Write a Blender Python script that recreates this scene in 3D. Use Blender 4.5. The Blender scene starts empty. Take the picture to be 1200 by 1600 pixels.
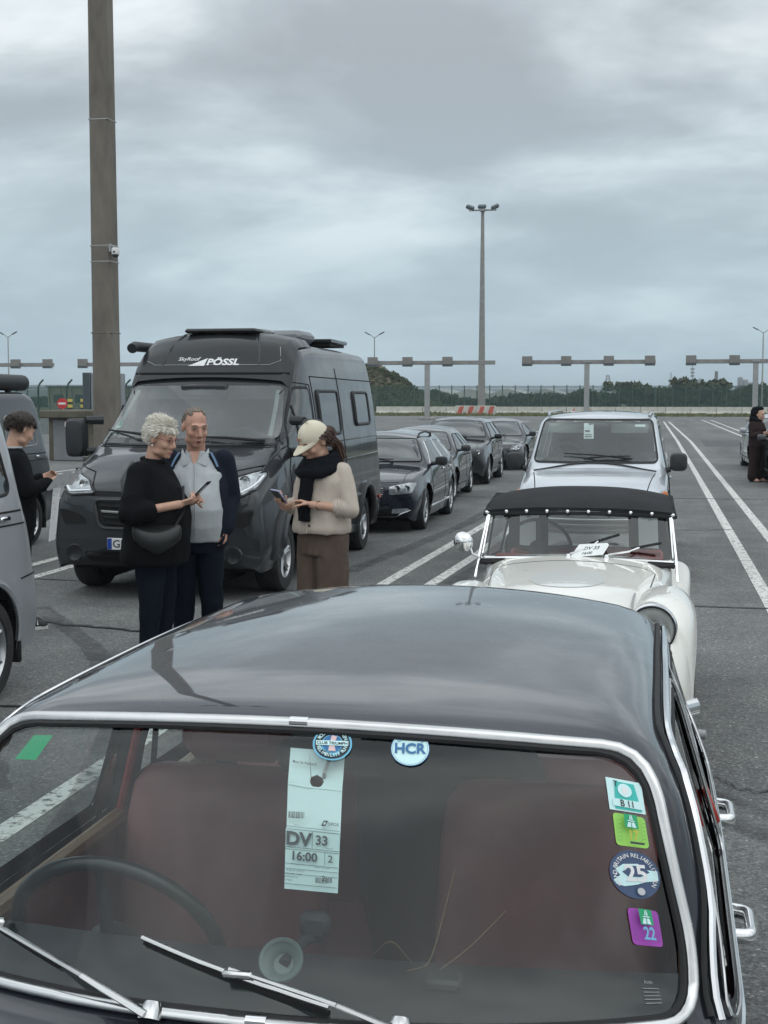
import bpy, bmesh, math, random
from mathutils import Vector, Matrix, noise
from mathutils.bvhtree import BVHTree

R = math.radians
SC = bpy.context.scene
COL = SC.collection

# ---------------------------------------------------------------- camera, sky, sun, exposure
cam = bpy.data.cameras.new('camera')
cam.sensor_fit = 'VERTICAL'; cam.sensor_height = 36.0; cam.lens = 48.0
cam.clip_start = 0.05; cam.clip_end = 6000
cam_o = bpy.data.objects.new('camera', cam); COL.objects.link(cam_o)
cam_o.location = (0, 0, 1.92)
cam_o.rotation_euler = (R(90 - 4.8237), 0, R(11.6556))
SC.camera = cam_o

def build_world():
    w = bpy.data.worlds.new('World'); SC.world = w; w.use_nodes = True
    nt = w.node_tree; N = nt.nodes; L = nt.links; N.clear()
    def nd(t, **k):
        n = N.new(t)
        for a, b in k.items(): setattr(n, a, b)
        return n
    def mth(op, a, b=None, c=None):
        n = nd('ShaderNodeMath', operation=op)
        for i, q in enumerate((a, b, c)):
            if q is None: continue
            if isinstance(q, (int, float)): n.inputs[i].default_value = q
            else: L.new(q, n.inputs[i])
        return n.outputs[0]
    out = nd('ShaderNodeOutputWorld')
    sky = nd('ShaderNodeTexSky', sky_type='NISHITA'); sky.sun_disc = False
    sky.sun_elevation = R(52); sky.sun_rotation = R(150); sky.air_density = 1.2; sky.dust_density = 3.0
    bg1 = nd('ShaderNodeBackground'); bg1.inputs[1].default_value = 0.09
    L.new(sky.outputs[0], bg1.inputs[0])
    tc = nd('ShaderNodeTexCoord'); sp = nd('ShaderNodeSeparateXYZ'); L.new(tc.outputs['Generated'], sp.inputs[0])
    z = mth('MAXIMUM', sp.outputs[2], 0.0)
    zz = mth('ADD', z, 0.30)
    cb = nd('ShaderNodeCombineXYZ')
    L.new(mth('DIVIDE', sp.outputs[0], zz), cb.inputs[0]); L.new(mth('DIVIDE', sp.outputs[1], zz), cb.inputs[1])
    def nz(scale, detail, rough, dist, off):
        mp = nd('ShaderNodeMapping'); mp.inputs['Location'].default_value = off; mp.inputs['Scale'].default_value = (scale * .9, scale * 1.2, 1)
        mp.inputs['Rotation'].default_value = (0, 0, R(-25))
        L.new(cb.outputs[0], mp.inputs[0])
        n = nd('ShaderNodeTexNoise'); n.inputs['Scale'].default_value = 1; n.inputs['Detail'].default_value = detail
        n.inputs['Roughness'].default_value = rough; n.inputs['Distortion'].default_value = dist
        L.new(mp.outputs[0], n.inputs['Vector']); return n.outputs[0]
    n1 = nz(1.5, 5, .52, .3, CLOUD_OFF)
    n2 = nz(4.2, 7, .6, .25, (7.3, 2.1, 1.0))
    s = mth('ADD', mth('MULTIPLY', n1, .80), mth('MULTIPLY', n2, .20))
    rp = nd('ShaderNodeValToRGB'); L.new(s, rp.inputs[0])
    e = rp.color_ramp.elements
    e[0].position = .40; e[0].color = (.39, .43, .465, 1)
    e[1].position = .62; e[1].color = (.90, .95, .975, 1)
    for p, c in ((.455, (.455, .505, .545)), (.50, (.56, .62, .66)), (.55, (.72, .79, .82))):
        q = rp.color_ramp.elements.new(p); q.color = (*c, 1)
    # low cloud base near the horizon reads blue teal, thinner cloud
    hz = nd('ShaderNodeMapRange'); hz.inputs[1].default_value = .0; hz.inputs[2].default_value = .24; hz.inputs[3].default_value = .88; hz.inputs[4].default_value = 0
    L.new(z, hz.inputs[0])
    mx = nd('ShaderNodeMix', data_type='RGBA'); L.new(hz.outputs[0], mx.inputs[0]); L.new(rp.outputs[0], mx.inputs[6]); mx.inputs[7].default_value = (.42, .575, .665, 1)
    # overcast skies brighten towards the zenith
    zg = nd('ShaderNodeMapRange'); zg.inputs[1].default_value = .22; zg.inputs[2].default_value = .8; zg.inputs[3].default_value = 1.0; zg.inputs[4].default_value = 1.75
    L.new(z, zg.inputs[0])
    bg2 = nd('ShaderNodeBackground'); L.new(mx.outputs[2], bg2.inputs[0]); L.new(zg.outputs[0], bg2.inputs[1])
    ms = nd('ShaderNodeMixShader'); ms.inputs[0].default_value = .93
    L.new(bg1.outputs[0], ms.inputs[1]); L.new(bg2.outputs[0], ms.inputs[2]); L.new(ms.outputs[0], out.inputs[0])
CLOUD_OFF = (3.1, 5.2, 0)
build_world()
sun = bpy.data.lights.new('sun', 'SUN'); sun.energy = .6; sun.angle = R(130); sun.color = (1, .97, .93)
sun_o = bpy.data.objects.new('sun', sun); COL.objects.link(sun_o)
sun_o.rotation_euler = (R(38), 0, R(30))
sun_o.location = (0, 0, 60)
SC.view_settings.view_transform = 'Standard'; SC.view_settings.look = 'None'
SC.view_settings.exposure = 0.12; SC.view_settings.gamma = 1.0; SC.view_settings.use_curve_mapping = False
SC.render.engine = 'CYCLES'
SC.cycles.max_bounces = 8; SC.cycles.transparent_max_bounces = 16; SC.cycles.caustics_reflective = False; SC.cycles.caustics_refractive = False
SC.cycles.use_denoising = True

# ---------------------------------------------------------------- materials
MATS = {}
def mat(name, col, rough=.5, metal=0., coat=0., var=0., vs=6., bump=0., bs=40., ior=1.5, emit=None, alpha=1., col2=None, spec=None, ramp=(.35, .65), sheen=0., rvar=0., stretch=None):
    m = bpy.data.materials.new(name); m.use_nodes = True
    nt = m.node_tree; b = nt.nodes['Principled BSDF']; L = nt.links
    b.inputs['Base Color'].default_value = (*col, 1); b.inputs['Roughness'].default_value = rough; b.inputs['Metallic'].default_value = metal
    b.inputs['IOR'].default_value = ior; b.inputs['Alpha'].default_value = alpha
    if coat: b.inputs['Coat Weight'].default_value = coat; b.inputs['Coat Roughness'].default_value = .03; b.inputs['Specular IOR Level'].default_value = .12
    if sheen: b.inputs['Sheen Weight'].default_value = sheen
    if spec is not None: b.inputs['Specular IOR Level'].default_value = spec
    if emit: b.inputs['Emission Color'].default_value = (*emit[0], 1); b.inputs['Emission Strength'].default_value = emit[1]
    if var or col2 or bump or rvar:
        tc = nt.nodes.new('ShaderNodeTexCoord'); src = tc.outputs['Object']
        if stretch:
            mp = nt.nodes.new('ShaderNodeMapping'); mp.inputs['Scale'].default_value = stretch; L.new(src, mp.inputs[0]); src = mp.outputs[0]
    if var or col2 or rvar:
        n = nt.nodes.new('ShaderNodeTexNoise'); n.inputs['Scale'].default_value = vs; n.inputs['Detail'].default_value = 6; n.inputs['Roughness'].default_value = .6
        L.new(src, n.inputs['Vector'])
        r = nt.nodes.new('ShaderNodeValToRGB'); L.new(n.outputs[0], r.inputs[0])
        c2 = col2 or tuple(min(1, c * (1 + var)) for c in col); c1 = col if col2 else tuple(c * (1 - var) for c in col)
        r.color_ramp.elements[0].position = ramp[0]; r.color_ramp.elements[1].position = ramp[1]
        r.color_ramp.elements[0].color = (*c1, 1); r.color_ramp.elements[1].color = (*c2, 1)
        if var or col2: L.new(r.outputs[0], b.inputs['Base Color'])
        if rvar:
            mr = nt.nodes.new('ShaderNodeMapRange'); L.new(n.outputs[0], mr.inputs[0]); mr.inputs[1].default_value = .3; mr.inputs[2].default_value = .7
            mr.inputs[3].default_value = max(0, rough - rvar); mr.inputs[4].default_value = rough + rvar; L.new(mr.outputs[0], b.inputs['Roughness'])
    if bump:
        n2 = nt.nodes.new('ShaderNodeTexNoise'); n2.inputs['Scale'].default_value = bs; n2.inputs['Detail'].default_value = 4
        L.new(src, n2.inputs['Vector'])
        bp = nt.nodes.new('ShaderNodeBump'); bp.inputs['Strength'].default_value = bump; bp.inputs['Distance'].default_value = .01
        L.new(n2.outputs[0], bp.inputs['Height']); L.new(bp.outputs[0], b.inputs['Normal'])
    MATS[name] = m
    return m
def glass(name, tint, ior=1.5, rough=0.0, veil=0.0, vcol=(.5, .55, .55)):
    m = bpy.data.materials.new(name); m.use_nodes = True; nt = m.node_tree; N = nt.nodes; L = nt.links; N.clear()
    o = N.new('ShaderNodeOutputMaterial'); tr = N.new('ShaderNodeBsdfTransparent'); tr.inputs[0].default_value = (*tint, 1)
    gl = N.new('ShaderNodeBsdfGlossy'); gl.inputs['Roughness'].default_value = rough; gl.inputs[0].default_value = (1, 1, 1, 1)
    # thin sheet: same reflectance from both sides (Schlick)
    ge = N.new('ShaderNodeNewGeometry'); dt = N.new('ShaderNodeVectorMath'); dt.operation = 'DOT_PRODUCT'; L.new(ge.outputs['Normal'], dt.inputs[0]); L.new(ge.outputs['Incoming'], dt.inputs[1])
    def mth(op, a, b=None):
        n = N.new('ShaderNodeMath'); n.operation = op
        for i, q in enumerate((a, b)):
            if q is None: continue
            if isinstance(q, (int, float)): n.inputs[i].default_value = q
            else: L.new(q, n.inputs[i])
        return n.outputs[0]
    f0 = ((ior - 1) / (ior + 1)) ** 2
    fr = mth('ADD', f0, mth('MULTIPLY', 1 - f0, mth('POWER', mth('SUBTRACT', 1.0, mth('ABSOLUTE', dt.outputs['Value'])), 5.0)))
    mx = N.new('ShaderNodeMixShader'); L.new(fr, mx.inputs[0]); L.new(tr.outputs[0], mx.inputs[1]); L.new(gl.outputs[0], mx.inputs[2])
    last = mx.outputs[0]
    if veil:   # pale diffuse layer that paints the sky's reflection into the pane
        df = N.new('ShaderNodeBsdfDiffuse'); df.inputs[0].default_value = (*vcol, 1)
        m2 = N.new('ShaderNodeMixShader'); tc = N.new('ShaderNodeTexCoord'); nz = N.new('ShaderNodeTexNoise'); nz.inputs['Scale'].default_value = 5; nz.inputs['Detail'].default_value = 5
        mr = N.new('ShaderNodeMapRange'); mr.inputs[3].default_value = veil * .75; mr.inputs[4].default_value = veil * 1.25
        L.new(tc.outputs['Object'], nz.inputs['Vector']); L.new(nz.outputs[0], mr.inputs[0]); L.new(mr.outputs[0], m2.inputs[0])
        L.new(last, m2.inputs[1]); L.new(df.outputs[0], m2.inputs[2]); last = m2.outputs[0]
    L.new(last, o.inputs[0]); MATS[name] = m
    return m

# ---------------------------------------------------------------- mesh helpers
class MB:
    """collects shapes, builds ONE mesh object"""
    def __init__(s, M=None): s.v = []; s.f = []; s.m = []; s.M = M
    def add(s, vs, fs, mi=0, M=None):
        o = len(s.v); T = M if M is not None else s.M
        s.v += [tuple(T @ Vector(p)) if T is not None else tuple(p) for p in vs]
        s.f += [tuple(i + o for i in f) for f in fs]; s.m += [mi] * len(fs); return s
    def box(s, c, d, b=0., mi=0, M=None, rz=0):
        hx, hy, hz = d[0] / 2, d[1] / 2, d[2] / 2
        b = min(b, hx * .95, hy * .95, hz * .95)
        cr, sr = math.cos(rz), math.sin(rz)
        def W(x, y, z): return (c[0] + x * cr - y * sr, c[1] + x * sr + y * cr, c[2] + z)
        if b <= 0:
            vs = [W(x, y, z) for x in (-hx, hx) for y in (-hy, hy) for z in (-hz, hz)]
            fs = [(0, 1, 3, 2), (4, 6, 7, 5), (0, 4, 5, 1), (2, 3, 7, 6), (0, 2, 6, 4), (1, 5, 7, 3)]
            return s.add(vs, fs, mi, M)
        vs = []; idx = {}
        for sx in (-1, 1):
            for sy in (-1, 1):
                for sz in (-1, 1):
                    for a in range(3):
                        p = [sx * (hx - b), sy * (hy - b), sz * (hz - b)]; p[a] += (sx, sy, sz)[a] * b
                        idx[(sx, sy, sz, a)] = len(vs); vs.append(W(*p))
        fs = []
        for a in range(3):
            o1, o2 = (a + 1) % 3, (a + 2) % 3
            for sg in (-1, 1):
                q = []
                for (u, w) in ((-1, -1), (1, -1), (1, 1), (-1, 1)):
                    k = [0, 0, 0]; k[a] = sg; k[o1] = u; k[o2] = w; q.append(idx[(*k, a)])
                fs.append(tuple(q if sg > 0 else q[::-1]))
            for u in (-1, 1):
                for w in (-1, 1):
                    k0 = [0, 0, 0]; k1 = [0, 0, 0]; k0[a] = -1; k1[a] = 1; k0[o1] = k1[o1] = u; k0[o2] = k1[o2] = w
                    q = [idx[(*k0, o1)], idx[(*k1, o1)], idx[(*k1, o2)], idx[(*k0, o2)]]
                    fs.append(tuple(q if u * w < 0 else q[::-1]))
        for sx in (-1, 1):
            for sy in (-1, 1):
                for sz in (-1, 1):
                    t = [idx[(sx, sy, sz, a)] for a in range(3)]
                    fs.append(tuple(t if sx * sy * sz > 0 else t[::-1]))
        return s.add(vs, fs, mi, M)
    def tube(s, pts, r, n=8, closed=False, caps=True, mi=0, M=None, flat=1.0, up=None):
        P = [Vector(p) for p in pts]; k = len(P)
        if k < 2: return s
        rr = r if isinstance(r, (list, tuple)) else [r] * k
        T = []
        for i in range(k):
            a = P[(i - 1) % k] if (closed or i) else P[0]; b = P[(i + 1) % k] if (closed or i < k - 1) else P[-1]
            t = b - a
            T.append(t.normalized() if t.length > 1e-9 else Vector((0, 0, 1)))
        u0 = Vector(up) if up else (Vector((0, 0, 1)) if abs(T[0].z) < .9 else Vector((1, 0, 0)))
        u = (u0 - T[0] * u0.dot(T[0])).normalized()
        vs = []
        for i in range(k):
            if i:
                u = (u - T[i] * u.dot(T[i]))
                u = u.normalized() if u.length > 1e-6 else T[i].orthogonal().normalized()
            w = T[i].cross(u)
            for j in range(n):
                an = 2 * math.pi * j / n
                vs.append(P[i] + (u * math.cos(an) * flat + w * math.sin(an)) * rr[i])
        fs = []
        for i in range(k if closed else k - 1):
            a, b = i * n, ((i + 1) % k) * n
            for j in range(n): fs.append((a + j, a + (j + 1) % n, b + (j + 1) % n, b + j))
        if caps and not closed:
            fs.append(tuple(range(n - 1, -1, -1))); fs.append(tuple((k - 1) * n + j for j in range(n)))
        return s.add(vs, fs, mi, M)
    def lathe(s, prof, n=24, mi=0, M=None, ang=2 * math.pi):
        """profile [(r, z)] about local z"""
        vs = []; fs = []; k = len(prof); full = abs(ang - 2 * math.pi) < 1e-6; nn = n if full else n + 1
        for i in range(nn):
            a = ang * i / n
            for r, z in prof: vs.append((r * math.cos(a), r * math.sin(a), z))
        for i in range(n):
            j = (i + 1) % nn
            for q in range(k - 1): fs.append((i * k + q, j * k + q, j * k + q + 1, i * k + q + 1))
        return s.add(vs, fs, mi, M)
    def loft(s, rings, mi=0, closed=True, caps=False, M=None):
        k = len(rings[0]); vs = [p for r in rings for p in r]; fs = []
        for i in range(len(rings) - 1):
            for j in range(k if closed else k - 1):
                j2 = (j + 1) % k
                fs.append((i * k + j, i * k + j2, (i + 1) * k + j2, (i + 1) * k + j))
        if caps: fs.append(tuple(range(k - 1, -1, -1))); fs.append(tuple((len(rings) - 1) * k + j for j in range(k)))
        return s.add(vs, fs, mi, M)
    def ell(s, c, r, n=14, m=10, mi=0, M=None, rot=None):
        vs = []; fs = []
        Q = rot or Matrix.Identity(3)
        for i in range(m + 1):
            t = math.pi * i / m
            for j in range(n):
                a = 2 * math.pi * j / n
                p = Q @ Vector((r[0] * math.sin(t) * math.cos(a), r[1] * math.sin(t) * math.sin(a), r[2] * math.cos(t)))
                vs.append((c[0] + p.x, c[1] + p.y, c[2] + p.z))
        for i in range(m):
            for j in range(n): fs.append((i * n + j, (i + 1) * n + j, (i + 1) * n + (j + 1) % n, i * n + (j + 1) % n))
        return s.add(vs, fs, mi, M)
    def ext(s, poly, z0, z1, mi=0, M=None):
        """prism of a 2D polygon (x, y)"""
        n = len(poly); vs = [(x, y, z0) for x, y in poly] + [(x, y, z1) for x, y in poly]
        fs = [tuple(range(n - 1, -1, -1)), tuple(range(n, 2 * n))] + [(i, (i + 1) % n, n + (i + 1) % n, n + i) for i in range(n)]
        return s.add(vs, fs, mi, M)
    def build(s, name, mats, parent=None, ang=38, recalc=True, loc=None):
        me = bpy.data.meshes.new(name); me.from_pydata(s.v, [], s.f)
        if not isinstance(mats, (list, tuple)): mats = [mats]
        for m in mats: me.materials.append(MATS[m] if isinstance(m, str) else m)
        me.polygons.foreach_set('material_index', s.m)
        if recalc:
            bm = bmesh.new(); bm.from_mesh(me); bmesh.ops.remove_doubles(bm, verts=bm.verts, dist=1e-5)
            bmesh.ops.recalc_face_normals(bm, faces=bm.faces); bm.to_mesh(me); bm.free()
        smooth(me, ang)
        o = bpy.data.objects.new(name, me); COL.objects.link(o)
        if parent is not None: o.parent = parent
        if loc: o.location = loc
        return o
def smooth(me, ang=38):
    me.polygons.foreach_set('use_smooth', [True] * len(me.polygons))
    me.set_sharp_from_angle(angle=R(ang)); me.update()
def tag(o, label, cat, group=None, kind=None):
    if label: o['label'] = label
    if cat: o['category'] = cat
    if group: o['group'] = group
    if kind: o['kind'] = kind
    return o
def thing(name, label, cat, loc=(0, 0, 0), rz=0, group=None):
    o = bpy.data.objects.new(name, None); COL.objects.link(o); o.location = loc; o.rotation_euler = (0, 0, rz); o.empty_display_size = .2
    return tag(o, label, cat, group)
def dup(root, loc=None, rz=None, label=None, parent=None):
    r = root.copy(); COL.objects.link(r)
    if parent is not None: r.parent = parent
    if loc is not None: r.location = loc
    if rz is not None: r.rotation_euler = (0, 0, rz)
    if label: r['label'] = label
    for ch in list(root.children): dup(ch, parent=r)
    return r
def struct(o): o['kind'] = 'structure'; return o
def frame(o, x, y, z=None):
    """4x4 with origin o, x axis, y axis (z = x cross y)"""
    x = Vector(x).normalized(); y = Vector(y); y = (y - x * y.dot(x)).normalized(); z = x.cross(y)
    return Matrix(((x.x, y.x, z.x, o[0]), (x.y, y.y, z.y, o[1]), (x.z, y.z, z.z, o[2]), (0, 0, 0, 1)))
AX = {'x': Matrix.Rotation(R(90), 4, 'Y'), 'y': Matrix.Rotation(R(-90), 4, 'X')}
def textgeo(txt, size=1., bold=0., align='CENTER', shear=0., space=1., res=3):
    """flat letters as (verts, faces) in the xy plane"""
    c = bpy.data.curves.new('t', 'FONT'); c.body = txt; c.size = size; c.align_x = align; c.align_y = 'CENTER'; c.offset = bold; c.shear = shear; c.space_character = space; c.resolution_u = res
    o = bpy.data.objects.new('t', c); COL.objects.link(o)
    dg = bpy.context.evaluated_depsgraph_get(); me = bpy.data.meshes.new_from_object(o.evaluated_get(dg))
    vs = [tuple(v.co) for v in me.vertices]; fs = [tuple(p.vertices) for p in me.polygons]
    bpy.data.objects.remove(o); bpy.data.curves.remove(c); bpy.data.meshes.remove(me)
    return vs, fs
def pchip(xs, ys):
    n = len(xs)
    if n == 1: return lambda x: ys[0]
    h = [xs[i + 1] - xs[i] for i in range(n - 1)]; d = [(ys[i + 1] - ys[i]) / h[i] for i in range(n - 1)]
    m = [0.] * n; m[0] = d[0]; m[-1] = d[-1]
    for i in range(1, n - 1):
        if d[i - 1] * d[i] > 0:
            w1 = 2 * h[i] + h[i - 1]; w2 = h[i] + 2 * h[i - 1]; m[i] = (w1 + w2) / (w1 / d[i - 1] + w2 / d[i])
    def f(x):
        if x <= xs[0]: return ys[0]
        if x >= xs[-1]: return ys[-1]
        lo, hi = 0, n - 1
        while hi - lo > 1:
            k = (lo + hi) // 2
            if xs[k] <= x: lo = k
            else: hi = k
        t = (x - xs[lo]) / h[lo]; t2 = t * t; t3 = t2 * t
        return (2 * t3 - 3 * t2 + 1) * ys[lo] + (t3 - 2 * t2 + t) * h[lo] * m[lo] + (-2 * t3 + 3 * t2) * ys[lo + 1] + (t3 - t2) * h[lo] * m[lo + 1]
    return f
def spath(pts, n):
    d = [0.]
    for i in range(1, len(pts)): d.append(d[-1] + (Vector(pts[i]) - Vector(pts[i - 1])).length)
    f = [pchip(d, [p[k] for p in pts]) for k in range(len(pts[0]))]
    return [tuple(g(d[-1] * i / n) for g in f) for i in range(n + 1)]
def rpoly(pts, r, n=5):
    """round the corners of a closed 2D polygon"""
    out = []; k = len(pts); rr = r if isinstance(r, (list, tuple)) else [r] * k
    for i in range(k):
        p = Vector(pts[i]); a = Vector(pts[i - 1]); b = Vector(pts[(i + 1) % k])
        q = min(rr[i], (a - p).length * .49, (b - p).length * .49)
        if q < 1e-4: out.append(tuple(p)); continue
        s = p + (a - p).normalized() * q; e = p + (b - p).normalized() * q
        for j in range(n + 1):
            t = j / n; out.append(tuple(s * (1 - t) ** 2 + p * 2 * t * (1 - t) + e * t * t))
    return out
def resamp(pts, step, closed=True):
    out = []; k = len(pts)
    for i in range(k if closed else k - 1):
        a = Vector(pts[i]); b = Vector(pts[(i + 1) % k]); m = max(1, int(math.ceil((b - a).length / step)))
        for j in range(m): out.append(tuple(a + (b - a) * j / m))
    if not closed: out.append(tuple(pts[-1]))
    return out
def inpoly(x, y, poly):
    c = False; j = len(poly) - 1
    for i in range(len(poly)):
        if (poly[i][1] > y) != (poly[j][1] > y) and x < (poly[j][0] - poly[i][0]) * (y - poly[i][1]) / (poly[j][1] - poly[i][1]) + poly[i][0]: c = not c
        j = i
    return c

# ---------------------------------------------------------------- the palette
mat('concrete', (.30, .285, .26), .9, var=.22, vs=3, bump=.4, bs=30)
mat('pole_concrete', (.128, .112, .094), .9, col2=(.20, .178, .15), vs=2.2, bump=.5, bs=18, stretch=(1, 1, .35))
mat('pale_concrete', (.55, .54, .50), .9, var=.2, vs=1.4, bump=.3, bs=12)
mat('galv', (.33, .335, .33), .55, .3, var=.12, vs=4)
mat('gantry_steel', (.25, .245, .235), .6, .1, var=.12, vs=3)
mat('sign_box', (.215, .205, .19), .6, .1, var=.1, vs=2)
mat('fence_green', (.035, .075, .06), .6)
mat('rubber', (.016, .016, .017), .75, bump=.15, bs=80)
mat('tyre', (.022, .022, .023), .82, var=.3, vs=9, bump=.3, bs=60)
mat('black_plastic', (.022, .023, .025), .55, bump=.06, bs=200)
mat('dark_gap', (.006, .006, .007), .9)
mat('underbody', (.012, .012, .013), .9)
mat('chrome', (.80, .80, .80), .09, 1., rvar=.05, vs=30)
mat('trim_steel', (.58, .58, .575), .2, 1., rvar=.1, vs=22, var=.06)
mat('alloy', (.46, .47, .48), .32, .9)
mat('dark_alloy', (.05, .05, .055), .35, .7)
mat('mirror_glass', (.7, .72, .74), .03, 1.)
mat('lamp_clear', (.36, .385, .40), .12, .5, coat=1., var=.25, vs=26)
mat('lamp_inner', (.75, .77, .78), .1, 1.)
mat('lamp_black', (.02, .021, .023), .25, coat=.6)
mat('lamp_drl', (.9, .92, .95), .2)
mat('amber', (.55, .17, .03), .2, coat=1.)
mat('red_lens', (.42, .03, .015), .22, coat=1.)
mat('white_paint_plate', (.75, .75, .73), .4)
mat('plate_black', (.012, .012, .013), .5)
mat('plate_blue', (.01, .05, .30), .45)
mat('paper', (.82, .84, .83), .75, var=.04, vs=8)
mat('ink', (.03, .035, .04), .7)
mat('print_white', (.78, .78, .78), .5)
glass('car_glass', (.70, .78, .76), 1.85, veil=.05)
glass('lens_glass', (.95, .97, .97), 1.45)
mat('dark_glass', (.012, .015, .016), .03, ior=1.75)
mat('tint_glass', (.03, .04, .042), .03, ior=2.1)
mat('cabin_dark', (.035, .036, .038), .85)
mat('cabin_grey', (.12, .125, .125), .85)
mat('cabin_light', (.36, .37, .35), .9)
mat('seat_grey', (.06, .062, .065), .9)

# ---------------------------------------------------------------- ground
def node_mat(name):
    m = bpy.data.materials.new(name); m.use_nodes = True; MATS[name] = m
    return m, m.node_tree, m.node_tree.nodes['Principled BSDF']
def asphalt_mat():
    m, nt, b = node_mat('asphalt'); N = nt.nodes; L = nt.links
    tc = N.new('ShaderNodeTexCoord')
    def noise_(sc, det, ro=.6, src=None):
        n = N.new('ShaderNodeTexNoise'); n.inputs['Scale'].default_value = sc; n.inputs['Detail'].default_value = det; n.inputs['Roughness'].default_value = ro
        L.new(src or tc.outputs['Object'], n.inputs['Vector']); return n.outputs[0]
    def ramp(fac, stops):
        r = N.new('ShaderNodeValToRGB'); L.new(fac, r.inputs[0]); e = r.color_ramp.elements
        e[0].position, e[0].color = stops[0][0], (*stops[0][1], 1); e[1].position, e[1].color = stops[-1][0], (*stops[-1][1], 1)
        for p, c in stops[1:-1]: e.new(p).color = (*c, 1)
        return r.outputs[0]
    def mul(a, c, f=1.):
        x = N.new('ShaderNodeMix'); x.data_type = 'RGBA'; x.blend_type = 'MULTIPLY'; x.inputs[0].default_value = f
        L.new(a, x.inputs[6]); L.new(c, x.inputs[7]); return x.outputs[2]
    agg = N.new('ShaderNodeTexVoronoi'); agg.inputs['Scale'].default_value = 75; L.new(tc.outputs['Object'], agg.inputs['Vector'])
    stone = ramp(agg.outputs['Color'], [(.1, (.105, .107, .106)), (.55, (.165, .167, .165)), (.86, (.235, .237, .23)), (.97, (.42, .415, .395))])
    fine = ramp(noise_(190, 3), [(.3, (.6, .6, .6)), (.7, (1.3, 1.3, 1.3))])
    mid = ramp(noise_(1.3, 5), [(.3, (.76, .77, .78)), (.7, (1.16, 1.15, 1.13))])
    mp = N.new('ShaderNodeMapping'); mp.inputs['Scale'].default_value = (1.1, .07, 1); L.new(tc.outputs['Object'], mp.inputs[0])
    lane = ramp(noise_(1, 4, .55, mp.outputs[0]), [(.3, (.78, .78, .79)), (.52, (1, 1, 1)), (.75, (1.12, 1.12, 1.1))])
    big = ramp(noise_(.09, 3), [(.35, (.85, .86, .87)), (.7, (1.12, 1.11, 1.1))])
    spots = ramp(noise_(.55, 6, .7), [(.28, (.62, .62, .63)), (.36, (1, 1, 1)), (.66, (1, 1, 1)), (.74, (1.12, 1.12, 1.1))])
    col = mul(mul(mul(mul(mul(stone, fine), mid), lane), big), spots)
    L.new(col, b.inputs['Base Color']); b.inputs['Roughness'].default_value = .88; b.inputs['Specular IOR Level'].default_value = .35
    bp = N.new('ShaderNodeBump'); bp.inputs['Strength'].default_value = .55; bp.inputs['Distance'].default_value = .006
    L.new(agg.outputs['Distance'], bp.inputs['Height']); L.new(bp.outputs[0], b.inputs['Normal'])
asphalt_mat()
mat('field', (.075, .085, .045), .95, col2=(.13, .125, .075), vs=.05, bump=.4, bs=2)
def worn_mat(name, col, lo, hi, sc, rough=.75):
    m, nt, b = node_mat(name); N = nt.nodes; L = nt.links
    b.inputs['Base Color'].default_value = (*col, 1); b.inputs['Roughness'].default_value = rough
    tc = N.new('ShaderNodeTexCoord'); n = N.new('ShaderNodeTexNoise'); n.inputs['Scale'].default_value = sc; n.inputs['Detail'].default_value = 8; n.inputs['Roughness'].default_value = .75
    L.new(tc.outputs['Object'], n.inputs['Vector'])
    mr = N.new('ShaderNodeMapRange'); mr.inputs[1].default_value = lo; mr.inputs[2].default_value = hi; mr.clamp = True
    L.new(n.outputs[0], mr.inputs[0]); L.new(mr.outputs[0], b.inputs['Alpha'])
worn_mat('road_paint', (.66, .655, .62), .37, .50, 16)
worn_mat('old_paint', (.30, .30, .285), .42, .62, 5)
worn_mat('tyre_mark', (.035, .036, .037), .32, 1.0, 3.2)
worn_mat('tar', (.022, .022, .023), .24, .36, 6, .6)

def sheet(x0, x1, y0, y1, z, name, m, nx=1, ny=1):
    mb = MB(); vs = [(x0 + (x1 - x0) * i / nx, y0 + (y1 - y0) * j / ny, z) for j in range(ny + 1) for i in range(nx + 1)]
    mb.add(vs, [(j * (nx + 1) + i, j * (nx + 1) + i + 1, (j + 1) * (nx + 1) + i + 1, (j + 1) * (nx + 1) + i) for j in range(ny) for i in range(nx)])
    return mb.build(name, m, recalc=False)
ground = struct(sheet(-3500, 3500, -400, 5500, -.05, 'ground', 'field'))
lot = struct(sheet(-130, 130, -30, 136, 0, 'asphalt', 'asphalt'))
def strip(pts, w, name, m, z, parent=lot, jit=0., seed=0):
    rnd = random.Random(seed); P = [Vector((*p, 0)) for p in pts]; vs = []; fs = []
    for i, p in enumerate(P):
        t = (P[min(i + 1, len(P) - 1)] - P[max(i - 1, 0)]).normalized(); n = Vector((-t.y, t.x, 0)); ww = w * (1 + rnd.uniform(-jit, jit)) / 2
        a = p + n * ww; b = p - n * ww; vs += [(a.x, a.y, z), (b.x, b.y, z)]
        if i: fs.append((2 * i - 2, 2 * i - 1, 2 * i + 1, 2 * i))
    return MB().add(vs, fs).build(name, m, parent, recalc=False)
def line(pts, w=.125, m='road_paint', z=.004): return strip(resamp(pts, 3., False), w, 'lane_marking', m, z)
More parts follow.
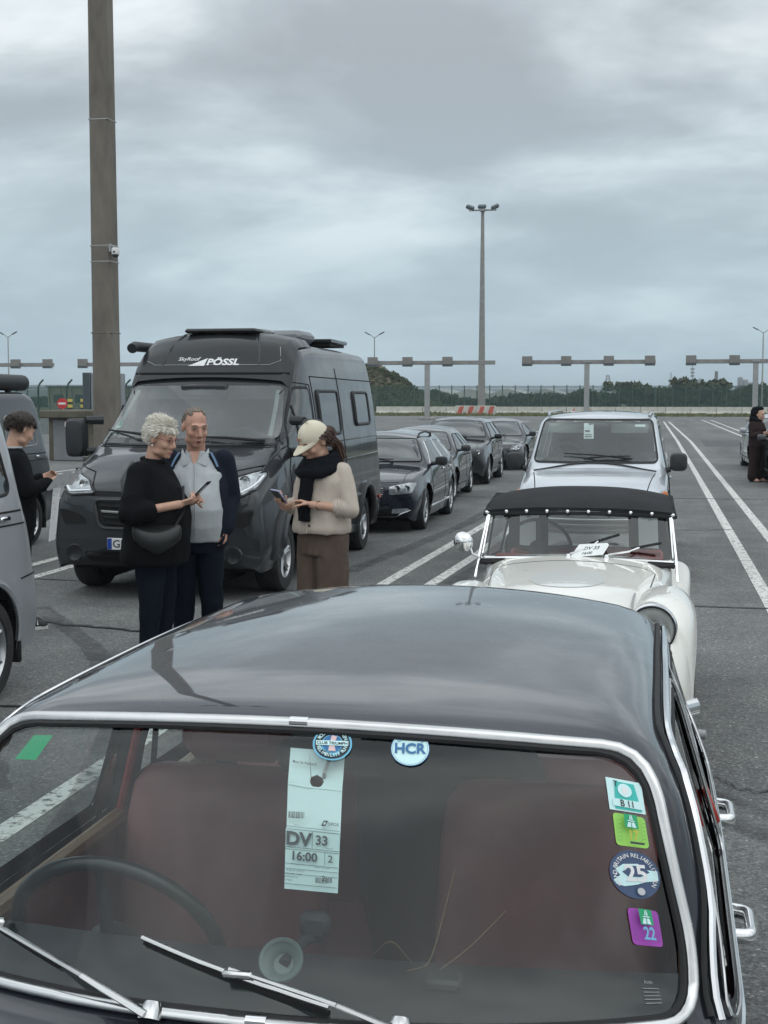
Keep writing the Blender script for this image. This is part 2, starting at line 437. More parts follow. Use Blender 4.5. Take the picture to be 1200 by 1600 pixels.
# pairs of lines between the lanes
line([(-2.80, -2), (-2.85, 7.4), (-2.82, 13.7), (-2.65, 20.1), (-2.5, 40), (-2.9, 110)])
line([(-2.32, -2), (-2.37, 7.4), (-2.34, 13.65), (-2.23, 16.4), (-2.02, 40), (-2.5, 110)])
line([(1.05, -2), (.976, 13.3), (.858, 25), (.5, 60), (-.188, 107.8)], .13)
line([(1.52, -2), (1.46, 13), (1.40, 19.35), (1.05, 60), (.199, 107.9)], .13)
line([(5.1, 10), (4.3, 40), (3.67, 66.4), (2.886, 117.4)], .14)
line([(5.6, 10), (4.8, 40), (4.2, 66.4), (3.6, 117.4)], .14)
line([(-6.55, 4), (-6.6, 20), (-6.4, 60), (-6.6, 110)])
line([(-7.05, 4), (-7.1, 20), (-6.9, 60), (-7.1, 110)])
line([(-10.6, 4), (-10.8, 20), (-10.6, 60), (-10.8, 110)])
line([(-11.1, 4), (-11.3, 20), (-11.1, 60), (-11.3, 110)])
line([(-14.8, 20), (-14.8, 60), (-15, 110)]); line([(-15.3, 20), (-15.3, 60), (-15.5, 110)])
for (x, y, w) in ((.3, 76, 2.6), (2.1, 76, 1.2), (1.0, 92, 1.4), (-7.5, 75, 6.), (-12, 83, 6.)):
    line([(x, y), (x + w, y)], .5, 'old_paint')
# tar sealed cracks and tyre marks
def wander(p0, p1, amp, n, seed):
    rnd = random.Random(seed); o = []; off = 0
    for i in range(n + 1):
        t = i / n; off += rnd.uniform(-amp, amp); o.append((p0[0] + (p1[0] - p0[0]) * t + off * .4, p0[1] + (p1[1] - p0[1]) * t + off))
    return o
for k, (a, b, w) in enumerate([((-9, 13.5), (9, 11.6), .035), ((-12, 8.3), (-2.9, 7.95), .03), ((-8, 25.6), (12, 27.1), .06), ((-14, 44), (16, 45), .1), ((-12, 63), (16, 65), .12),
                               ((-7.4, 11.6), (-4.0, 10.2), .05), ((-2.4, 19.5), (.9, 20.1), .03), ((.2, 7.05), (1.2, 7.0), .012), ((-5.2, 10.4), (-7.8, 12.2), .03)]):
    strip(wander(a, b, .05, 40, k), w, 'tar_seam', 'tar', .008, jit=.5, seed=k)
for k, (pts, w) in enumerate([([(.1, 6.5), (.6, 5.9), (1.2, 5.4), (2.2, 4.7)], .13), ([(.15, 6.75), (.7, 6.2), (1.4, 5.75), (2.4, 5.2)], .1),
                              ([(-3.4, 14.5), (-3.1, 18), (-2.9, 22), (-3.0, 28)], .2), ([(-2.2, 13), (-1.95, 17), (-2.1, 23), (-2.0, 33)], .2),
                              ([(-2.45, 5), (-3.0, 7), (-4.0, 9.2), (-5.6, 11.5)], .17), ([(-1.9, 5), (-2.4, 7), (-3.4, 9.4), (-4.4, 11.2)], .17),
                              ([(-3.2, 6), (-3.6, 6.6), (-4.6, 6.9)], .2)]):
    f = [pchip(list(range(len(pts))), [p[i] for p in pts]) for i in (0, 1)]; n = 24
    strip([(f[0](t * (len(pts) - 1) / n), f[1](t * (len(pts) - 1) / n)) for t in range(n + 1)], w, 'tyre_mark', 'tyre_mark', .012, jit=.15, seed=k)

worn_mat('oil', (.035, .034, .033), .30, .95, 5, .45)
worn_mat('patch', (.085, .086, .087), .10, .55, 40)
def blob(x, y, r, seed):
    rnd = random.Random(seed); n = 22; ph = rnd.uniform(0, 6)
    P = [(x + r * (1 + .35 * noise.noise((math.cos(a) * 1.3 + seed, math.sin(a) * 1.3, ph))) * math.cos(a), y + 1.7 * r * (1 + .35 * noise.noise((math.cos(a) * 1.3 + seed, math.sin(a) * 1.3, ph))) * math.sin(a), .0095 + seed * .00005) for a in [2 * math.pi * i / n for i in range(n)]]
    MB().add(P, [tuple(range(n))]).build('oil_stain', 'oil', lot, recalc=False)
_r = random.Random(77)
for k in range(26):
    lane = _r.choice((-.7, -.7, -4.5, -4.4, 3.1, 2.9, -8.8)); blob(lane + _r.uniform(-.5, .5), _r.choice((_r.uniform(5, 24), _r.uniform(5, 60))), _r.uniform(.05, .22), k)
for k, (x, y, w, l) in enumerate(((2.6, 18, 1.3, 5.5), (-1.1, 46, 1.6, 9), (2.4, 54, 1.8, 8), (-7.6, 10.5, 1.2, 3.2), (1.9, 9.6, .8, 1.6))):
    strip([(x, y), (x, y + l)], w, 'asphalt_patch', 'patch', .0025, seed=k)

# ---------------------------------------------------------------- far side of the lot
mat('grass', (.075, .10, .035), .95, col2=(.20, .185, .085), vs=.5)
mat('leaf_far', (.020, .034, .018), .9, col2=(.042, .058, .028), vs=.25)
mat('leaf_mid', (.03, .05, .02), .9, col2=(.07, .085, .035), vs=.3)
mat('scrub', (.04, .06, .02), .95, col2=(.10, .10, .05), vs=.35)
mat('earth', (.15, .115, .075), .95, col2=(.09, .085, .05), vs=.3)
mat('barrier_white', (.62, .61, .57), .8, col2=(.40, .38, .34), vs=.9)
mat('barrier_red', (.50, .10, .07), .7, var=.2, vs=3)
mat('tan_wall', (.38, .34, .27), .9, var=.12, vs=.6)
mat('pale_wall', (.50, .52, .52), .85, var=.15, vs=.1)
mat('far_grey', (.20, .21, .22), .9, var=.15, vs=.2)
mat('mesh_green', (.03, .085, .07), .7, alpha=.30)
mat('sign_red', (.55, .03, .03), .5)
mat('sign_white', (.75, .75, .75), .5)
mat('stripe_yellow', (.60, .50, .10), .6)
mat('panel_grey', (.22, .235, .25), .6, var=.1, vs=1)
mat('panel_dark', (.05, .07, .08), .5)
mat('steel_door', (.19, .20, .21), .6, var=.1, vs=2)
mat('mossy_wall', (.16, .145, .115), .95, col2=(.085, .078, .055), vs=1.1, bump=.5, bs=8)
verge = sheet(-130, 130, 136, 700, -.02, 'verge', 'grass'); struct(verge)
def leafcloud(mb, rnd, c, r, n, s, mi=0):
    """small leaf-sized faces spread through an ellipsoid"""
    for _ in range(n):
        while 1:
            p = Vector((rnd.uniform(-1, 1), rnd.uniform(-1, 1), rnd.uniform(-1, 1)))
            if .25 < p.length < 1: break
        q = Vector((c[0] + p.x * r[0], c[1] + p.y * r[1], c[2] + p.z * r[2])); k = s * rnd.uniform(.6, 1.4)
        a = Vector((rnd.gauss(0, 1), rnd.gauss(0, 1), rnd.gauss(0, 1))).normalized(); b = a.orthogonal().normalized() * k; a = a.cross(b).normalized() * k * .8
        mb.add([q - b - a, q + b - a * .6, q + b * .7 + a, q - b * .8 + a * .8], [(0, 1, 2, 3)], mi)
def grass_strip():
    rnd = random.Random(4); mb = MB()
    for i in range(16000):
        x = rnd.uniform(-70, 26); y = rnd.uniform(135.6, 147); k = noise.noise((x * .3, y * .3, 0)); h = rnd.uniform(.12, .34) * (1 + .9 * k); w = rnd.uniform(.05, .14); a = rnd.uniform(0, 6.28)
        dx, dy = math.cos(a) * w, math.sin(a) * w; lx, ly = rnd.uniform(-.1, .1), rnd.uniform(-.1, .1)
        mb.add([(x - dx, y - dy, -.02), (x + dx, y + dy, -.02), (x + lx, y + ly, h)], [(0, 1, 2)])
    o = mb.build('grass', 'grass', recalc=False); tag(o, 'rough grass strip along the far edge of the lot', 'grass', kind='stuff')
grass_strip()

def gantry(x, s, lo, hi, boxes, nm):
    t = thing('lane_gantry', nm, 'gantry', (x, s, 0), 0, 'lane sign gantries across the far end of the lot')
    MB().box((0, 0, 2.27), (.42, .30, 4.54), .03).build('post', 'galv', t)
    MB().box((0, 0, .11), (1.3, 1.1, .22), .03).build('plinth', 'concrete', t)
    MB().box((0, 0, 4.74), (.62, .46, .12), .01).build('bracket', 'galv', t)
    MB().box(((lo + hi) / 2, -.02, 4.72 + .0), (hi - lo, .26, .34), .02).build('beam', 'gantry_steel', t)
    for b in boxes:
        q = MB().box((b, -.34, 4.80), (.82, .36, .80), .02).build('sign_box', 'sign_box', t)
        MB().box((b, -.53, 4.52), (.78, .02, .16), .0).build('lower_panel', 'panel_dark', q)
GS = 112.
for x, lo, hi, boxes, nm in (
        (-62.8, -.6, 10.15, (3.4, 6.7, 9.72), 'grey lane gantry cut off by the left edge of the photo'),
        (-47.1, -3.1, 5.4, (-2.7,), 'grey lane gantry partly behind the thick concrete mast'),
        (-19.45, -4.95, 5.65, (-4.55, -1.6, 1.75), 'grey lane gantry beside the slim far floodlight mast'),
        (-6.35, -5.2, 5.45, (-4.8, -1.65, 1.75, 5.0), 'grey lane gantry standing behind the silver people carrier'),
        (6.85, -5.4, 5.5, (-5.0, -1.65, 1.75, 5.0), 'grey lane gantry cut off by the right edge of the photo')):
    gantry(x, GS, lo, hi, boxes, nm)

def fence():
    t = thing('mesh_fence', 'tall green wire mesh security fence along the far side of the lot', 'fence', (0, 152, 0))
    x0, x1 = -92., 22.; n = 80
    MB().box(((x0 + x1) / 2, .05, 1.45), (x1 - x0, .01, 2.7)).build('mesh_panel', 'mesh_green', t)
    MB().box(((x0 + x1) / 2, .0, 2.98), (x1 - x0, .05, .3)).build('top_wire', 'mesh_green', t)
    p = MB().box((0, 0, 1.6), (.11, .09, 3.2), .01).build('post', 'fence_green', t, loc=(x0, 0, 0))
    for i in range(1, n + 1):
        q = p.copy(); COL.objects.link(q); q.location = (x0 + (x1 - x0) * i / n, 0, 0)
    bar = MB().box((0, 0, 1.3), (.24, .16, 2.9), .01).build('gate_post', 'fence_green', t, loc=(-1.2, -.3, 0))
fence()
ORD = 'first second third fourth fifth sixth seventh eighth ninth tenth eleventh twelfth thirteenth fourteenth fifteenth sixteenth seventeenth'.split()
def barriers():
    rnd = random.Random(2); prof = [(-.3, 0), (.3, 0), (.3, .12), (.14, .35), (.09, .85), (-.09, .85), (-.14, .35), (-.3, .12)]
    mb = MB(); M = Matrix.Rotation(R(90), 4, 'X') @ Matrix.Rotation(R(90), 4, 'Y')
    base = None; n = 17
    for i in range(n):
        x = -30.2 + i * 2.62
        if base is None:
            me = MB(); me.add([(-1.28, y, z) for y, z in prof] + [(1.28, y, z) for y, z in prof], [tuple(range(7, -1, -1)), tuple(range(8, 16))] + [(k, (k + 1) % 8, 8 + (k + 1) % 8, 8 + k) for k in range(8)])
            o = base = me.build('concrete_barrier', 'barrier_white', ang=20)
        else: o = base.copy(); COL.objects.link(o)
        o.location = (x, 148.5 + rnd.uniform(-.08, .08), 0); o.rotation_euler = (0, 0, R(rnd.uniform(-1, 1)))
        tag(o, ORD[i] + ' pale concrete barrier block from the left in the row below the mesh fence', 'barrier', 'concrete barriers below the fence')
barriers()
def striped_barrier(x, y, L, lab):
    t = thing('striped_barrier', lab, 'barrier', (x, y, 0)); h = 1.0
    MB().box((0, 0, h / 2), (L, .4, h), .04).build('body', 'barrier_white', t)
    n = max(2, int(L / .85))
    for i in range(n):
        a = -L / 2 + L * (i + .15) / n; w = L / n * .45
        vs = [(a, -.206, .06), (a + w, -.206, .06), (a + w + .3, -.206, h - .06), (a + .3, -.206, h - .06)]
        vs = [(min(v[0], L / 2 - .02), v[1], v[2]) for v in vs] + [(min(v[0], L / 2 - .02), -.201, v[2]) for v in vs]
        MB().add(vs, [(0, 1, 2, 3), (7, 6, 5, 4), (0, 4, 5, 1), (1, 5, 6, 2), (2, 6, 7, 3), (3, 7, 4, 0)]).build('red_stripe', 'barrier_red', t)
striped_barrier(-20.3, 140, 2.1, 'left red and white striped barrier at the foot of the slim floodlight mast')
striped_barrier(-18.2, 140.3, 2.0, 'right red and white striped barrier at the foot of the slim floodlight mast')
def cone(x, y, lab):
    t = thing('traffic_cone', lab, 'cone', (x, y, 0)); MB().box((0, 0, .03), (.5, .5, .06), .01).build('base', 'black_plastic', t)
    MB().lathe([(.2, .06), (.05, .75), (.0, .75)], 12).build('body', 'barrier_red', t); MB().lathe([(.165, .27), (.112, .5)], 12).build('band', 'sign_white', t)
cone(-9.1, 138.5, 'red and white traffic cone by the grass, left of two'); cone(-7.6, 138.3, 'red and white traffic cone by the grass, right of two')

def mast(x, y, h, w0, w1, label, name='floodlight_mast', heads=True, m='gantry_steel'):
    t = thing(name, label, 'light mast', (x, y, 0)); k = .22
    def ring(w, z): a = w / 2; c = a * k; return [(a - c, -a, z), (a, -a + c, z), (a, a - c, z), (a - c, a, z), (-a + c, a, z), (-a, a - c, z), (-a, -a + c, z), (-a + c, -a, z)]
    MB().loft([ring(w0 + (w1 - w0) * i / 24, h * i / 24) for i in range(25)], caps=True).build('shaft', m, t, ang=20)
    if heads:
        MB().box((0, 0, h + .1), (2.9, .2, .16), .03).box((0, -.3, h), (.5, .8, .2), .03).build('crossarm', 'galv', t)
        for dx, yy in ((-1.3, -.1), (0, -.5), (1.3, -.1)):
            M = Matrix.Translation((dx, yy, h + .40)) @ Matrix.Rotation(R(22 if dx <= 0 else -22) if dx else 0, 4, 'Y') @ Matrix.Rotation(R(25), 4, 'X')
            q = MB().box((0, 0, 0), (.85, .6, .32), .08, M=M).build('floodlight', 'panel_dark', t)
            MB().box((0, -.2, -.167), (.65, .36, .012), M=M).build('lens', 'sign_white', q)
    return t
mast(-19.1, 143.5, 21.2, .74, .30, 'slim tall grey floodlight mast with three lamp heads on a crossarm')
t = mast(-14.15, 33.2, 24.5, .585, .42, 'thick brown concrete mast rising out of the top of the photo', 'concrete_mast', True, 'pole_concrete')
for z in (5.75, 5.35, 3.55, 8.9):
    w = .585 - .165 * z / 24.5 + .012
    MB().box((0, 0, z), (w, w, .03), .004).build('steel_band', 'pole_concrete' if z < 5 else 'galv', t)
cc = thing('security_camera', 'small white dome security camera clamped to the concrete mast', 'camera', (-13.86, 32.95, 5.62))
MB().box((.02, 0, .1), (.22, .06, .05), .01).box((-.02, 0, .06), (.06, .12, .2), .01).build('bracket', 'galv', cc)
MB().lathe([(0, .09), (.085, .09), (.10, .04), (.10, -.06), (.09, -.08)], 16, M=Matrix.Translation((.13, -.04, -.03))).build('housing', 'sign_white', cc)
MB().ell((.13, -.04, -.11), (.085, .085, .08)).build('dome', 'dark_glass', cc)
MB().lathe([(0, .0), (.03, .0), (.03, .14), (0, .14)], 10, M=Matrix.Translation((.13, -.14, -.05)) @ AX['y']).build('lens', 'dark_glass', cc)

def lamp_post(x, y, h, lab):
    t = thing('lamp_post', lab, 'street lamp', (x, y, 0), 0, 'twin arm lamp posts beyond the fence')
    MB().tube([(0, 0, 0), (0, 0, h)], [.13, .07], 8).build('pole', 'galv', t)
    for s in (-1, 1):
        a = MB().tube([(0, 0, h - .1), (s * .35, 0, h + .12), (s * .6, 0, h + .32)], .05, 6).build('arm', 'galv', t)
        M = Matrix.Translation((s * 1.0, 0, h + .50)) @ Matrix.Rotation(R(-s * 28), 4, 'Y')
        MB().box((0, 0, 0), (.85, .32, .14), .05, M=M).build('lantern', 'panel_dark', a)
lamp_post(-90.5, 178, 10.3, 'twin arm lamp post at the left edge above the dark van')
lamp_post(-39.5, 185, 10.1, 'twin arm lamp post just right of the dark camper van roof')
lamp_post(12.5, 190, 10.5, 'twin arm lamp post at the right edge of the photo')

def mound():
    mb = MB(); n = 40; m = 26; vs = []
    for j in range(m + 1):
        for i in range(n + 1):
            x = -16 + 32 * i / n; y = -12 + 24 * j / m
            h = 6.1 * math.exp(-((x + 3.5) / 8.3) ** 4) * max(0, 1 - (y / 12) ** 2) + 1.2 * math.exp(-((x - 6) / 4) ** 2) * max(0, 1 - (y / 12) ** 2)
            h *= 1 + .16 * noise.noise((x * .35, y * .35, 3)); vs.append((x, y, h - .1))
    mb.add(vs, [(j * (n + 1) + i, j * (n + 1) + i + 1, (j + 1) * (n + 1) + i + 1, (j + 1) * (n + 1) + i) for j in range(m) for i in range(n)])
    o = struct(mb.build('mound', 'earth', loc=(-39.0, 182, 0), recalc=False, ang=80))
    rnd = random.Random(8); mb = MB()
    for _ in range(5200):
        x = rnd.uniform(-15, 14); y = rnd.uniform(-11.5, 3)
        h = 6.1 * math.exp(-((x + 3.5) / 8.3) ** 4) * max(0, 1 - (y / 12) ** 2) + 1.2 * math.exp(-((x - 6) / 4) ** 2) * max(0, 1 - (y / 12) ** 2)
        if h < .1 or (noise.noise((x * .3, h * .5, 9)) > .42 and h > 2.5): continue
        h *= 1 + .16 * noise.noise((x * .35, y * .35, 3)); leafcloud(mb, rnd, (x, y, h + .1), (.3, .3, .25), 2, .2)
    o = mb.build('mound_scrub', 'scrub', loc=(-39.0, 182, 0), recalc=False); tag(o, 'green scrub growing over the earth mound beyond the fence', 'scrub', kind='stuff')
mound()
def treeline():
    rnd = random.Random(5); mb = MB()
    for i in range(330):
        x = rnd.uniform(-150, 60); y = rnd.uniform(236, 256); h = 1.5 + .7 * noise.noise((x * .06, 0, 2)) + rnd.uniform(-.3, .3)
        if x > -28: h += .6
        leafcloud(mb, rnd, (x, y, h * .5), (2.6, 1.6, h * .6), 75, .34)
    o = mb.build('hedge_belt', 'leaf_far', recalc=False); tag(o, 'dark belt of hedges and low trees beyond the mesh fence', 'trees', kind='stuff')
treeline()
def tree(x, y, h, w, lab, seed, m='leaf_mid'):
    rnd = random.Random(seed); t = thing('tree', lab, 'tree', (x, y, 0), 0, 'trees beyond the fence')
    tr = MB(); tr.tube([(0, 0, 0), (.1, 0, h * .35), (.05, .1, h * .7)], [.28, .2, .06], 7)
    for k in range(5):
        a = rnd.uniform(0, 6.28); tr.tube([(.05, 0, h * .3), (math.cos(a) * w * .2, math.sin(a) * w * .2, h * .55), (math.cos(a) * w * .36, math.sin(a) * w * .36, h * .75)], [.12, .08, .03], 5)
    tr.build('trunk', 'earth', t); mb = MB()
    for k in range(16):
        a = rnd.uniform(0, 6.28); q = rnd.uniform(0, .36) * w; z = h * rnd.uniform(.3, .85)
        leafcloud(mb, rnd, (math.cos(a) * q, math.sin(a) * q, z), (w * .2, w * .2, h * .15), 70, .34)
    mb.build('crown', m, t, recalc=False)
for k, (x, y, h, w, lab) in enumerate([(-5.5, 212, 4.4, 9, 'round low tree beyond the fence, right of the centre gantry post'), (-1., 214, 3.6, 8, 'low spreading tree beyond the fence above the double lane lines'),
                                      (2.6, 214, 4.9, 9.5, 'tallest green tree beyond the fence left of the right gantry'), (7.4, 216, 4.6, 9, 'broad green tree beyond the fence behind the right gantry post'),
                                      (12.5, 215, 4.2, 8, 'green tree beyond the fence at the right edge of the photo'), (-12.5, 216, 3.2, 7, 'small tree beyond the fence left of the centre gantry post'), (-36, 215, 3.1, 9, 'small tree beyond the fence left of the slim mast')]):
    tree(x, y, h, w, lab, 30 + k)

def far_tower(x, y, h, w, lab, kind):
    t = thing({'l': 'lattice_tower', 'c': 'chimney', 'b': 'storage_tower', 'a': 'antenna_mast'}[kind], lab, {'l': 'tower', 'c': 'chimney', 'b': 'tower', 'a': 'antenna'}[kind], (x, y, 0))
    if kind == 'l':
        for sx in (-1, 1):
            for sy in (-1, 1): MB().tube([(sx * w / 2, sy * w / 2, 0), (sx * w * .12, sy * w * .12, h)], [w * .05, w * .03], 5).build('leg', 'far_grey', t)
        mb = MB()
        for i in range(9):
            a = i / 9; b = (i + 1) / 9; wa = w / 2 * (1 - .76 * a); wb = w / 2 * (1 - .76 * b)
            for sy in (-1, 1): mb.tube([(-wa, sy * wa, h * a), (wb, sy * wb, h * b)], w * .03, 4); mb.tube([(wa, sy * wa, h * a), (-wb, sy * wb, h * b)], w * .03, 4)
        mb.build('bracing', 'far_grey', t); MB().box((0, 0, h * .38), (w * 1.3, w * 1.3, h * .1)).box((0, 0, h * .12), (w * 2.2, w * 1.6, h * .24)).build('platform', 'far_grey', t)
    elif kind == 'c':
        MB().lathe([(w / 2, 0), (w * .38, h), (w * .3, h), (w * .3, h * .96), (0, h * .96)], 14).build('stack', 'far_grey', t)
        MB().lathe([(w * .47, h * .8), (w * .5, h * .8), (w * .5, h * .83), (w * .46, h * .83)], 14).build('gallery', 'galv', t)
    elif kind == 'b':
        for i in range(3): MB().lathe([(w * .17, 0), (w * .17, h * (1 - .12 * i)), (w * .1, h * (1.04 - .12 * i)), (0, h * (1.05 - .12 * i))], 12, M=Matrix.Translation(((i - 1) * w * .34, 0, 0))).build('silo', 'far_grey', t)
        MB().box((0, w * .3, h * .3), (w * 1.3, w * .4, h * .6)).build('block', 'far_grey', t)
    else:
        MB().tube([(0, 0, 0), (0, 0, h)], [w / 2, w / 4], 6).build('pole', 'far_grey', t)
        for i in range(3): MB().box((0, 0, h * (.7 + .1 * i)), (w * 2.5, w * 2, w * 1.2)).build('aerial', 'far_grey', t)
far_tower(-37.5, 900, 16, 7, 'hazy pointed lattice tower on the skyline behind the silver people carrier', 'l')
far_tower(-182, 900, 9.5, 12, 'hazy grey silo block on the skyline left of the centre gantry', 'b')
far_tower(5.5, 880, 9.5, 9, 'hazy grey block of silos on the skyline right of the people carrier', 'b')
far_tower(14.5, 820, 20, .9, 'thin hazy antenna on the skyline below the right gantry', 'a')
far_tower(2.5, 900, 17.5, 3.2, 'hazy slender lattice stack on the skyline right of centre', 'l')
far_tower(8.9, 260, 6.6, .75, 'dark thin chimney just left of the right gantry post', 'c')
far_tower(49, 900, 14, 10, 'hazy grey tower block on the skyline at the right edge', 'b')
ws = thing('greenhouse_range', 'long pale low greenhouses beyond the fence left of the gantries', 'greenhouse', (-66, 330, 0))
for i in range(9):
    MB().add([(i * 9 - 12, 0, 0), (i * 9 - 3.2, 0, 0), (i * 9 - 3.2, 0, 2.6), (i * 9 - 7.6, 0, 3.9), (i * 9 - 12, 0, 2.6), (i * 9 - 12, 30, 0), (i * 9 - 3.2, 30, 0), (i * 9 - 3.2, 30, 2.6), (i * 9 - 7.6, 30, 3.9), (i * 9 - 12, 30, 2.6)],
             [(0, 1, 2, 3, 4), (9, 8, 7, 6, 5), (0, 4, 9, 5), (1, 6, 7, 2), (2, 7, 8, 3), (3, 8, 9, 4)]).build('bay', 'pale_wall', ws, ang=10)

# ---------------------------------------------------------------- left edge: concrete kiosk, panel, posts, signs
k = thing('concrete_kiosk', 'low mossy concrete wall block with a steel door and overhanging slab', 'wall block', (-16.17, 38.3, 0))
MB().box((.0, 1.0, .65), (4.2, 1.8, 1.30), .03).build('wall', 'mossy_wall', k)
MB().box((0, .85, 1.40), (4.5, 2.2, .24), .04).build('slab', 'mossy_wall', k)
d = MB().box((-1.45, .08, .62), (.95, .06, 1.22), .01).build('door', 'steel_door', k)
MB().box((-1.38, .04, .60), (.04, .03, .7), .005).build('handle_bar', 'rubber', d)
sg = MB().box((-1.30, .02, 1.10), (.48, .02, .19), .003).build('notice', 'sign_red', k)
MB().box((-1.46, .004, 1.10), (.14, .008, .15)).build('pictogram', 'sign_white', sg)
pn = thing('grey_panel', 'upright grey panel with dark edge beside the thick concrete mast', 'panel', (-19.3, 44.8, 0))
MB().box((.25, 0, 1.36), (1.2, .22, 2.72), .02).build('board', 'panel_grey', pn); MB().box((-.5, -.02, 1.38), (.28, .26, 2.76), .02).build('edge_post', 'panel_dark', pn)
for i, (x, y) in enumerate(((-25.6, 56), (-25.08, 56.2))):
    t = thing('striped_bollard', ('left' if i == 0 else 'right') + ' yellow and black banded bollard behind the concrete block', 'bollard', (x, y, 0))
    MB().lathe([(.1, 0), (.1, 1.84), (.08, 1.88), (0, 1.88)], 12).build('post', 'plate_black', t)
    for z in (.9, 1.2, 1.45, 1.7): MB().lathe([(.108, z), (.108, z + .13)], 12).build('band', 'stripe_yellow', t)
t = thing('no_entry_sign', 'small round red no entry sign behind the concrete block', 'sign', (-26.4, 57, 0))
MB().tube([(0, 0, 0), (0, 0, 1.85)], .04, 8).build('post', 'galv', t)
MB().lathe([(0, 0), (.24, 0), (.24, .03), (0, .03)], 28, M=Matrix.Translation((0, -.05, 1.62)) @ Matrix.Rotation(R(90), 4, 'X')).build('disc', 'sign_red', t)
MB().box((0, -.085, 1.62), (.34, .012, .09)).build('bar', 'sign_white', t)
t = thing('tan_building', 'low tan building behind the green fence at the left', 'building', (-74, 165, 0))
MB().box((0, 4, 1.6), (9, 8, 3.2)).build('wall', 'tan_wall', t); MB().box((0, 4, 3.25), (9.4, 8.4, .2)).build('roof', 'far_grey', t)
for i in range(3): MB().box((-3 + i * 3, -.02, 1.7), (1.4, .08, 1.0)).build('window', 'dark_glass', t)
f2 = thing('post_fence', 'green mesh fence with cranked posts behind the left bollards', 'fence', (-31.5, 62, 0))
MB().box((2.2, 0, 1.3), (14, .01, 2.4)).build('mesh_panel', 'mesh_green', f2)
for i in range(10):
    MB().tube([(-4.5 + i * 1.5, 0, 0), (-4.5 + i * 1.5, 0, 2.35), (-4.4 + i * 1.5, -.02, 2.55), (-4.2 + i * 1.5, -.03, 2.75)], .045, 6).build('post', 'fence_green', f2)

# ---------------------------------------------------------------- vehicle kit: lofted shells and pieces projected on to them
DIRS = {'L': (Vector((1, 0, 0)), lambda a, b: Vector((6, a, b))), 'R': (Vector((-1, 0, 0)), lambda a, b: Vector((-6, a, b))),
        'F': (Vector((0, -1, 0)), lambda a, b: Vector((a, -9, b))), 'B': (Vector((0, 1, 0)), lambda a, b: Vector((a, 19, b))), 'T': (Vector((0, 0, 1)), lambda a, b: Vector((a, b, 9)))}
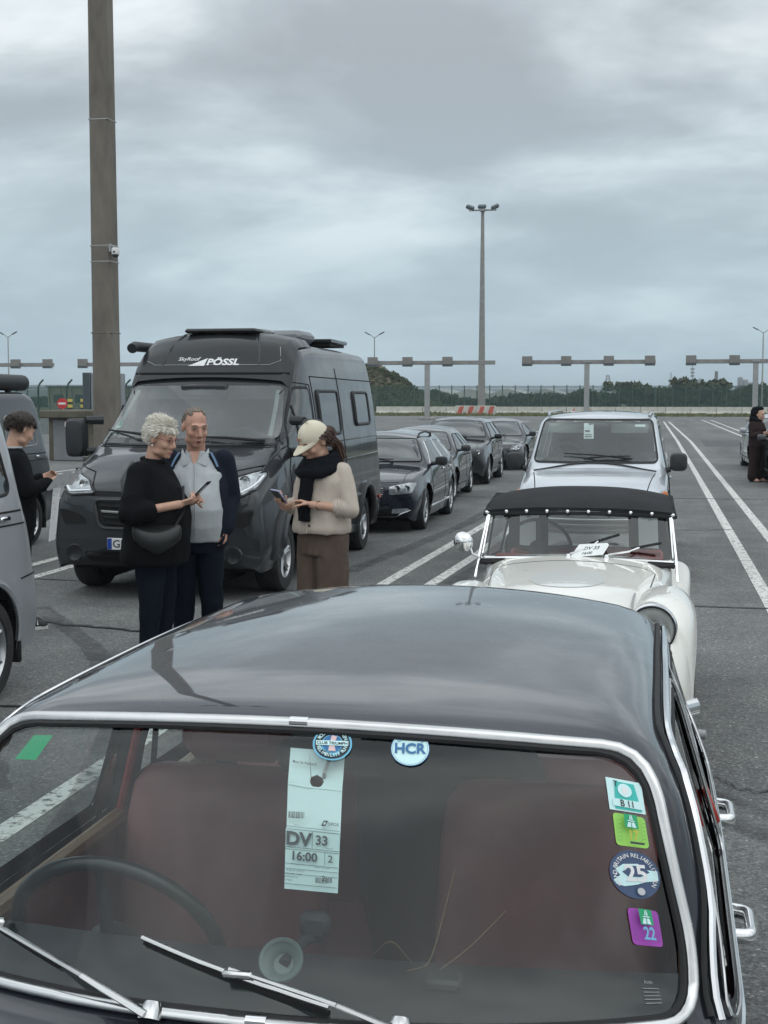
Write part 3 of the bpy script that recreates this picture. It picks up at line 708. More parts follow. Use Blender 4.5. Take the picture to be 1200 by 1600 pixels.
# a shell faces -y; its left flank is +x (car's own left when it faces the camera), right flank -x
class Shell:
    def __init__(s, st, arch=(), bow=((0, 0),), rs=.06, re=.09, step=.035, flare=.0, nroof=9, cap=True, bulge=.04, capz=None, side_bulge=.0, rexp=2.0):
        ys = [q[0] for q in st]; f = [pchip(ys, [q[i] for q in st]) for i in range(1, 10)]
        bf = pchip([b[0] for b in bow], [b[1] for b in bow]) if len(bow) > 1 else (lambda y: bow[0][1])
        Y = set(); y = ys[0]
        n = int((ys[-1] - ys[0]) / step)
        for i in range(n + 1): Y.add(round(ys[0] + (ys[-1] - ys[0]) * i / n, 4))
        for q in ys: Y.add(round(q, 4))
        for (yc, zc, r) in arch:
            Y = {q for q in Y if abs(abs(q - yc) - r) > .02}
            for k in range(25): Y.add(round(yc - r * math.cos(math.pi * k / 24), 4))
            Y.add(round(yc - r - .004, 4)); Y.add(round(yc + r + .004, 4))
        Y = sorted(q for q in Y if ys[0] <= q <= ys[-1])
        rings = []
        for y in Y:
            zb, zm, zs, ze, zt, wb, wm, ws, we = [g(y) for g in f]
            lo = pchip([zb, zm, zs], [wb, wm, ws]); z0 = zb; near = []
            for (yc, zc, r) in arch:
                if abs(y - yc) < r: z0 = max(z0, zc + math.sqrt(max(0, r * r - (y - yc) ** 2)))
            z0 = min(z0, zs - .03)
            S = Vector((ws, zs)); E = Vector((we, ze)); half = []
            d1 = Vector((lo(zs - .01) - ws, -.01)).normalized(); d2 = (E - S); l2 = d2.length; d2 = d2 / max(l2, 1e-6)
            r1 = min(rs, (zs - z0) * .45, l2 * .45); r2 = min(re, l2 * .45, we * .4)
            for i in range(15):
                z = z0 + (zs - r1 * 1.0 - z0) * i / 14; x = lo(z)
                for (yc, zc, r) in arch:
                    dd = math.hypot(y - yc, z - zc) - r
                    if -.02 < dd < .11 and flare: x += flare * (1 - max(dd, 0) / .11) ** 2
                half.append(Vector((x, z)))
            A = half[-1]; B = S + d2 * r1
            for i in range(1, 6): t = i / 5; half.append(A * (1 - t) ** 2 + S * 2 * t * (1 - t) + B * t * t)
            d3 = Vector((-we, 0)); r3 = min(r2, we * .5)
            def roof(x): return ze + (zt - ze) * (1 - (abs(x) / max(we, 1e-4)) ** rexp)
            C_ = E - d2 * r2
            nrm = Vector((d2.y, -d2.x))
            for i in range(1, 7):
                t = i / 7; p = B * (1 - t) + C_ * t; half.append(p + nrm * (side_bulge * 4 * t * (1 - t)))
            half.append(C_)
            D = Vector((we - r3, roof(we - r3)))
            for i in range(1, 6): t = i / 5; half.append(C_ * (1 - t) ** 2 + E * 2 * t * (1 - t) + D * t * t)
            for i in range(1, nroof + 1):
                x = (we - r3) * (1 - i / nroof); half.append(Vector((x, roof(x))))
            ring = [Vector((p.x, 0, p.y)) for p in half] + [Vector((-p.x, 0, p.y)) for p in half[-2::-1]]
            W = max(wm, .1); b = bf(y)
            rings.append([(p.x, y + b * (abs(p.x) / W) ** 2, p.z) for p in ring])
        s.v = []; s.f = []; k = len(rings[0]); s.k = k
        for r in rings: s.v += r
        for i in range(len(rings) - 1):
            for j in range(k - 1): s.f.append((i * k + j, (i + 1) * k + j, (i + 1) * k + j + 1, i * k + j + 1))
        if cap:
            for base, sg in ((0, -1), (len(rings) - 1, 1)):
                r0 = rings[base]; zc = (r0[0][2] + r0[k // 2][2]) / 2 if capz is None else capz; prev = base * k
                y0 = Y[base]; b = bf(y0)
                for q in range(1, 7):
                    c = 1 - q / 6; o = len(s.v); cs = max(c, .001)
                    for p in r0:
                        x = p[0] * cs; s.v.append((x, y0 + b * (abs(x) / max(f[5](y0), .1)) ** 2 + sg * bulge * (1 - c * c), zc + (p[2] - zc) * cs))
                    for j in range(k):
                        j2 = (j + 1) % k; a = (prev + j, prev + j2, o + j2, o + j); s.f.append(a if sg < 0 else a[::-1])
                    prev = o
                    if q == 1:
                        pass
                o = prev - 0
        s.bvh = BVHTree.FromPolygons([Vector(p) for p in s.v], s.f)
        s.holes = []
    def hole(s, poly, d): s.holes.append((poly, d)); return s
    def body(s, name, m, parent, ang=35):
        cut = set()
        for poly, d in s.holes:
            dv = DIRS[d][0]; x0 = min(p[0] for p in poly); x1 = max(p[0] for p in poly); y0 = min(p[1] for p in poly); y1 = max(p[1] for p in poly)
            for i, f in enumerate(s.f):
                if i in cut: continue
                c = sum((Vector(s.v[j]) for j in f), Vector()) / len(f)
                a = (c.y, c.z) if d in 'LR' else ((c.x, c.z) if d in 'FB' else (c.x, c.y))
                if not (x0 <= a[0] <= x1 and y0 <= a[1] <= y1) or not inpoly(a[0], a[1], poly): continue
                h = s.bvh.ray_cast(DIRS[d][1](*a), -dv)
                if h[0] is not None and (h[0] - c).length < .06: cut.add(i)
        mb = MB(); mb.v = list(s.v); mb.f = [f for i, f in enumerate(s.f) if i not in cut]; mb.m = [0] * len(mb.f)
        return mb.build(name, m, parent, ang=ang)
    def pt(s, a, b, d, off=0.):
        dv, o = DIRS[d]; h = s.bvh.ray_cast(o(a, b), -dv)
        if h[0] is None:
            q = o(a, b); q = q - dv * q.dot(dv)
            n = s.bvh.find_nearest(q + dv * 1.0); return n[0] + dv * off
        n = h[1]
        if n.dot(dv) < 0: n = -n
        return h[0] + n * off
    def patch(s, mb, poly, d, off=.004, r=.03, step=.04, rings=6, mi=0, skirt=.0):
        P = resamp(rpoly(poly, r), step); n = len(P); cx = sum(p[0] for p in P) / n; cy = sum(p[1] for p in P) / n
        vs = []; fs = []
        if skirt: vs += [s.pt(p[0], p[1], d, -skirt) for p in P]
        for k in range(rings):
            t = 1 - k / rings; vs += [s.pt(cx + (p[0] - cx) * t, cy + (p[1] - cy) * t, d, off) for p in P]
        vs.append(s.pt(cx, cy, d, off)); nr = rings + (1 if skirt else 0)
        for k in range(nr - 1):
            for i in range(n): fs.append((k * n + i, k * n + (i + 1) % n, (k + 1) * n + (i + 1) % n, (k + 1) * n + i))
        for i in range(n): fs.append(((nr - 1) * n + i, (nr - 1) * n + (i + 1) % n, nr * n))
        mb.add(vs, fs, mi); return mb
    def rim(s, mb, poly, d, rad=.008, off=.0, r=.03, step=.04, n=6, mi=0, flat=1.):
        mb.tube([s.pt(p[0], p[1], d, off) for p in resamp(rpoly(poly, r), step)], rad, n, closed=True, mi=mi, flat=flat); return mb
    def band(s, mb, poly, d, w, off=.003, r=.03, step=.03, mi=0):
        """flat ring w wide outside a polygon"""
        P = resamp(rpoly(poly, r), step); n = len(P); ar = sum(P[i][0] * P[(i + 1) % n][1] - P[(i + 1) % n][0] * P[i][1] for i in range(n)); sg = 1 if ar > 0 else -1
        vs = [s.pt(p[0], p[1], d, off) for p in P]; vs2 = []
        for i in range(n):
            t = Vector(P[(i + 1) % n]) - Vector(P[i - 1]); t = t.normalized(); o = Vector((t.y, -t.x)) * sg * w; vs2.append(s.pt(P[i][0] + o.x, P[i][1] + o.y, d, off))
        mb.add(vs + vs2, [(i, (i + 1) % n, n + (i + 1) % n, n + i) for i in range(n)], mi); return mb
    def line(s, mb, pts, d, rad=.004, off=.0, step=.05, n=5, mi=0, flat=1.):
        mb.tube([s.pt(p[0], p[1], d, off) for p in resamp(pts, step, False)], rad, n, mi=mi, flat=flat); return mb

def wheel(parent, x, y, r, w, side, style='alloy', rim_m='alloy', rr=.68, spokes=10, name='wheel'):
    """side +1: outer face looks to +x"""
    M = Matrix.Translation((x, y, r)) @ Matrix.Rotation(R(90 * side), 4, 'Y')
    h = w / 2; rim = r * rr
    t = MB(M); t.lathe([(rim, -h * .92), (rim * 1.04, -h), (r * .93, -h), (r * .985, -h * .8), (r, -h * .55), (r, h * .55), (r * .985, h * .8), (r * .93, h), (rim * 1.06, h), (rim, h * .9)], 40)
    for k in range(3): t.lathe([(r * 1.003, (-.35 + k * .35) * h - .004), (r * .99, (-.35 + k * .35) * h), (r * 1.003, (-.35 + k * .35) * h + .004)], 40)
    o = t.build(name, 'tyre', parent)
    m = MB(M); m.lathe([(rim, -h * .9), (rim * .97, -h * .3), (rim * .93, h * .2), (rim * .95, h * .8), (rim, h * .92)], 36)
    m.lathe([(rim * .93, -h * .1), (rim * .4, -h * .2), (0, -h * .2)], 24, mi=1)
    if style == 'disc': m.lathe([(rim * .95, h * .7), (rim * .8, h * .45), (rim * .55, h * .7), (rim * .3, h * .9), (0, h * .95)], 32)
    else:
        for k in range(spokes):
            a = 2 * math.pi * k / spokes; a2 = a + (.16 if k % 2 else -.16)
            m.tube([(rim * .2 * math.cos(a), rim * .2 * math.sin(a), h * .62), (rim * .6 * math.cos(a2), rim * .6 * math.sin(a2), h * .66), (rim * .96 * math.cos(a2), rim * .96 * math.sin(a2), h * .7)], [rim * .1, rim * .065, rim * .09], 5)
        m.lathe([(rim * .27, h * .5), (rim * .25, h * .75), (rim * .1, h * .85), (0, h * .85)], 20)
    m.build('rim', [rim_m, 'dark_gap'], o)
    return o
def underside(parent, x0, x1, y0, y1, z0, z1, arch=(), wr=.0, name='underbody'):
    mb = MB().box(((x0 + x1) / 2, (y0 + y1) / 2, (z0 + z1) / 2), (x1 - x0, y1 - y0, z1 - z0))
    for (yc, zc, r) in arch:
        for s in (-1, 1):
            xo = (x1 if s > 0 else x0); xi = xo - s * wr; n = 16; vs = []
            for i in range(n + 1):
                a = math.pi * i / n; vs += [(xo, yc - (r + .03) * math.cos(a), zc + (r + .03) * math.sin(a)), (xi, yc - (r + .03) * math.cos(a), zc + (r + .03) * math.sin(a))]
            mb.add(vs, [(2 * i, 2 * i + 2, 2 * i + 3, 2 * i + 1) for i in range(n)])
            mb.add([(xi, yc - r - .03, zc - r * .5), (xi, yc + r + .03, zc - r * .5), (xi, yc + r + .03, zc + r), (xi, yc - r - .03, zc + r)], [(0, 1, 2, 3)])
    return mb.build(name, 'underbody', parent)
def mirror_lr(poly): return [(-x, z) for x, z in poly][::-1]
def door_mirror(parent, x, y, z, side, m='black_plastic', sx=.2, sy=.1, sz=.15, drop=.0):
    """housing outboard of (x, y, z); glass looks to the rear (+y)"""
    mb = MB(); mb.tube([(x - side * .02, y, z - sz * .35), (x + side * .06, y - .01, z - sz * .25)], [.035, .03], 8)
    c = (x + side * (.05 + sx / 2), y, z + drop)
    n = 14; rings = []
    for (t, k) in ((-1, .55), (-.85, .85), (-.4, 1), (.3, 1), (.8, .96), (1, .9)):
        ring = []
        for j in range(n * 2):
            a = math.pi * j / n; ca, sa = math.cos(a), math.sin(a); e = .55
            ring.append((c[0] + math.copysign(abs(ca) ** e, ca) * sx / 2 * k, c[1] + t * sy / 2, c[2] + math.copysign(abs(sa) ** e, sa) * sz / 2 * k))
        rings.append(ring)
    mb.loft(rings, caps=True); o = mb.build('door_mirror', m, parent)
    MB().box((c[0], c[1] + sy / 2 + .001, c[2]), (sx * .78, .008, sz * .78), .003).build('mirror_glass', 'mirror_glass', o)
    return o
def seat(parent, x, y, z, m, w=.5, hb=.62, rake=12, head=True, name='seat'):
    M = Matrix.Translation((x, y, z)) @ Matrix.Rotation(R(-rake), 4, 'X')
    mb = MB().box((x, y - .22, z - .06), (w, .5, .16), .05); mb.box((0, 0, hb / 2), (w, .14, hb), .05, M=M)
    o = mb.build(name, m, parent)
    if head: MB().box((0, .01, hb + .12), (w * .55, .1, .18), .045, M=M).build('headrest', m, o)
    return o
def steering(parent, x, y, z, r, tilt, m='rubber', tube=.014, spokes=((-.95, -.1), (.95, -.1), (0, -1))):
    M = Matrix.Translation((x, y, z)) @ Matrix.Rotation(R(tilt), 4, 'X')   # wheel plane normal = local z
    mb = MB(M); mb.tube([(r * math.cos(2 * math.pi * i / 40), r * math.sin(2 * math.pi * i / 40), 0) for i in range(40)], tube, 8, closed=True)
    o = mb.build('steering_wheel', m, parent)
    s = MB(M)
    for (a, b) in spokes: s.tube([(0, 0, -.02), (a * r, b * r, 0)], [.018, .012], 6)
    s.lathe([(0, .02), (.05, .02), (.06, 0), (.06, -.05), (.03, -.2), (0, -.2)], 18); s.build('hub', m, o)
    return o
def lettering(mb, txt, size, M, mi=0, **k):
    v, f = textgeo(txt, size, **k); mb.add(v, f, mi, M)
def plate(parent, x, y, z, txt, w=.52, h=.11, rz=0, white='white_paint_plate'):
    M = Matrix.Translation((x, y, z)) @ Matrix.Rotation(R(90), 4, 'X')
    mb = MB(); mb.box((0, 0, -.006), (w, h, .012), .003, M=M, mi=0); mb.box((-w / 2 + .024, 0, .0015), (.042, h * .94, .001), 0, mi=1, M=M)
    lettering(mb, txt, h * .92, M @ Matrix.Translation((.02, -.003, .0022)), 2, bold=.0012)
    return mb.build('number_plate', [white, 'plate_blue', 'plate_black'], parent)

# ---------------------------------------------------------------- the dark grey saloon in the foreground
HX, HY = -.612, .45
hero_st = [(0, .30, .45, .62, .68, .72, .66, .70, .66, .55), (.15, .22, .5, .74, .80, .83, .70, .74, .71, .60), (.9, .2, .55, .83, .865, .895, .735, .765, .74, .65),
           (1.31, .2, .56, .87, .902, .928, .745, .775, .75, .68), (1.42, .2, .56, .885, .918, .946, .745, .775, .75, .682),
           (1.82, .2, .56, .905, 1.318, 1.362, .745, .775, .75, .628), (1.90, .2, .56, .905, 1.334, 1.378, .745, .775, .75, .625), (2.1, .2, .56, .905, 1.342, 1.394, .745, .775, .75, .620),
           (2.7, .2, .56, .90, 1.350, 1.405, .745, .775, .75, .615), (3.2, .2, .56, .895, 1.342, 1.400, .745, .775, .745, .610), (3.5, .2, .56, .89, 1.29, 1.36, .745, .77, .74, .585),
           (3.78, .22, .56, .88, 1.10, 1.18, .74, .765, .735, .58), (4.0, .24, .56, .86, .93, .98, .73, .76, .73, .61), (4.4, .26, .56, .82, .87, .92, .71, .74, .71, .61), (4.6, .3, .52, .72, .77, .81, .67, .70, .67, .56)]
hero_arch = [(.62, .31, .36), (3.35, .31, .36)]
hero = Shell(hero_st, hero_arch, bow=((0, .12), (.9, .16), (1.44, .27), (1.82, .085), (2.2, .02), (3.2, -.02), (3.9, -.18), (4.6, -.1)), rs=.05, re=.11, step=.02, nroof=16, rexp=2.3)
hero_ws = [(-.665, .945), (-.3, .966), (0, .973), (.3, .964), (.665, .945), (.662, 1.03), (.588, 1.322), (.3, 1.345), (0, 1.353), (-.3, 1.345), (-.588, 1.322), (-.662, 1.03)]
HWR = [.07, .2, .2, .2, .07, .1, .075, .3, .3, .3, .075, .1]
mat('hero_paint', (.016, .018, .025), .3, .0, coat=1., rvar=.06, vs=9, bump=.05, bs=2.2)
mat('hero_leather', (.19, .066, .066), .55, var=.2, vs=4, bump=.03, bs=40)
mat('hero_leather_red', (.22, .02, .022), .5, bump=.1, bs=60)
mat('hero_wood', (.26, .16, .10), .4, col2=(.16, .09, .05), vs=6, stretch=(8, 1, 8))
mat('hero_dash', (.018, .02, .021), .6, var=.1, vs=8)
mat('jacket_cloth', (.018, .021, .025), .8, bump=.5, bs=14)
mat('wheel_black', (.012, .016, .017), .3, spec=.6)
mat('cup_plastic', (.13, .165, .155), .3)
mat('cable', (.12, .08, .035), .5)
mat('s_green', (.015, .36, .15), .5)
mat('s_cyan', (.62, .86, .86), .5)
mat('s_teal', (.04, .50, .44), .5)
mat('s_lime', (.34, .68, .12), .5)
mat('s_purple', (.36, .06, .42), .5)
mat('s_navy', (.05, .085, .17), .5)
mat('s_black', (.015, .025, .035), .5)
mat('s_blue', (.03, .15, .34), .5)
mat('s_skyblue', (.16, .47, .66), .5)
mat('s_gold', (.55, .48, .06), .5)
mat('s_pink', (.70, .50, .50), .5)
mat('permit_paper', (.70, .84, .83), .7, var=.03, vs=8)
mat('permit_band', (.56, .70, .69), .7)
mat('permit_ink', (.05, .06, .065), .7)
glass('hero_glass', (.84, .90, .89), 1.54)
HPAINT = 'hero_paint'
def build_hero():
    t = thing('saloon_car', 'dark grey classic saloon car in the foreground with stickers on its windscreen', 'car', (HX, HY, 0))
    sh = hero
    fw = [(1.76, .935), (2.60, .93), (2.60, 1.272), (2.02, 1.272)]; qd = [(2.70, .93), (3.30, .93), (3.46, 1.06), (3.30, 1.24), (3.16, 1.27), (2.70, 1.274)]
    bw = [(-.53, .99), (.53, .99), (.47, 1.285), (-.47, 1.285)]
    P = rpoly(hero_ws, HWR); sh.hole(P, 'F'); sh.hole(rpoly(bw, .08), 'B')
    for d in 'LR': sh.hole(rpoly(fw, .035), d); sh.hole(rpoly(qd, .05), d)
    sh.body('body', HPAINT, t, ang=50)
    g = MB(); sh.patch(g, hero_ws, 'F', .002, HWR, step=.03, rings=16); wsg = g.build('windscreen', 'hero_glass', t, ang=80)
    g = MB(); sh.rim(g, hero_ws, 'F', .0115, .007, HWR, step=.025, n=10, flat=.55); tr = g.build('windscreen_trim', 'trim_steel', t, ang=60)
    for (x0, zz) in ((.0, 1.353), (.02, .973)):
        g = MB(); g.tube([sh.pt(x0 + dx, zz, 'F', .009) for dx in (-.016, -.008, 0, .008, .016)], .0128, 10, flat=.62); g.build('trim_joint', 'chrome', tr)
    inner = [(x * .982, 1.15 + (z - 1.15) * .962) for x, z in hero_ws]
    g = MB(); sh.band(g, inner, 'F', .010, .006, HWR); sh.rim(g, inner, 'F', .006, .005, HWR, step=.03, n=6); g.build('windscreen_rubber', 'rubber', t)
    for d in 'LR':
        s = 1 if d == 'L' else -1
        for p, r in ((fw, .035), (qd, .05)):
            g = MB(); sh.patch(g, p, d, -.006, r, step=.05, rings=4); o = g.build('side_window', 'hero_glass', t)
            g = MB(); sh.band(g, p, d, .012, .003, r); g.build('window_rubber', 'rubber', o)
            q = [(a + (.024 if a > (p[0][0] + p[1][0]) / 2 else -.024), b + (.022 if b > 1.1 else -.02)) for a, b in p]
            g = MB(); sh.rim(g, q, d, .0035, .006, r, step=.04, n=6); g.build('window_trim', 'trim_steel', o)
        # gutter: black groove, bright strip
        path = spath([(1.70, .94), (1.73, .985), (1.81, 1.105), (1.885, 1.22), (1.95, 1.285), (2.08, 1.314), (2.4, 1.322), (2.7, 1.324), (3.2, 1.312), (3.42, 1.265), (3.62, 1.14), (3.80, .98)], 70)
        g = MB(); sh.line(g, path, d, .0065, .003, step=.04, n=8); g.build('gutter', 'rubber', t)
        g = MB(); sh.line(g, [(a + .006, b - .010) for a, b in path], d, .008, .010, step=.04, n=8); g.build('gutter_trim', 'chrome', t)
        g = MB(); sh.line(g, [(1.55, .895), (4.2, .875)], d, .006, .005, step=.06); g.build('waist_trim', 'chrome', t)
        g = MB(); sh.line(g, [(2.655, .30), (2.655, .90)], d, .004, -.001); g.build('door_gap', 'dark_gap', t)
        g = MB(); sh.line(g, [(1.55, .30), (1.52, .7), (1.60, .90)], d, .004, -.001); g.build('front_door_gap', 'dark_gap', t)
        g = MB(); sh.line(g, [(3.35, .70), (3.48, .80), (3.52, .90)], d, .004, -.001); g.build('rear_door_gap', 'dark_gap', t)
        g = MB(); sh.line(g, [(.3, .74), (1.5, .755), (3.5, .745), (4.4, .72)], d, .012, -.004, n=6); g.build('swage_line', HPAINT, t)
        # pull handles
        for y in (2.47, 3.27):
            b = sh.pt(y, .80, d, 0); x0 = b.x; g = MB(); z = b.z
            g.box((x0 + s * .004, y, z), (.012, .20, .036), .005)
            g.tube([(p[0], p[1], z + .002) for p in resamp(rpoly([(x0, y - .074), (x0 + s * .046, y - .070), (x0 + s * .046, y + .066), (x0, y + .078)], [0, .022, .026, 0], 6), .02, False)], .0125, 14, flat=1.3)
            g.lathe([(0, .012), (.011, .01), (.012, 0)], 12, M=Matrix.Translation((x0 + s * .004, y + .055, z - .001)) @ Matrix.Rotation(R(90 * s), 4, 'Y')); g.build('door_handle', 'chrome', t)
        b = sh.pt(2.655, 1.0, d, .006); M = Matrix.Translation(b) @ Matrix.Rotation(R(-s * 21), 4, 'Y')
        MB().box((0, 0, 0), (.014, .032, .085), .005, M=M).build('pillar_lamp', 'red_lens', t)
        b = sh.pt(3.62, .92, d, .012); MB().lathe([(.016, 0), (.014, .022), (.0, .026)], 12, M=Matrix.Translation(b) @ Matrix.Rotation(R(90 * s), 4, 'Y')).build('window_knob', 'galv', t)
        for y in (.62, 3.35): wheel(t, s * .66, y, .30, .17, s, 'disc', 'chrome', .6)
    g = MB(); sh.patch(g, bw, 'B', -.004, .08, step=.05); g.build('rear_window', 'hero_glass', t)
    g = MB(); sh.rim(g, bw, 'B', .012, .006, .08); g.build('rear_window_trim', 'trim_steel', t)
    # wipers (arm > blade)
    def wip(piv, mid, a, b, nm='wiper'):
        o = MB(); p0 = sh.pt(*piv, 'F', .022); p1 = sh.pt(piv[0] * .65 + mid[0] * .35, piv[1] * .65 + mid[1] * .35, 'F', .04); p2 = sh.pt(*mid, 'F', .026)
        o.tube([p0, p1], [.010, .007], 8, flat=.6); o.tube([p1, p2], [.0055, .0045], 8, flat=.7); o.lathe([(0, .03), (.014, .028), (.02, .015), (.021, 0)], 16, M=Matrix.Translation(sh.pt(*piv, 'F', .004)) @ Matrix.Rotation(R(-38), 4, 'X'))
        o = o.build(nm, 'trim_steel', t)
        bl = MB(); n = 12; pts = [sh.pt(a[0] + (b[0] - a[0]) * i / n, a[1] + (b[1] - a[1]) * i / n, 'F', .017) for i in range(n + 1)]
        bl.tube(pts, .005, 8, flat=.8); bl.box((pts[6] + pts[7]) / 2 + Vector((0, -.006, .006)), (.05, .016, .012), .004); bl.build('blade_frame', 'trim_steel', o)
        MB().tube([sh.pt(a[0] + (b[0] - a[0]) * i / n, a[1] - .004 + (b[1] - a[1]) * i / n, 'F', .007) for i in range(n + 1)], .0045, 6).build('blade_rubber', 'rubber', o)
    wip((.235, .962), (-.035, 1.022), (-.192, 1.048), (.126, .989))
    wip((-.150, .960), (-.487, 1.022), (-.66, 1.05), (-.335, .998))
    # cabin
    g = MB(); vs = []
    for i in range(25):
        x = -.66 + 1.32 * i / 24; b = .27 * (x / .775) ** 2; vs += [(x, 1.46 + b, .944), (x, 1.60 + b * .6, .952), (x, 1.80 + b * .25, .945), (x, 1.86 + b * .2, .90), (x, 1.84, .72)]
    g.add(vs, [(i * 5 + k, i * 5 + k + 1, (i + 1) * 5 + k + 1, (i + 1) * 5 + k) for i in range(24) for k in range(4)]); g.build('dashboard', 'hero_dash', t)
    M = Matrix.Translation((-.385, 1.90, .895)) @ Matrix.Rotation(R(-64), 4, 'X')
    g = MB(M); g.tube([(.20 * math.cos(2 * math.pi * i / 56), .20 * math.sin(2 * math.pi * i / 56), 0) for i in range(56)], .0145, 12, closed=True); sw = g.build('steering_wheel', 'wheel_black', t)
    g = MB(M)
    for a in (25, 175, 270):
        ca, sa = math.cos(R(a)), math.sin(R(a)); g.tube([(.045 * ca, .045 * sa, -.03), (.12 * ca, .12 * sa, -.015), (.192 * ca, .192 * sa, 0)], [.016, .012, .012], 8, flat=.45)
    g.build('spokes', 'dark_alloy', sw)
    g = MB(M); g.lathe([(0, .01), (.045, .008), (.055, -.005), (.055, -.03), (.07, -.05), (.075, -.16), (.0, -.18)], 28); g.build('hub', 'hero_dash', sw)
    MB(M).tube([(.06, .0, -.09), (.18, .03, -.08), (.21, .035, -.075)], [.006, .006, .009], 8).build('stalk', 'chrome', sw)
    def hseat(x, head, nm='seat'):
        Mx = Matrix.Translation((x, 2.50, .42)) @ Matrix.Rotation(R(-13), 4, 'X'); g = MB()
        n = 12; rings = []
        for (z, w, th) in ((0, .23, .07), (.1, .245, .085), (.3, .25, .085), (.5, .245, .08), (.58, .235, .07), (.62, .21, .045), (.632, .17, .015)):
            rg = []
            for j in range(28):
                a = 2 * math.pi * j / 28; ca, sa = math.cos(a), math.sin(a); bx = math.copysign(abs(ca) ** .35, ca) * w; by = math.copysign(abs(sa) ** .5, sa) * th
                if by < 0: by += .028 * (1 - (bx / w) ** 2) * (1 if z < .55 else .3)
                rg.append((bx, by, z))
            rings.append(rg)
        g.loft(rings, caps=True, M=Mx); g.box((x, 2.30, .40), (.50, .52, .17), .06); o = g.build(nm, 'hero_leather', t, ang=50)
        g = MB()
        for dx in (-.12, 0, .12): g.tube([Mx @ Vector((dx, -.066 + .03 * (1 - (dx / .25) ** 2), z / 10)) for z in range(1, 6)], .0035, 5)
        g.build('stitching', 'hero_leather', o)
        if head: MB().box((0, .02, .715), (.27, .10, .15), .04, M=Mx).build('headrest', 'hero_leather', o)
    hseat(-.40, True); hseat(.365, False)
    g = MB().box((0, 3.35, .62), (1.22, .16, .58), .06); g.box((0, 3.05, .40), (1.2, .5, .16), .05); g.build('rear_bench', 'hero_leather', t)
    MB().box((0, 3.62, .90), (1.2, .42, .02), .005).build('parcel_shelf', 'hero_dash', t)
    MB().box((0, 2.4, .24), (1.4, 2.2, .03)).build('floor', 'hero_dash', t)
    for s in (-1, 1):
        g = MB().box((s * .685, 2.45, .62), (.03, 1.75, .52), .012); dc = g.build('door_card', 'hero_leather', t)
        g = MB().tube([(s * .672, 1.60, .905), (s * .672, 2.62, .905)], .022, 8); g.build('wood_capping', 'hero_wood', dc)
        g = MB().tube([(s * .672, 2.70, .905), (s * .672, 3.35, .905)], .022, 8); g.build('wood_capping', 'hero_wood', dc)
        # B pillar with red draught trim and belt
        MB().tube([(s * .70, 2.655, .88), (s * .66, 2.655, 1.08), (s * .60, 2.655, 1.28)], .034, 8).build('centre_pillar', 'hero_dash', t)
        MB().tube([(s * .675, 2.60, .70), (s * .672, 2.60, .92), (s * .628, 2.60, 1.10), (s * .575, 2.60, 1.28)], .011, 8).build('draught_trim', 'hero_leather_red', t)
        MB().tube([(s * .60, 2.69, 1.24), (s * .625, 2.70, 1.0), (s * .64, 2.66, .55)], .018, 6, flat=.25).build('seat_belt', 'rubber', t)
        MB().box((s * .598, 2.685, 1.20), (.012, .03, .05), .004).build('belt_buckle', 'chrome', t)
    # roof mirror (seen dark behind the permit) and phone mount
    MB().box((.03, 1.90, 1.272), (.20, .03, .062), .018).build('interior_mirror', 'hero_dash', t)
    o = sh.pt(.035, 1.045, 'F', -.006); n = (sh.pt(.035, 1.045, 'F', 0) - o).normalized(); M = Matrix.Translation(o) @ n.to_track_quat('Z', 'Y').to_matrix().to_4x4()
    g = MB(M); g.lathe([(.034, 0), (.033, -.006), (.022, -.012), (.016, -.022), (0, -.024)], 28); g.lathe([(.036, -.001), (.034, .002), (.03, -.001)], 28); pm = g.build('suction_cup', 'cup_plastic', t)
    MB().tube([o - n * .02, o + Vector((.02, .07, .005)), o + Vector((.035, .12, -.01))], .009, 8).build('mount_arm', 'hero_dash', pm)
    MB().box(o + Vector((.03, .10, .02)), (.05, .03, .045), .01).build('mount_clamp', 'hero_dash', pm)
    for k, pts in enumerate(([(.13, 1.80, .955), (.17, 1.75, 1.0), (.20, 1.78, .955)], [(.20, 1.74, .955), (.235, 1.74, .97), (.265, 1.85, 1.10)], [(.24, 1.72, .955), (.30, 1.74, 1.0), (.36, 1.80, 1.05)])):
        f = [pchip([0, 1, 2], [p[i] for p in pts]) for i in range(3)]; MB().tube([(f[0](q / 5), f[1](q / 5), f[2](q / 5)) for q in range(11)], .0014, 5).build('charging_cable', 'cable', t)
    MB().box((.27, 1.70, .962), (.06, .05, .02), .006).build('dash_switch', 'hero_dash', t)
    # a dark jacket over a bag between the seats
    rnd = random.Random(3); rings = []
    for k, (z, rx, ry) in enumerate(((.45, .20, .16), (.7, .235, .18), (.9, .25, .185), (1.02, .235, .17), (1.10, .18, .13), (1.13, .10, .07))):
        rings.append([(.10 + rx * math.cos(2 * math.pi * j / 32) * (1 + .14 * noise.noise((j * .55, z * 5, 1))), 2.88 + ry * math.sin(2 * math.pi * j / 32) * (1 + .14 * noise.noise((j * .5, z * 5, 4))), z + .03 * noise.noise((j * .4, z * 4, 8)) - .03 * math.cos(2 * math.pi * j / 32)) for j in range(32)])
    g = MB(); g.loft(rings, caps=True); j = g.build('travel_bag', 'jacket_cloth', None, ang=70); j.location = (HX, HY, 0)
    tag(j, 'dark bag and jacket piled behind the front seats of the foreground saloon', 'bag')
    underside(t, -.68, .68, .35, 4.4, .16, .36, hero_arch, .24)
    # front end (outside the frame): lamps, grille, bumper
    g = MB(); sh.patch(g, [(-.36, .48), (.36, .48), (.36, .62), (-.36, .62)], 'F', .006, .03, rings=3); g.build('grille', 'lamp_black', t)
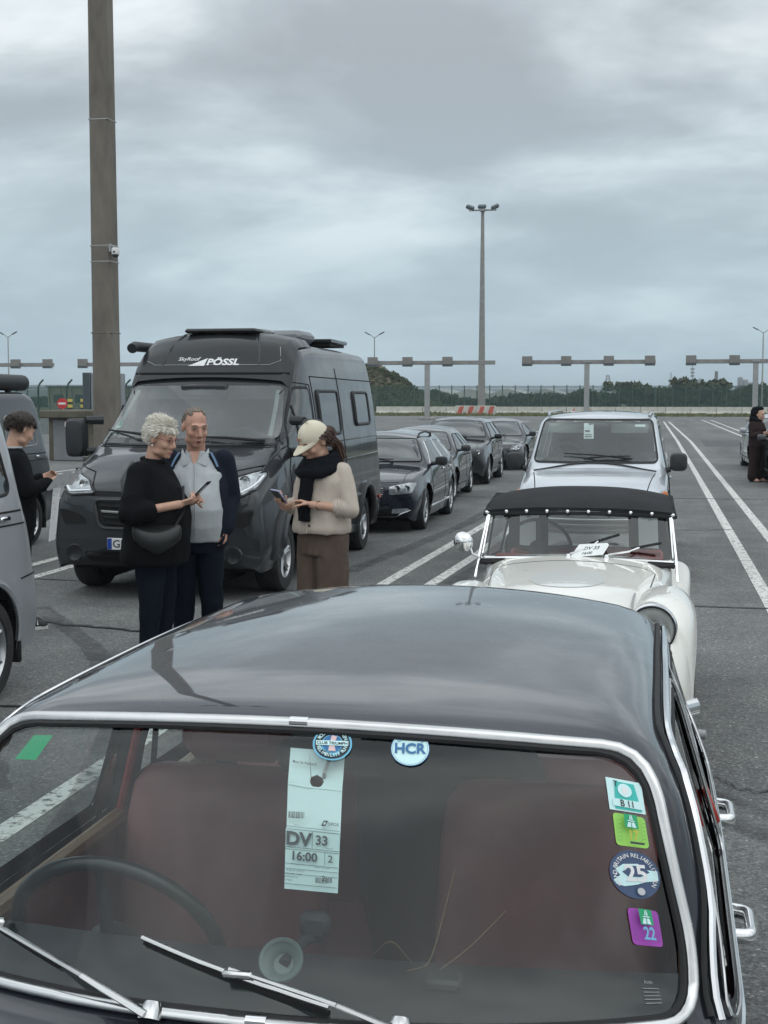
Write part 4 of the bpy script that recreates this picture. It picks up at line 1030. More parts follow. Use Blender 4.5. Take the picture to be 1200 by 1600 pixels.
    for s in (-1, 1):
        for x in (.46, .60):
            p = sh.pt(s * x, .56, 'F', .01); MB().lathe([(0, .03), (.05, .02), (.07, 0), (.078, 0), (.078, -.02)], 20, M=Matrix.Translation(p) @ Matrix.Rotation(R(90), 4, 'X')).build('headlamp', 'lamp_clear', t)
    MB().tube([(-.74, .22, .42), (-.66, .0, .42), (0, -.06, .42), (.66, .0, .42), (.74, .22, .42)], .045, 8, flat=.5).build('bumper', 'chrome', t)
    # ---------------- stickers on the windscreen (mapped on to the glass)
    def qm(q):
        (tl, tr_, br, bl) = q
        def f(a, b, off):    # a 0..1 left-right, b 0..1 bottom-top
            x = (bl[0] * (1 - a) + br[0] * a) * (1 - b) + (tl[0] * (1 - a) + tr_[0] * a) * b; z = (bl[1] * (1 - a) + br[1] * a) * (1 - b) + (tl[1] * (1 - a) + tr_[1] * a) * b
            return sh.pt(x, z, 'F', off)
        return f
    def cm(c, ax, ay):
        def f(a, b, off): return sh.pt(c[0] + ax[0] * a + ay[0] * b, c[1] + ax[1] * a + ay[1] * b, 'F', off)
        return f
    class ST:
        def __init__(s, f, aspect=1.): s.f = f; s.mb = MB(); s.k = 0; s.asp = aspect; s.base = .0045
        def off(s): s.k += 1; return s.base + .00035 * s.k
        def poly(s, pts, mi): o = s.off(); s.mb.add([s.f(a, b, o) for a, b in pts], [tuple(range(len(pts)))], mi); return s
        def rect(s, a0, b0, a1, b1, mi): return s.poly([(a0, b0), (a1, b0), (a1, b1), (a0, b1)], mi)
        def ring(s, r0, r1, mi, n=44):
            o = s.off(); vs = [s.f(r * math.cos(2 * math.pi * i / n), r * math.sin(2 * math.pi * i / n), o) for r in (r0, r1) for i in range(n)]
            s.mb.add(vs, [(i, (i + 1) % n, n + (i + 1) % n, n + i) for i in range(n)], mi); return s
        def disc(s, r, mi, c=(0, 0), n=44): return s.poly([(c[0] + r * math.cos(2 * math.pi * i / n), c[1] + r * math.sin(2 * math.pi * i / n)) for i in range(n)], mi)
        def text(s, txt, a, b, h, mi, asp=None, **k):
            v, fc = textgeo(txt, 1., **k); o = s.off(); q = asp or s.asp
            s.mb.add([s.f(a + x * h * q, b + y * h, o) for x, y, _ in v], fc, mi); return s
        def arc(s, txt, r, h, a0, a1, mi, flip=False, **k):
            n = len(txt); o = s.off()
            for i, ch in enumerate(txt):
                if ch == ' ': continue
                t_ = a0 + (a1 - a0) * (i + .5) / n; v, fc = textgeo(ch, 1., **k); ro = R(t_ - 90 if not flip else t_ + 90)
                s.mb.add([s.f(r * math.cos(R(t_)) + (x * math.cos(ro) - y * math.sin(ro)) * h, r * math.sin(R(t_)) + (x * math.sin(ro) + y * math.cos(ro)) * h, o) for x, y, _ in v], fc, mi)
            return s
        def build(s, name, mats, label=None, parent=wsg):
            o = s.mb.build(name, mats, parent, recalc=False, ang=80)
            if label: o['label'] = label
            return o
    s_ = ST(cm((.066, 1.329), (.034, .0), (-.004, .0215)))
    s_.disc(1., 0).disc(.9, 1).ring(.50, .54, 0).disc(.5, 2).poly([(-.18, -.45), (.2, -.45), (.1, 0), (.22, .42), (-.05, .5), (-.12, .1)], 3)
    s_.arc('ROUND BRITAIN', .72, .27, 160, 20, 4, bold=.012).arc('RELIABILITY RUN', .72, .27, 195, 345, 4, flip=True, bold=.012)
    s_.rect(-.82, -.13, .82, .15, 4).text('CLUB TRIUMPH', 0, 0, .24, 1, asp=.95, bold=.02)
    s_.build('round_sticker', ['s_skyblue', 's_black', 's_blue', 's_pink', 's_cyan'], 'round black and blue club sticker above the paper permit')
    s_ = ST(cm((.199, 1.326), (.0325, .0), (-.004, .0225)))
    s_.disc(1., 1).disc(.965, 0).ring(.90, .915, 1)
    s_.text('HCR', -.02, -.02, .80, 1, asp=.98, bold=.03).arc('CLUB TRIUMPH', .73, .22, 150, 30, 1, bold=.008)
    s_.build('round_sticker', ['s_cyan', 's_blue'], 'pale blue round sticker with large blue letters')
    s_ = ST(qm(((.522, 1.289), (.579, 1.277), (.588, 1.233), (.531, 1.244))))
    s_.rect(0, 0, 1, 1, 0).poly([(.16, .06), (.90, .06), (.78, .93), (.24, .93)], 1).disc(.0, 1)
    s_.poly([(.50 + .2 * math.cos(2 * math.pi * i / 24), .68 + .21 * math.sin(2 * math.pi * i / 24)) for i in range(24)], 0).poly([(.42, .6), (.52, .54), (.6, .66), (.52, .80), (.43, .76)], 2)
    s_.poly([(.12, .38), (.88, .38), (.94, .12), (.1, .14)], 0).text('B 11', .52, .25, .30, 3, asp=.75, bold=.012).text('T', .25, .84, .24, 3, asp=.8, bold=.02)
    s_.build('toll_sticker', ['s_cyan', 's_teal', 'print_white', 'plate_black'], 'teal and white square toll sticker, topmost at the right')
    def road(s_, x0, y0, x1, y1, mi_g, mi_w):
        w, h = x1 - x0, y1 - y0; s_.rect(x0, y0, x1, y1, mi_g)
        def q(pts): s_.poly([(x0 + a * w, y0 + b * h) for a, b in pts], mi_w)
        q([(.16, .06), (.47, .06), (.48, .42), (.27, .42)]); q([(.53, .06), (.84, .06), (.73, .42), (.52, .42)]); q([(.2, .48), (.8, .48), (.72, .56), (.28, .56)]); q([(.36, .60), (.48, .60), (.485, .94), (.44, .94)]); q([(.52, .60), (.64, .60), (.56, .94), (.515, .94)])
    rr = lambda: rpoly([(0, 0), (1, 0), (1, 1), (0, 1)], .14)
    def hatch(s_, mi):
        for i in range(7):
            for (a, b) in ((.03, .24), (.76, .97)):
                s_.poly([(a, .12 + i * .12), (a + .012, .12 + i * .12), (b, .12 + i * .12 + .09), (b - .012, .12 + i * .12 + .09)], mi)
                s_.poly([(b, .12 + i * .12), (b - .012, .12 + i * .12), (a, .12 + i * .12 + .09), (a + .012, .12 + i * .12 + .09)], mi)
    s_ = ST(qm(((.535, 1.240), (.586, 1.229), (.595, 1.184), (.543, 1.193)))); s_.poly(rr(), 0); hatch(s_, 5); road(s_, .28, .55, .70, .98, 1, 2)
    s_.text('17', .49, .32, .42, 3, asp=.8, bold=.02).rect(.36, .06, .76, .13, 4); s_.build('toll_sticker', ['s_lime', 's_green', 's_cyan', 's_gold', 'permit_ink', 's_green'], 'lime green toll sticker with a yellow 17')
    s_ = ST(cm((.573, 1.149), (.039, -.0045), (-.008, .035)))
    s_.disc(1., 0).poly([(-.9, -.25), (-.6, -.05), (-.75, .2), (-.4, .42), (.2, .45), (.5, .2), (.92, .15), (.9, -.25), (.4, -.3), (.0, -.42), (-.5, -.5), (-.8, -.42)], 1)
    s_.poly([(-.5, .1), (-.1, .36), (.35, .36), (.6, .1), (.2, -.1), (-.3, -.08)], 0).text('25', .05, .02, .95, 2, asp=.95, bold=.03)
    s_.arc('ROUND BRITAIN RELIABILITY RUN', .79, .235, 215, -38, 2, bold=.01); s_.disc(.2, 0, (.12, -.70)).disc(.15, 3, (.12, -.70)); s_.build('round_sticker', ['s_navy', 's_cyan', 'print_white', 'alloy'], 'dark blue round anniversary sticker with a large 25')
    s_ = ST(qm(((.562, 1.104), (.609, 1.094), (.620, 1.043), (.573, 1.052)))); s_.poly(rr(), 0); hatch(s_, 4); road(s_, .28, .56, .70, .99, 1, 2)
    s_.text('22', .50, .31, .48, 3, asp=.8, bold=.02); s_.build('toll_sticker', ['s_purple', 's_green', 's_cyan', 's_skyblue', 's_navy'], 'purple toll sticker with a light blue 22')
    s_ = ST(qm(((-.508, 1.308), (-.467, 1.312), (-.488, 1.272), (-.535, 1.268)))); s_.base = -.004; s_.rect(0, 0, 1, 1, 0).build('green_tab', 's_green', 'plain green tab in the top left corner of the glass')
    s_ = ST(qm(((.583, 1.005), (.615, 1.0), (.625, .965), (.592, .968)))); s_.text('Acxa', .4, .92, .2, 0, asp=1.)
    for i in range(5): s_.rect(.1, .68 - i * .13, .85, .70 - i * .13, 0)
    s_.build('glass_mark', 'galv')
    # ---------------- the ferry permit hanging behind the glass
    pt = thing('boarding_permit', 'long white paper boarding permit hanging behind the windscreen, printed DV 33 and 16:00', 'paper permit', (HX, HY, 0))
    s_ = ST(qm(((-.013, 1.334), (.085, 1.328), (.1085, 1.135), (.019, 1.1375)))); s_.base = -.022; N = 12
    o = s_.off(); hole = [(.53 + .13 * math.cos(2 * math.pi * i / 20), .775 + .05 * math.sin(2 * math.pi * i / 20)) for i in range(20)]
    s_.rect(0, 0, 1, .735, 0)
    s_.poly([(0, .745), (.42, .765), (.40, .775), (.42, .79), (.34, 1.0), (0, 1)], 0); s_.poly([(.34, 1.0), (.43, .80), (.53, .825), (.64, .80), (.66, .775), (.62, .745), (.53, .725), (1, .725), (1, 1)], 0); s_.poly([(.36, .72), (.53, .725), (.44, .74), (.405, .765), (0, .742), (0, .73)], 0)
    s_.rect(0, 0, 1, .42, 1)
    for b in (.43, .41, .285, .27, .17, .135, .10, .03): s_.rect(.01, b, .99, b + .003, 2)
    s_.rect(.50, .29, .508, .405, 2); s_.rect(.74, .18, .748, .265, 2)
    A = .098 / .27 * 2.7; A = 2.75
    s_.text('DV', .25, .340, .128, 2, asp=A, bold=.036).text('33', .68, .345, .092, 2, asp=A * .95, bold=.025).text('16:00', .36, .222, .084, 2, asp=A * .98, bold=.028).text('2', .85, .222, .07, 2, asp=A, bold=.012).text('2', .74, .085, .05, 2, asp=A, bold=.012)
    s_.text('Must be displayed', .30, .885, .028, 2, asp=A * .8, bold=.01).text('DFDS', .88, .468, .03, 2, asp=A, bold=.015)
    s_.poly([(.66, .45), (.74, .45), (.79, .49), (.71, .49)], 2); s_.poly([(.705, .461), (.735, .461), (.75, .478), (.715, .478)], 0)
    for (a, b, h) in ((.06, .48, .045), (.60, .045, .035)):
        rnd = random.Random(int(a * 100)); x = a
        while x < a + .30: w = rnd.choice((.006, .01, .016)); s_.rect(x, b, x + w, b + h, 2); x += w + rnd.choice((.006, .01))
    s_.text('34474214', .21, .470, .016, 2, asp=A).text('34474214', .75, .038, .014, 2, asp=A)
    for i, tx in enumerate(('B 16-06-25 15:00 22', '24-06-2025 15:20', 'GREENWICH', 'CLASSIC')): s_.text(tx, .03, .105 - i * .022, .017, 2, asp=A, align='LEFT')
    for tx, a, b in (('Route', .25, .418), ('Lane', .75, .418), ('Departure', .35, .276), ('Passengers', .86, .276), ('Information', .25, .148), ('Number of passengers', .74, .140)): s_.text(tx, a, b, .012, 2, asp=A)
    s_.build('sheet', ['permit_paper', 'permit_band', 'permit_ink'], None, pt)
    hk = MB(); a = sh.pt(.065, 1.312, 'F', -.018); hk.tube([sh.pt(.058, 1.325, 'F', -.02), sh.pt(.062, 1.315, 'F', -.012), sh.pt(.058, 1.296, 'F', -.012), sh.pt(.056, 1.290, 'F', -.028)], .003, 6); hk.build('hook', 'galv', pt)
    return t
build_hero()

# ---------------------------------------------------------------- white open roadster with its hood up
mat('cream_paint', (.80, .785, .725), .3, 0, coat=1., rvar=.04, vs=5)
mat('canvas_black', (.026, .027, .029), .85, spec=.2, bump=.5, bs=9, var=.15, vs=5)
mat('white_oval', (.76, .77, .74), .3, coat=1.)
mat('red_trim', (.24, .03, .03), .6)
glass('vinyl', (.80, .82, .80), 1.5, .12, veil=.48, vcol=(.70, .72, .72))  # strong veil puts a whitish reflection into the colour of the hood windows
glass('roadster_glass', (.80, .85, .84), 1.65)
def roadster():
    X0, Y0 = -.505, 6.35
    t = thing('roadster', 'cream white classic roadster with black canvas hood up behind the dark saloon', 'car', (X0, Y0, 0))
    st = [(.08, .42, .5, .62, .66, .69, .30, .34, .33, .24), (.16, .36, .5, .72, .77, .80, .38, .42, .40, .30), (.35, .32, .5, .79, .85, .885, .42, .46, .44, .34), (.7, .3, .5, .835, .90, .935, .45, .49, .465, .37),
          (1.1, .28, .5, .865, .93, .965, .49, .53, .50, .40), (1.5, .28, .5, .89, .955, .99, .53, .565, .535, .43), (1.66, .28, .5, .90, .965, 1.0, .545, .58, .55, .45), (1.82, .28, .5, .90, .955, .985, .55, .585, .555, .46)]
    sh = Shell(st, (), bow=((.08, .20), (.5, .10), (1.2, .10), (1.82, .16)), rs=.07, re=.13, step=.03, nroof=12)
    sh.body('bonnet', 'cream_paint', t, ang=60)
    rs_ = Shell([(2.78, .34, .5, .70, .76, .80, .50, .54, .52, .42), (3.1, .34, .5, .74, .80, .84, .49, .53, .51, .42), (3.5, .36, .5, .66, .72, .76, .45, .49, .46, .36), (3.75, .40, .5, .56, .60, .63, .38, .42, .38, .28)], (), rs=.07, re=.12, step=.05)
    rs_.body('tail', 'cream_paint', t, ang=60)
    # wings: one long pontoon each side
    arch = [(.64, .335, .385), (2.92, .335, .38)]
    pr = [(.06, .50, .06, .50), (.10, .62, .10, .50), (.18, .76, .135, .50), (.32, .865, .155, .505), (.55, .925, .165, .51), (.85, .935, .165, .515), (1.2, .885, .155, .52), (1.6, .79, .14, .53), (1.95, .71, .13, .535), (2.35, .70, .13, .535), (2.62, .76, .145, .53), (2.95, .825, .155, .525), (3.25, .80, .15, .515), (3.55, .68, .13, .50), (3.75, .52, .08, .48)]
    fz, fw_, fx = [pchip([p[0] for p in pr], [p[i] for p in pr]) for i in (1, 2, 3)]
    for s in (-1, 1):
        ys = sorted(set([round(.06 + 3.69 * i / 90, 3) for i in range(91)] + [round(a[0] - a[2] * math.cos(math.pi * k / 20), 3) for a in arch for k in range(21)]))
        rings = []
        for y in ys:
            zb = .30 if .2 < y < 3.6 else .40; zb = zb if y > .12 else .46
            for (yc, zc, r) in arch:
                if abs(y - yc) < r: zb = max(zb, zc + math.sqrt(r * r - (y - yc) ** 2))
            z, w, x = fz(y), fw_(y), fx(y); zb = min(zb, z - .04); rg = []
            for j in range(25):
                a = math.pi * j / 24; ca, sa = math.cos(a), math.sin(a)
                px = x + math.copysign(abs(ca) ** .75, ca) * w; pz = zb + (z - zb) * abs(sa) ** .62
                rg.append((s * px, y, pz))
            rings.append(rg)
        g = MB(); g.loft(rings, closed=False); c0 = len(g.v)
        g.add([(s * .50, .045, .5)] + rings[0], [(0, j + 1, j + 2) for j in range(24)]); wg = g.build('wing', 'cream_paint', t, ang=60)
        MB().tube([(s * (fx(y) - fw_(y) * .93), y, fz(y) - .035 - .03 * (y < .5)) for y in [.4 + .1 * i for i in range(12)]], .006, 5).build('wing_beading', 'galv', wg)
        # headlamp in its pod on the inner side of the wing
        M = Matrix.Translation((s * .455, .20, .82)) @ Matrix.Rotation(R(90), 4, 'X')
        g = MB(M); g.lathe([(.0, -.30), (.06, -.28), (.11, -.16), (.118, -.06), (.118, .0), (.10, .01)], 32); hp = g.build('headlamp_pod', 'cream_paint', t, ang=60)
        g = MB(M); g.lathe([(.100, .0), (.104, .022), (.114, .022), (.121, .0), (.121, -.02)], 36); g.build('lamp_rim', 'chrome', hp)
        g = MB(M); g.lathe([(.102, .008), (.085, .03), (.05, .043), (0, .048)], 32); g.build('lamp_lens', 'lens_glass', hp)
        g = MB(M); g.lathe([(.10, .0), (.07, -.05), (.03, -.08), (0, -.085)], 28); g.build('lamp_reflector', 'lamp_inner', hp)
        for y in (.64, 2.92): wheel(t, s * .55, y, .325, .15, s, 'disc', 'chrome', .6)
        # doors with low cut tops
        g = MB().box((s * .60, 2.06, .50), (.02, .62, .34), .008); g.build('door', 'cream_paint', t)
        # windscreen stanchion
        g = MB(); g.tube([(s * .585, 1.60, .86), (s * .575, 1.70, .98), (s * .545, 1.90, 1.225)], [.009, .008, .007], 8, flat=.7); g.tube([(s * .558, 1.72, .985), (s * .535, 1.90, 1.22)], .007, 8); g.build('windscreen_post', 'chrome', t)
        # side screen
        sd = [(s * .56, 1.84, .90), (s * .555, 2.60, .86), (s * .50, 2.66, 1.12), (s * .52, 2.3, 1.26), (s * .525, 1.98, 1.22)]
        c = sum((Vector(p) for p in sd), Vector()) / 5; q = [c + (Vector(p) - c) * .72 for p in sd]
        g = MB(); g.add(sd + [tuple(p) for p in q], [(i, (i + 1) % 5, 5 + (i + 1) % 5, 5 + i) for i in range(5)]); g.add([tuple(p) for p in q], [(0, 1, 2, 3, 4)], 1); g.build('side_screen', ['canvas_black', 'vinyl'], t)
    # windscreen: curved base rail, glass, frame top
    def wp(u, v):   # u -1..1, v 0..1
        x = u * (.565 - .03 * v); y = 1.60 + .11 * u * u * (1 - .35 * v) + .24 * v; z = .985 - .025 * u * u + v * (.255 - .005 * u * u); return (x, y, z)
    n = 20; g = MB(); g.add([wp(-1 + 2 * i / n, j / 8) for j in range(9) for i in range(n + 1)], [(j * (n + 1) + i, j * (n + 1) + i + 1, (j + 1) * (n + 1) + i + 1, (j + 1) * (n + 1) + i) for j in range(8) for i in range(n)]); g.build('windscreen', 'roadster_glass', t, recalc=False)
    MB().tube([wp(-1 + 2 * i / n, 0) for i in range(n + 1)], .012, 8).build('windscreen_rail', 'chrome', t)
    MB().tube([(p[0], p[1] - .012, p[2] - .022) for p in [wp(-1.0 + 2 * i / n, 0) for i in range(n + 1)]], .014, 8).build('windscreen_seal', 'rubber', t)
    MB().tube([wp(-1 + 2 * i / n, 1) for i in range(n + 1)], .010, 8).build('windscreen_header', 'chrome', t)
    # hood: canvas top, back panel with three vinyl windows
    def hp(u, y, zc, hw, zd): return (u * hw, y, zc - zd * abs(u) ** 2.6)
    rows = [(1.835, 1.222, .57, .018), (1.825, 1.262, .565, .03), (1.90, 1.292, .56, .04), (2.05, 1.320, .555, .045), (2.3, 1.348, .545, .05), (2.55, 1.345, .535, .055), (2.75, 1.30, .53, .06), (2.87, 1.23, .53, .06)]
    m = 24; g = MB(); V = []
    for (y, z, hw, zd) in rows: V += [(p[0], p[1] + .07 * (p[0] / .57) ** 2 * (1 if y < 2 else 0), p[2]) for p in [hp(-1 + 2 * i / m, y, z, hw, zd) for i in range(m + 1)]]
    g.add(V, [(j * (m + 1) + i, j * (m + 1) + i + 1, (j + 1) * (m + 1) + i + 1, (j + 1) * (m + 1) + i) for j in range(len(rows) - 1) for i in range(m)]); hd = g.build('hood', 'canvas_black', t, ang=70)
    for s in (-1, 1):
        MB().tube([(s * .568, 1.90, 1.205), (s * .555, 1.97, 1.25), (s * .543, 2.3, 1.30), (s * .53, 2.6, 1.28), (s * .53, 2.87, 1.17)], .012, 6).build('hood_edge', 'canvas_black', hd)
    MB().tube([(p[0], p[1] + .07 * (p[0] / .57) ** 2 + .002, p[2]) for p in [hp(-1 + 2 * i / m, 1.828, 1.225, .572, .018) for i in range(m + 1)]], .012, 6).build('hood_hem', 'canvas_black', hd)
    stud = None
    for i in range(10):
        u = -.97 + 1.94 * i / 9; p = hp(u, 1.822, 1.240, .572, .020); p = (p[0], p[1] + .07 * (p[0] / .57) ** 2 - .012, p[2])
        if stud is None: stud = MB().lathe([(.0105, -.004), (.010, .002), (.006, .006), (0, .007)], 12, M=Matrix.Rotation(R(80), 4, 'X')).build('press_stud', 'chrome', hd, loc=p)
        else: q = stud.copy(); COL.objects.link(q); q.location = p
    us = [-1, -.86, -.62, -.50, .50, .62, .86, 1]; vs_ = [0, .14, .78, 1]; g = MB()
    def bp(u, v): return (u * (.53 + .02 * v), 2.87 + .16 * v, 1.235 - .06 * abs(u) ** 2.6 * (1 - v) - v * .42)
    for j in range(3):
        for i in range(7):
            win = j == 1 and i in (1, 3, 5); a, b, c, d = us[i], us[i + 1], vs_[j], vs_[j + 1]; k = 8 if i == 3 else 2
            for q in range(k):
                a1, b1 = a + (b - a) * q / k, a + (b - a) * (q + 1) / k; g.add([bp(a1, c), bp(b1, c), bp(b1, d), bp(a1, d)], [(0, 1, 2, 3)], 1 if win else 0)
    g.build('hood_back', ['canvas_black', 'vinyl'], t)
    MB().tube([(u / 10 * .53, 2.52, 1.325 - .05 * abs(u / 10) ** 2.6) for u in range(-10, 11)], .012, 6).build('hood_bow', 'galv', t)
    # cockpit
    mb = MB().box((0, 1.90, .86), (1.04, .10, .22), .03); mb.build('dashboard', 'red_trim', t)
    for x in (-.26, .26):
        g = MB().box((x, 2.52, .66), (.42, .13, .50), .05); g.box((x, 2.30, .42), (.42, .44, .14), .04); g.build('seat', 'red_trim', t)
    MB().box((0, 2.75, .80), (1.0, .05, .24), .02).build('cockpit_rail', 'red_trim', t); MB().box((0, 2.2, .30), (1.05, 1.2, .03)).build('floor', 'cabin_dark', t)
    steering(t, -.25, 2.02, .99, .20, -68, 'rubber', .011)
    MB().box((.08, 1.84, 1.02), (.07, .03, .05), .012).build('dash_dial', 'galv', t)
    # wipers, bonnet furniture
    for (x, bx, bz) in ((-.04, .20, .10), (.18, .44, .055)):
        o = MB().tube([(x, 1.60, .985), (x + .01, 1.60, 1.01), (x + (bx - x) * .5, 1.63, 1.01 + bz * .35), (bx - .06, 1.68, 1.01 + bz * .8)], .006, 6).build('wiper', 'chrome', t)
        MB().tube([(bx - .12, 1.665, 1.01 + bz * .55), (bx + .05, 1.685, 1.02 + bz)], .008, 6).build('blade', 'rubber', o)
        MB().lathe([(.02, 0), (.018, .03), (.01, .045), (0, .045)], 12, M=Matrix.Translation((x, 1.60, .965))).build('spindle', 'chrome', o)
    for x in (-.40, .40):
        p = sh.pt(x, 1.50, 'T', .006); MB().box(p, (.03, .05, .025), .008).build('bonnet_hinge', 'cream_paint', t)
    g = MB(); sh.line(g, [(-.37, .25), (-.42, .8), (-.46, 1.45), (.46, 1.45), (.42, .8), (.37, .25)], 'T', .004, -.001); g.build('bonnet_gap', 'cabin_grey', t)
    g = MB(); P = [(.20 * math.cos(2 * math.pi * i / 36), .95 + .24 * math.sin(2 * math.pi * i / 36)) for i in range(36)]; sh.patch(g, P, 'T', .0025, 0, step=.05, rings=5); g.build('bonnet_oval', 'white_oval', t)  # thin oval in a cooler white than the bonnet
    # wing mirror on a stalk (image left)
    o = MB().tube([(-.575, 1.68, .97), (-.61, 1.66, .99), (-.63, 1.67, 1.04)], .008, 8).build('mirror_stalk', 'chrome', t)
    MB().lathe([(0, -.05), (.03, -.045), (.055, -.02), (.062, 0), (.058, .006), (0, .006)], 24, M=Matrix.Translation((-.665, 1.66, 1.06)) @ Matrix.Rotation(R(-80), 4, 'X') @ Matrix.Rotation(R(12), 4, 'Y')).build('mirror_head', 'chrome', o)
    # bumper
    g = MB().tube([(-.66, .10, .47), (-.60, .0, .47), (-.3, -.05, .47), (0, -.06, .47), (.3, -.05, .47), (.60, .0, .47), (.66, .10, .47)], .05, 10, flat=.55, up=(0, 1, 0)); bm_ = g.build('bumper', 'chrome', t)
    for x in (-.30, .30): MB().box((x, -.06, .52), (.05, .07, .24), .02).build('overrider', 'chrome', bm_)
    for x in (-.56, .56): MB().lathe([(.014, 0), (.012, .006), (0, .007)], 10, M=Matrix.Translation((x, -.028, .475)) @ Matrix.Rotation(R(90), 4, 'X')).build('bumper_bolt', 'chrome', bm_)
    g = MB(); sh.patch(g, [(-.24, .47), (.24, .47), (.25, .62), (-.25, .62)], 'F', .006, .07, step=.04, rings=4); g.build('grille_mouth', 'lamp_black', t)
    MB().box((0, 1.9, .26), (1.0, 3.2, .12), .02).build('underbody', 'underbody', t)
    tg = thing('roadster_permit', 'white boarding permit tucked under the wiper of the white roadster', 'paper permit', (X0, Y0, 0))
    v = [(-.03, 1.585, .99), (.16, 1.59, 1.01), (.20, 1.645, 1.075), (.02, 1.64, 1.062)]; A, B, C_, D = [Vector(q) for q in v]
    def qp(a, b, o): return (A * (1 - a) + B * a) * (1 - b) + (D * (1 - a) + C_ * a) * b + Vector((0, -.8, .6)) * o
    g = MB(); g.add([qp(0, 0, 0), qp(1, 0, 0), qp(1, .8, 0), qp(.9, 1, 0), qp(0, 1, 0)], [(0, 1, 2, 3, 4)])
    for tx, a, b, h in (('DV 33', .5, .62, .36), ('16:00', .45, .24, .28)):
        vv, ff = textgeo(tx, 1., bold=.02); g.add([qp(a + x * h * .52, b + y * h, .0012) for x, y, _ in vv], ff, 1)
    g.build('sheet', ['paper', 'ink'], tg, recalc=False)
roadster()

# ---------------------------------------------------------------- modern cars of the queue
mat('paint_dark', (.010, .012, .015), .32, .35, coat=1., rvar=.05, vs=3)
mat('paint_grey', (.055, .057, .06), .32, .5, coat=1., rvar=.05, vs=3)
mat('paint_navy', (.010, .013, .022), .3, .1, coat=1., rvar=.05, vs=3)
mat('paint_silver', (.40, .42, .45), .34, .75, coat=1., rvar=.05, vs=3)
mat('paint_slate', (.045, .048, .052), .32, .4, coat=1., rvar=.05, vs=3)
mat('cam_green', (.02, .32, .16), .4)
def car(name, label, loc, rz, kind, paint, group='dark cars queuing behind the camper van'):
    """hatchback / estate / suv / coupe with its front at y = 0"""
    t = thing(name, label, 'car', loc, rz, group)
    K = dict(
        estate=dict(L=4.75, W=.90, H=1.46, hood=.92, belt=.95, roofw=.60, cowl=1.28, wt=1.95, rt=3.55, re=4.45, wb=(.93, 3.65), wr=.325, gc=.17),
        hatch=dict(L=4.25, W=.88, H=1.45, hood=.90, belt=.97, roofw=.58, cowl=1.18, wt=1.90, rt=3.05, re=3.95, wb=(.86, 3.45), wr=.315, gc=.17),
        suv=dict(L=4.55, W=.92, H=1.64, hood=1.06, belt=1.10, roofw=.62, cowl=1.25, wt=1.90, rt=3.45, re=4.25, wb=(.88, 3.55), wr=.35, gc=.22),
        coupe=dict(L=4.65, W=.92, H=1.44, hood=.86, belt=.94, roofw=.56, cowl=1.02, wt=1.98, rt=2.7, re=4.1, wb=(.86, 3.72), wr=.34, gc=.16))[kind]
    L, W, H, hood, belt, rw, cowl, wt, rt, re_ = [K[q] for q in ('L', 'W', 'H', 'hood', 'belt', 'roofw', 'cowl', 'wt', 'rt', 're')]; gc = K['gc']; r = K['wr']
    nose = hood * .80
    st = [(0, gc + .06, .45, nose - .12, nose - .08, nose - .03, W * .80, W * .86, W * .74, W * .62),
          (.05, gc + .02, .46, nose - .06, nose - .03, nose + .01, W * .85, W * .91, W * .80, W * .68),
          (.25, gc, .48, nose + .02, nose + .05, nose + .075, W * .90, W * .965, W * .87, W * .74),
          (.75, gc, .52, hood - .09, hood - .055, hood - .01, W * .93, W * .99, W * .92, W * .78),
          (cowl - .03, gc, .55, hood - .03, hood + .0, hood + .05, W * .94, W, W * .94, W * .82),
          (cowl + .12, gc, .56, belt - .055, hood + .07, hood + .13, W * .94, W, W * .95, W * .82),
          ((cowl + wt) / 2, gc, .57, belt - .02, (hood + H) / 2 + .0, (hood + H) / 2 + .10, W * .94, W, W * .95, W * .745),
          (wt, gc, .58, belt - .01, H - .12, H - .03, W * .94, W, W * .955, rw + .02),
          (wt + .45, gc, .58, belt + .005, H - .085, H, W * .94, W, W * .96, rw + .015),
          (rt, gc, .6, belt + .03, H - .11, H - .03, W * .94, W, W * .96, rw - .01),
          ((rt + re_) / 2, gc, .62, belt + .05, (H + belt) / 2 + .16 * (1 if kind != 'coupe' else .3), (H + belt) / 2 + .24 * (1 if kind != 'coupe' else .5), W * .93, W * .985, W * .93, rw - .04),
          (re_, gc + .02, .64, belt + .04, belt + .09, belt + .14, W * .91, W * .96, W * .88, W * .62),
          (L - .1, gc + .05, .62, belt - .05, belt + .0, belt + .03, W * .87, W * .92, W * .82, W * .6),
          (L, gc + .12, .6, belt - .14, belt - .10, belt - .07, W * .8, W * .86, W * .74, W * .55)]
    arch = [(y, r, r + .055) for y in K['wb']]
    sh = Shell(st, arch, bow=((0, .30), (cowl, .16), (wt, .07), (rt, 0), (re_, -.08), (L, -.22)), rs=.07, re=.10, flare=.018, step=.05)
    ztop = H - .075
    win_z = belt + .015
    # side windows: front door, rear door, quarter
    a0 = cowl + .42; b0 = wt + .12; mid = (a0 + re_) / 2 - .16
    fwin = [(a0, win_z), (mid - .04, win_z + .012), (mid - .07, ztop - .075), (b0 + .05, ztop - .08), (a0 + .28, win_z + .17)]
    rend = rt + .12 if kind != 'coupe' else rt + .35
    rwin = [(mid + .04, win_z + .014), (rend, win_z + .04), (rend - .10, ztop - (.10 if kind != 'coupe' else .16)), (mid + .01, ztop - .075)]
    wins = [fwin, rwin]
    if kind in ('estate', 'suv'): wins.append([(rend + .08, win_z + .05), (re_ - .20, win_z + .12), (rt + .22, ztop - .12), (rend - .0, ztop - .105)])
    top_w = rw - .03; bw = W * .80
    ws = [(-bw, hood + .09), (bw, hood + .09), (bw * .985, hood + .16), (top_w, H - .105), (-top_w, H - .105), (-bw * .985, hood + .16)]
    body = sh.body('body', paint, t)
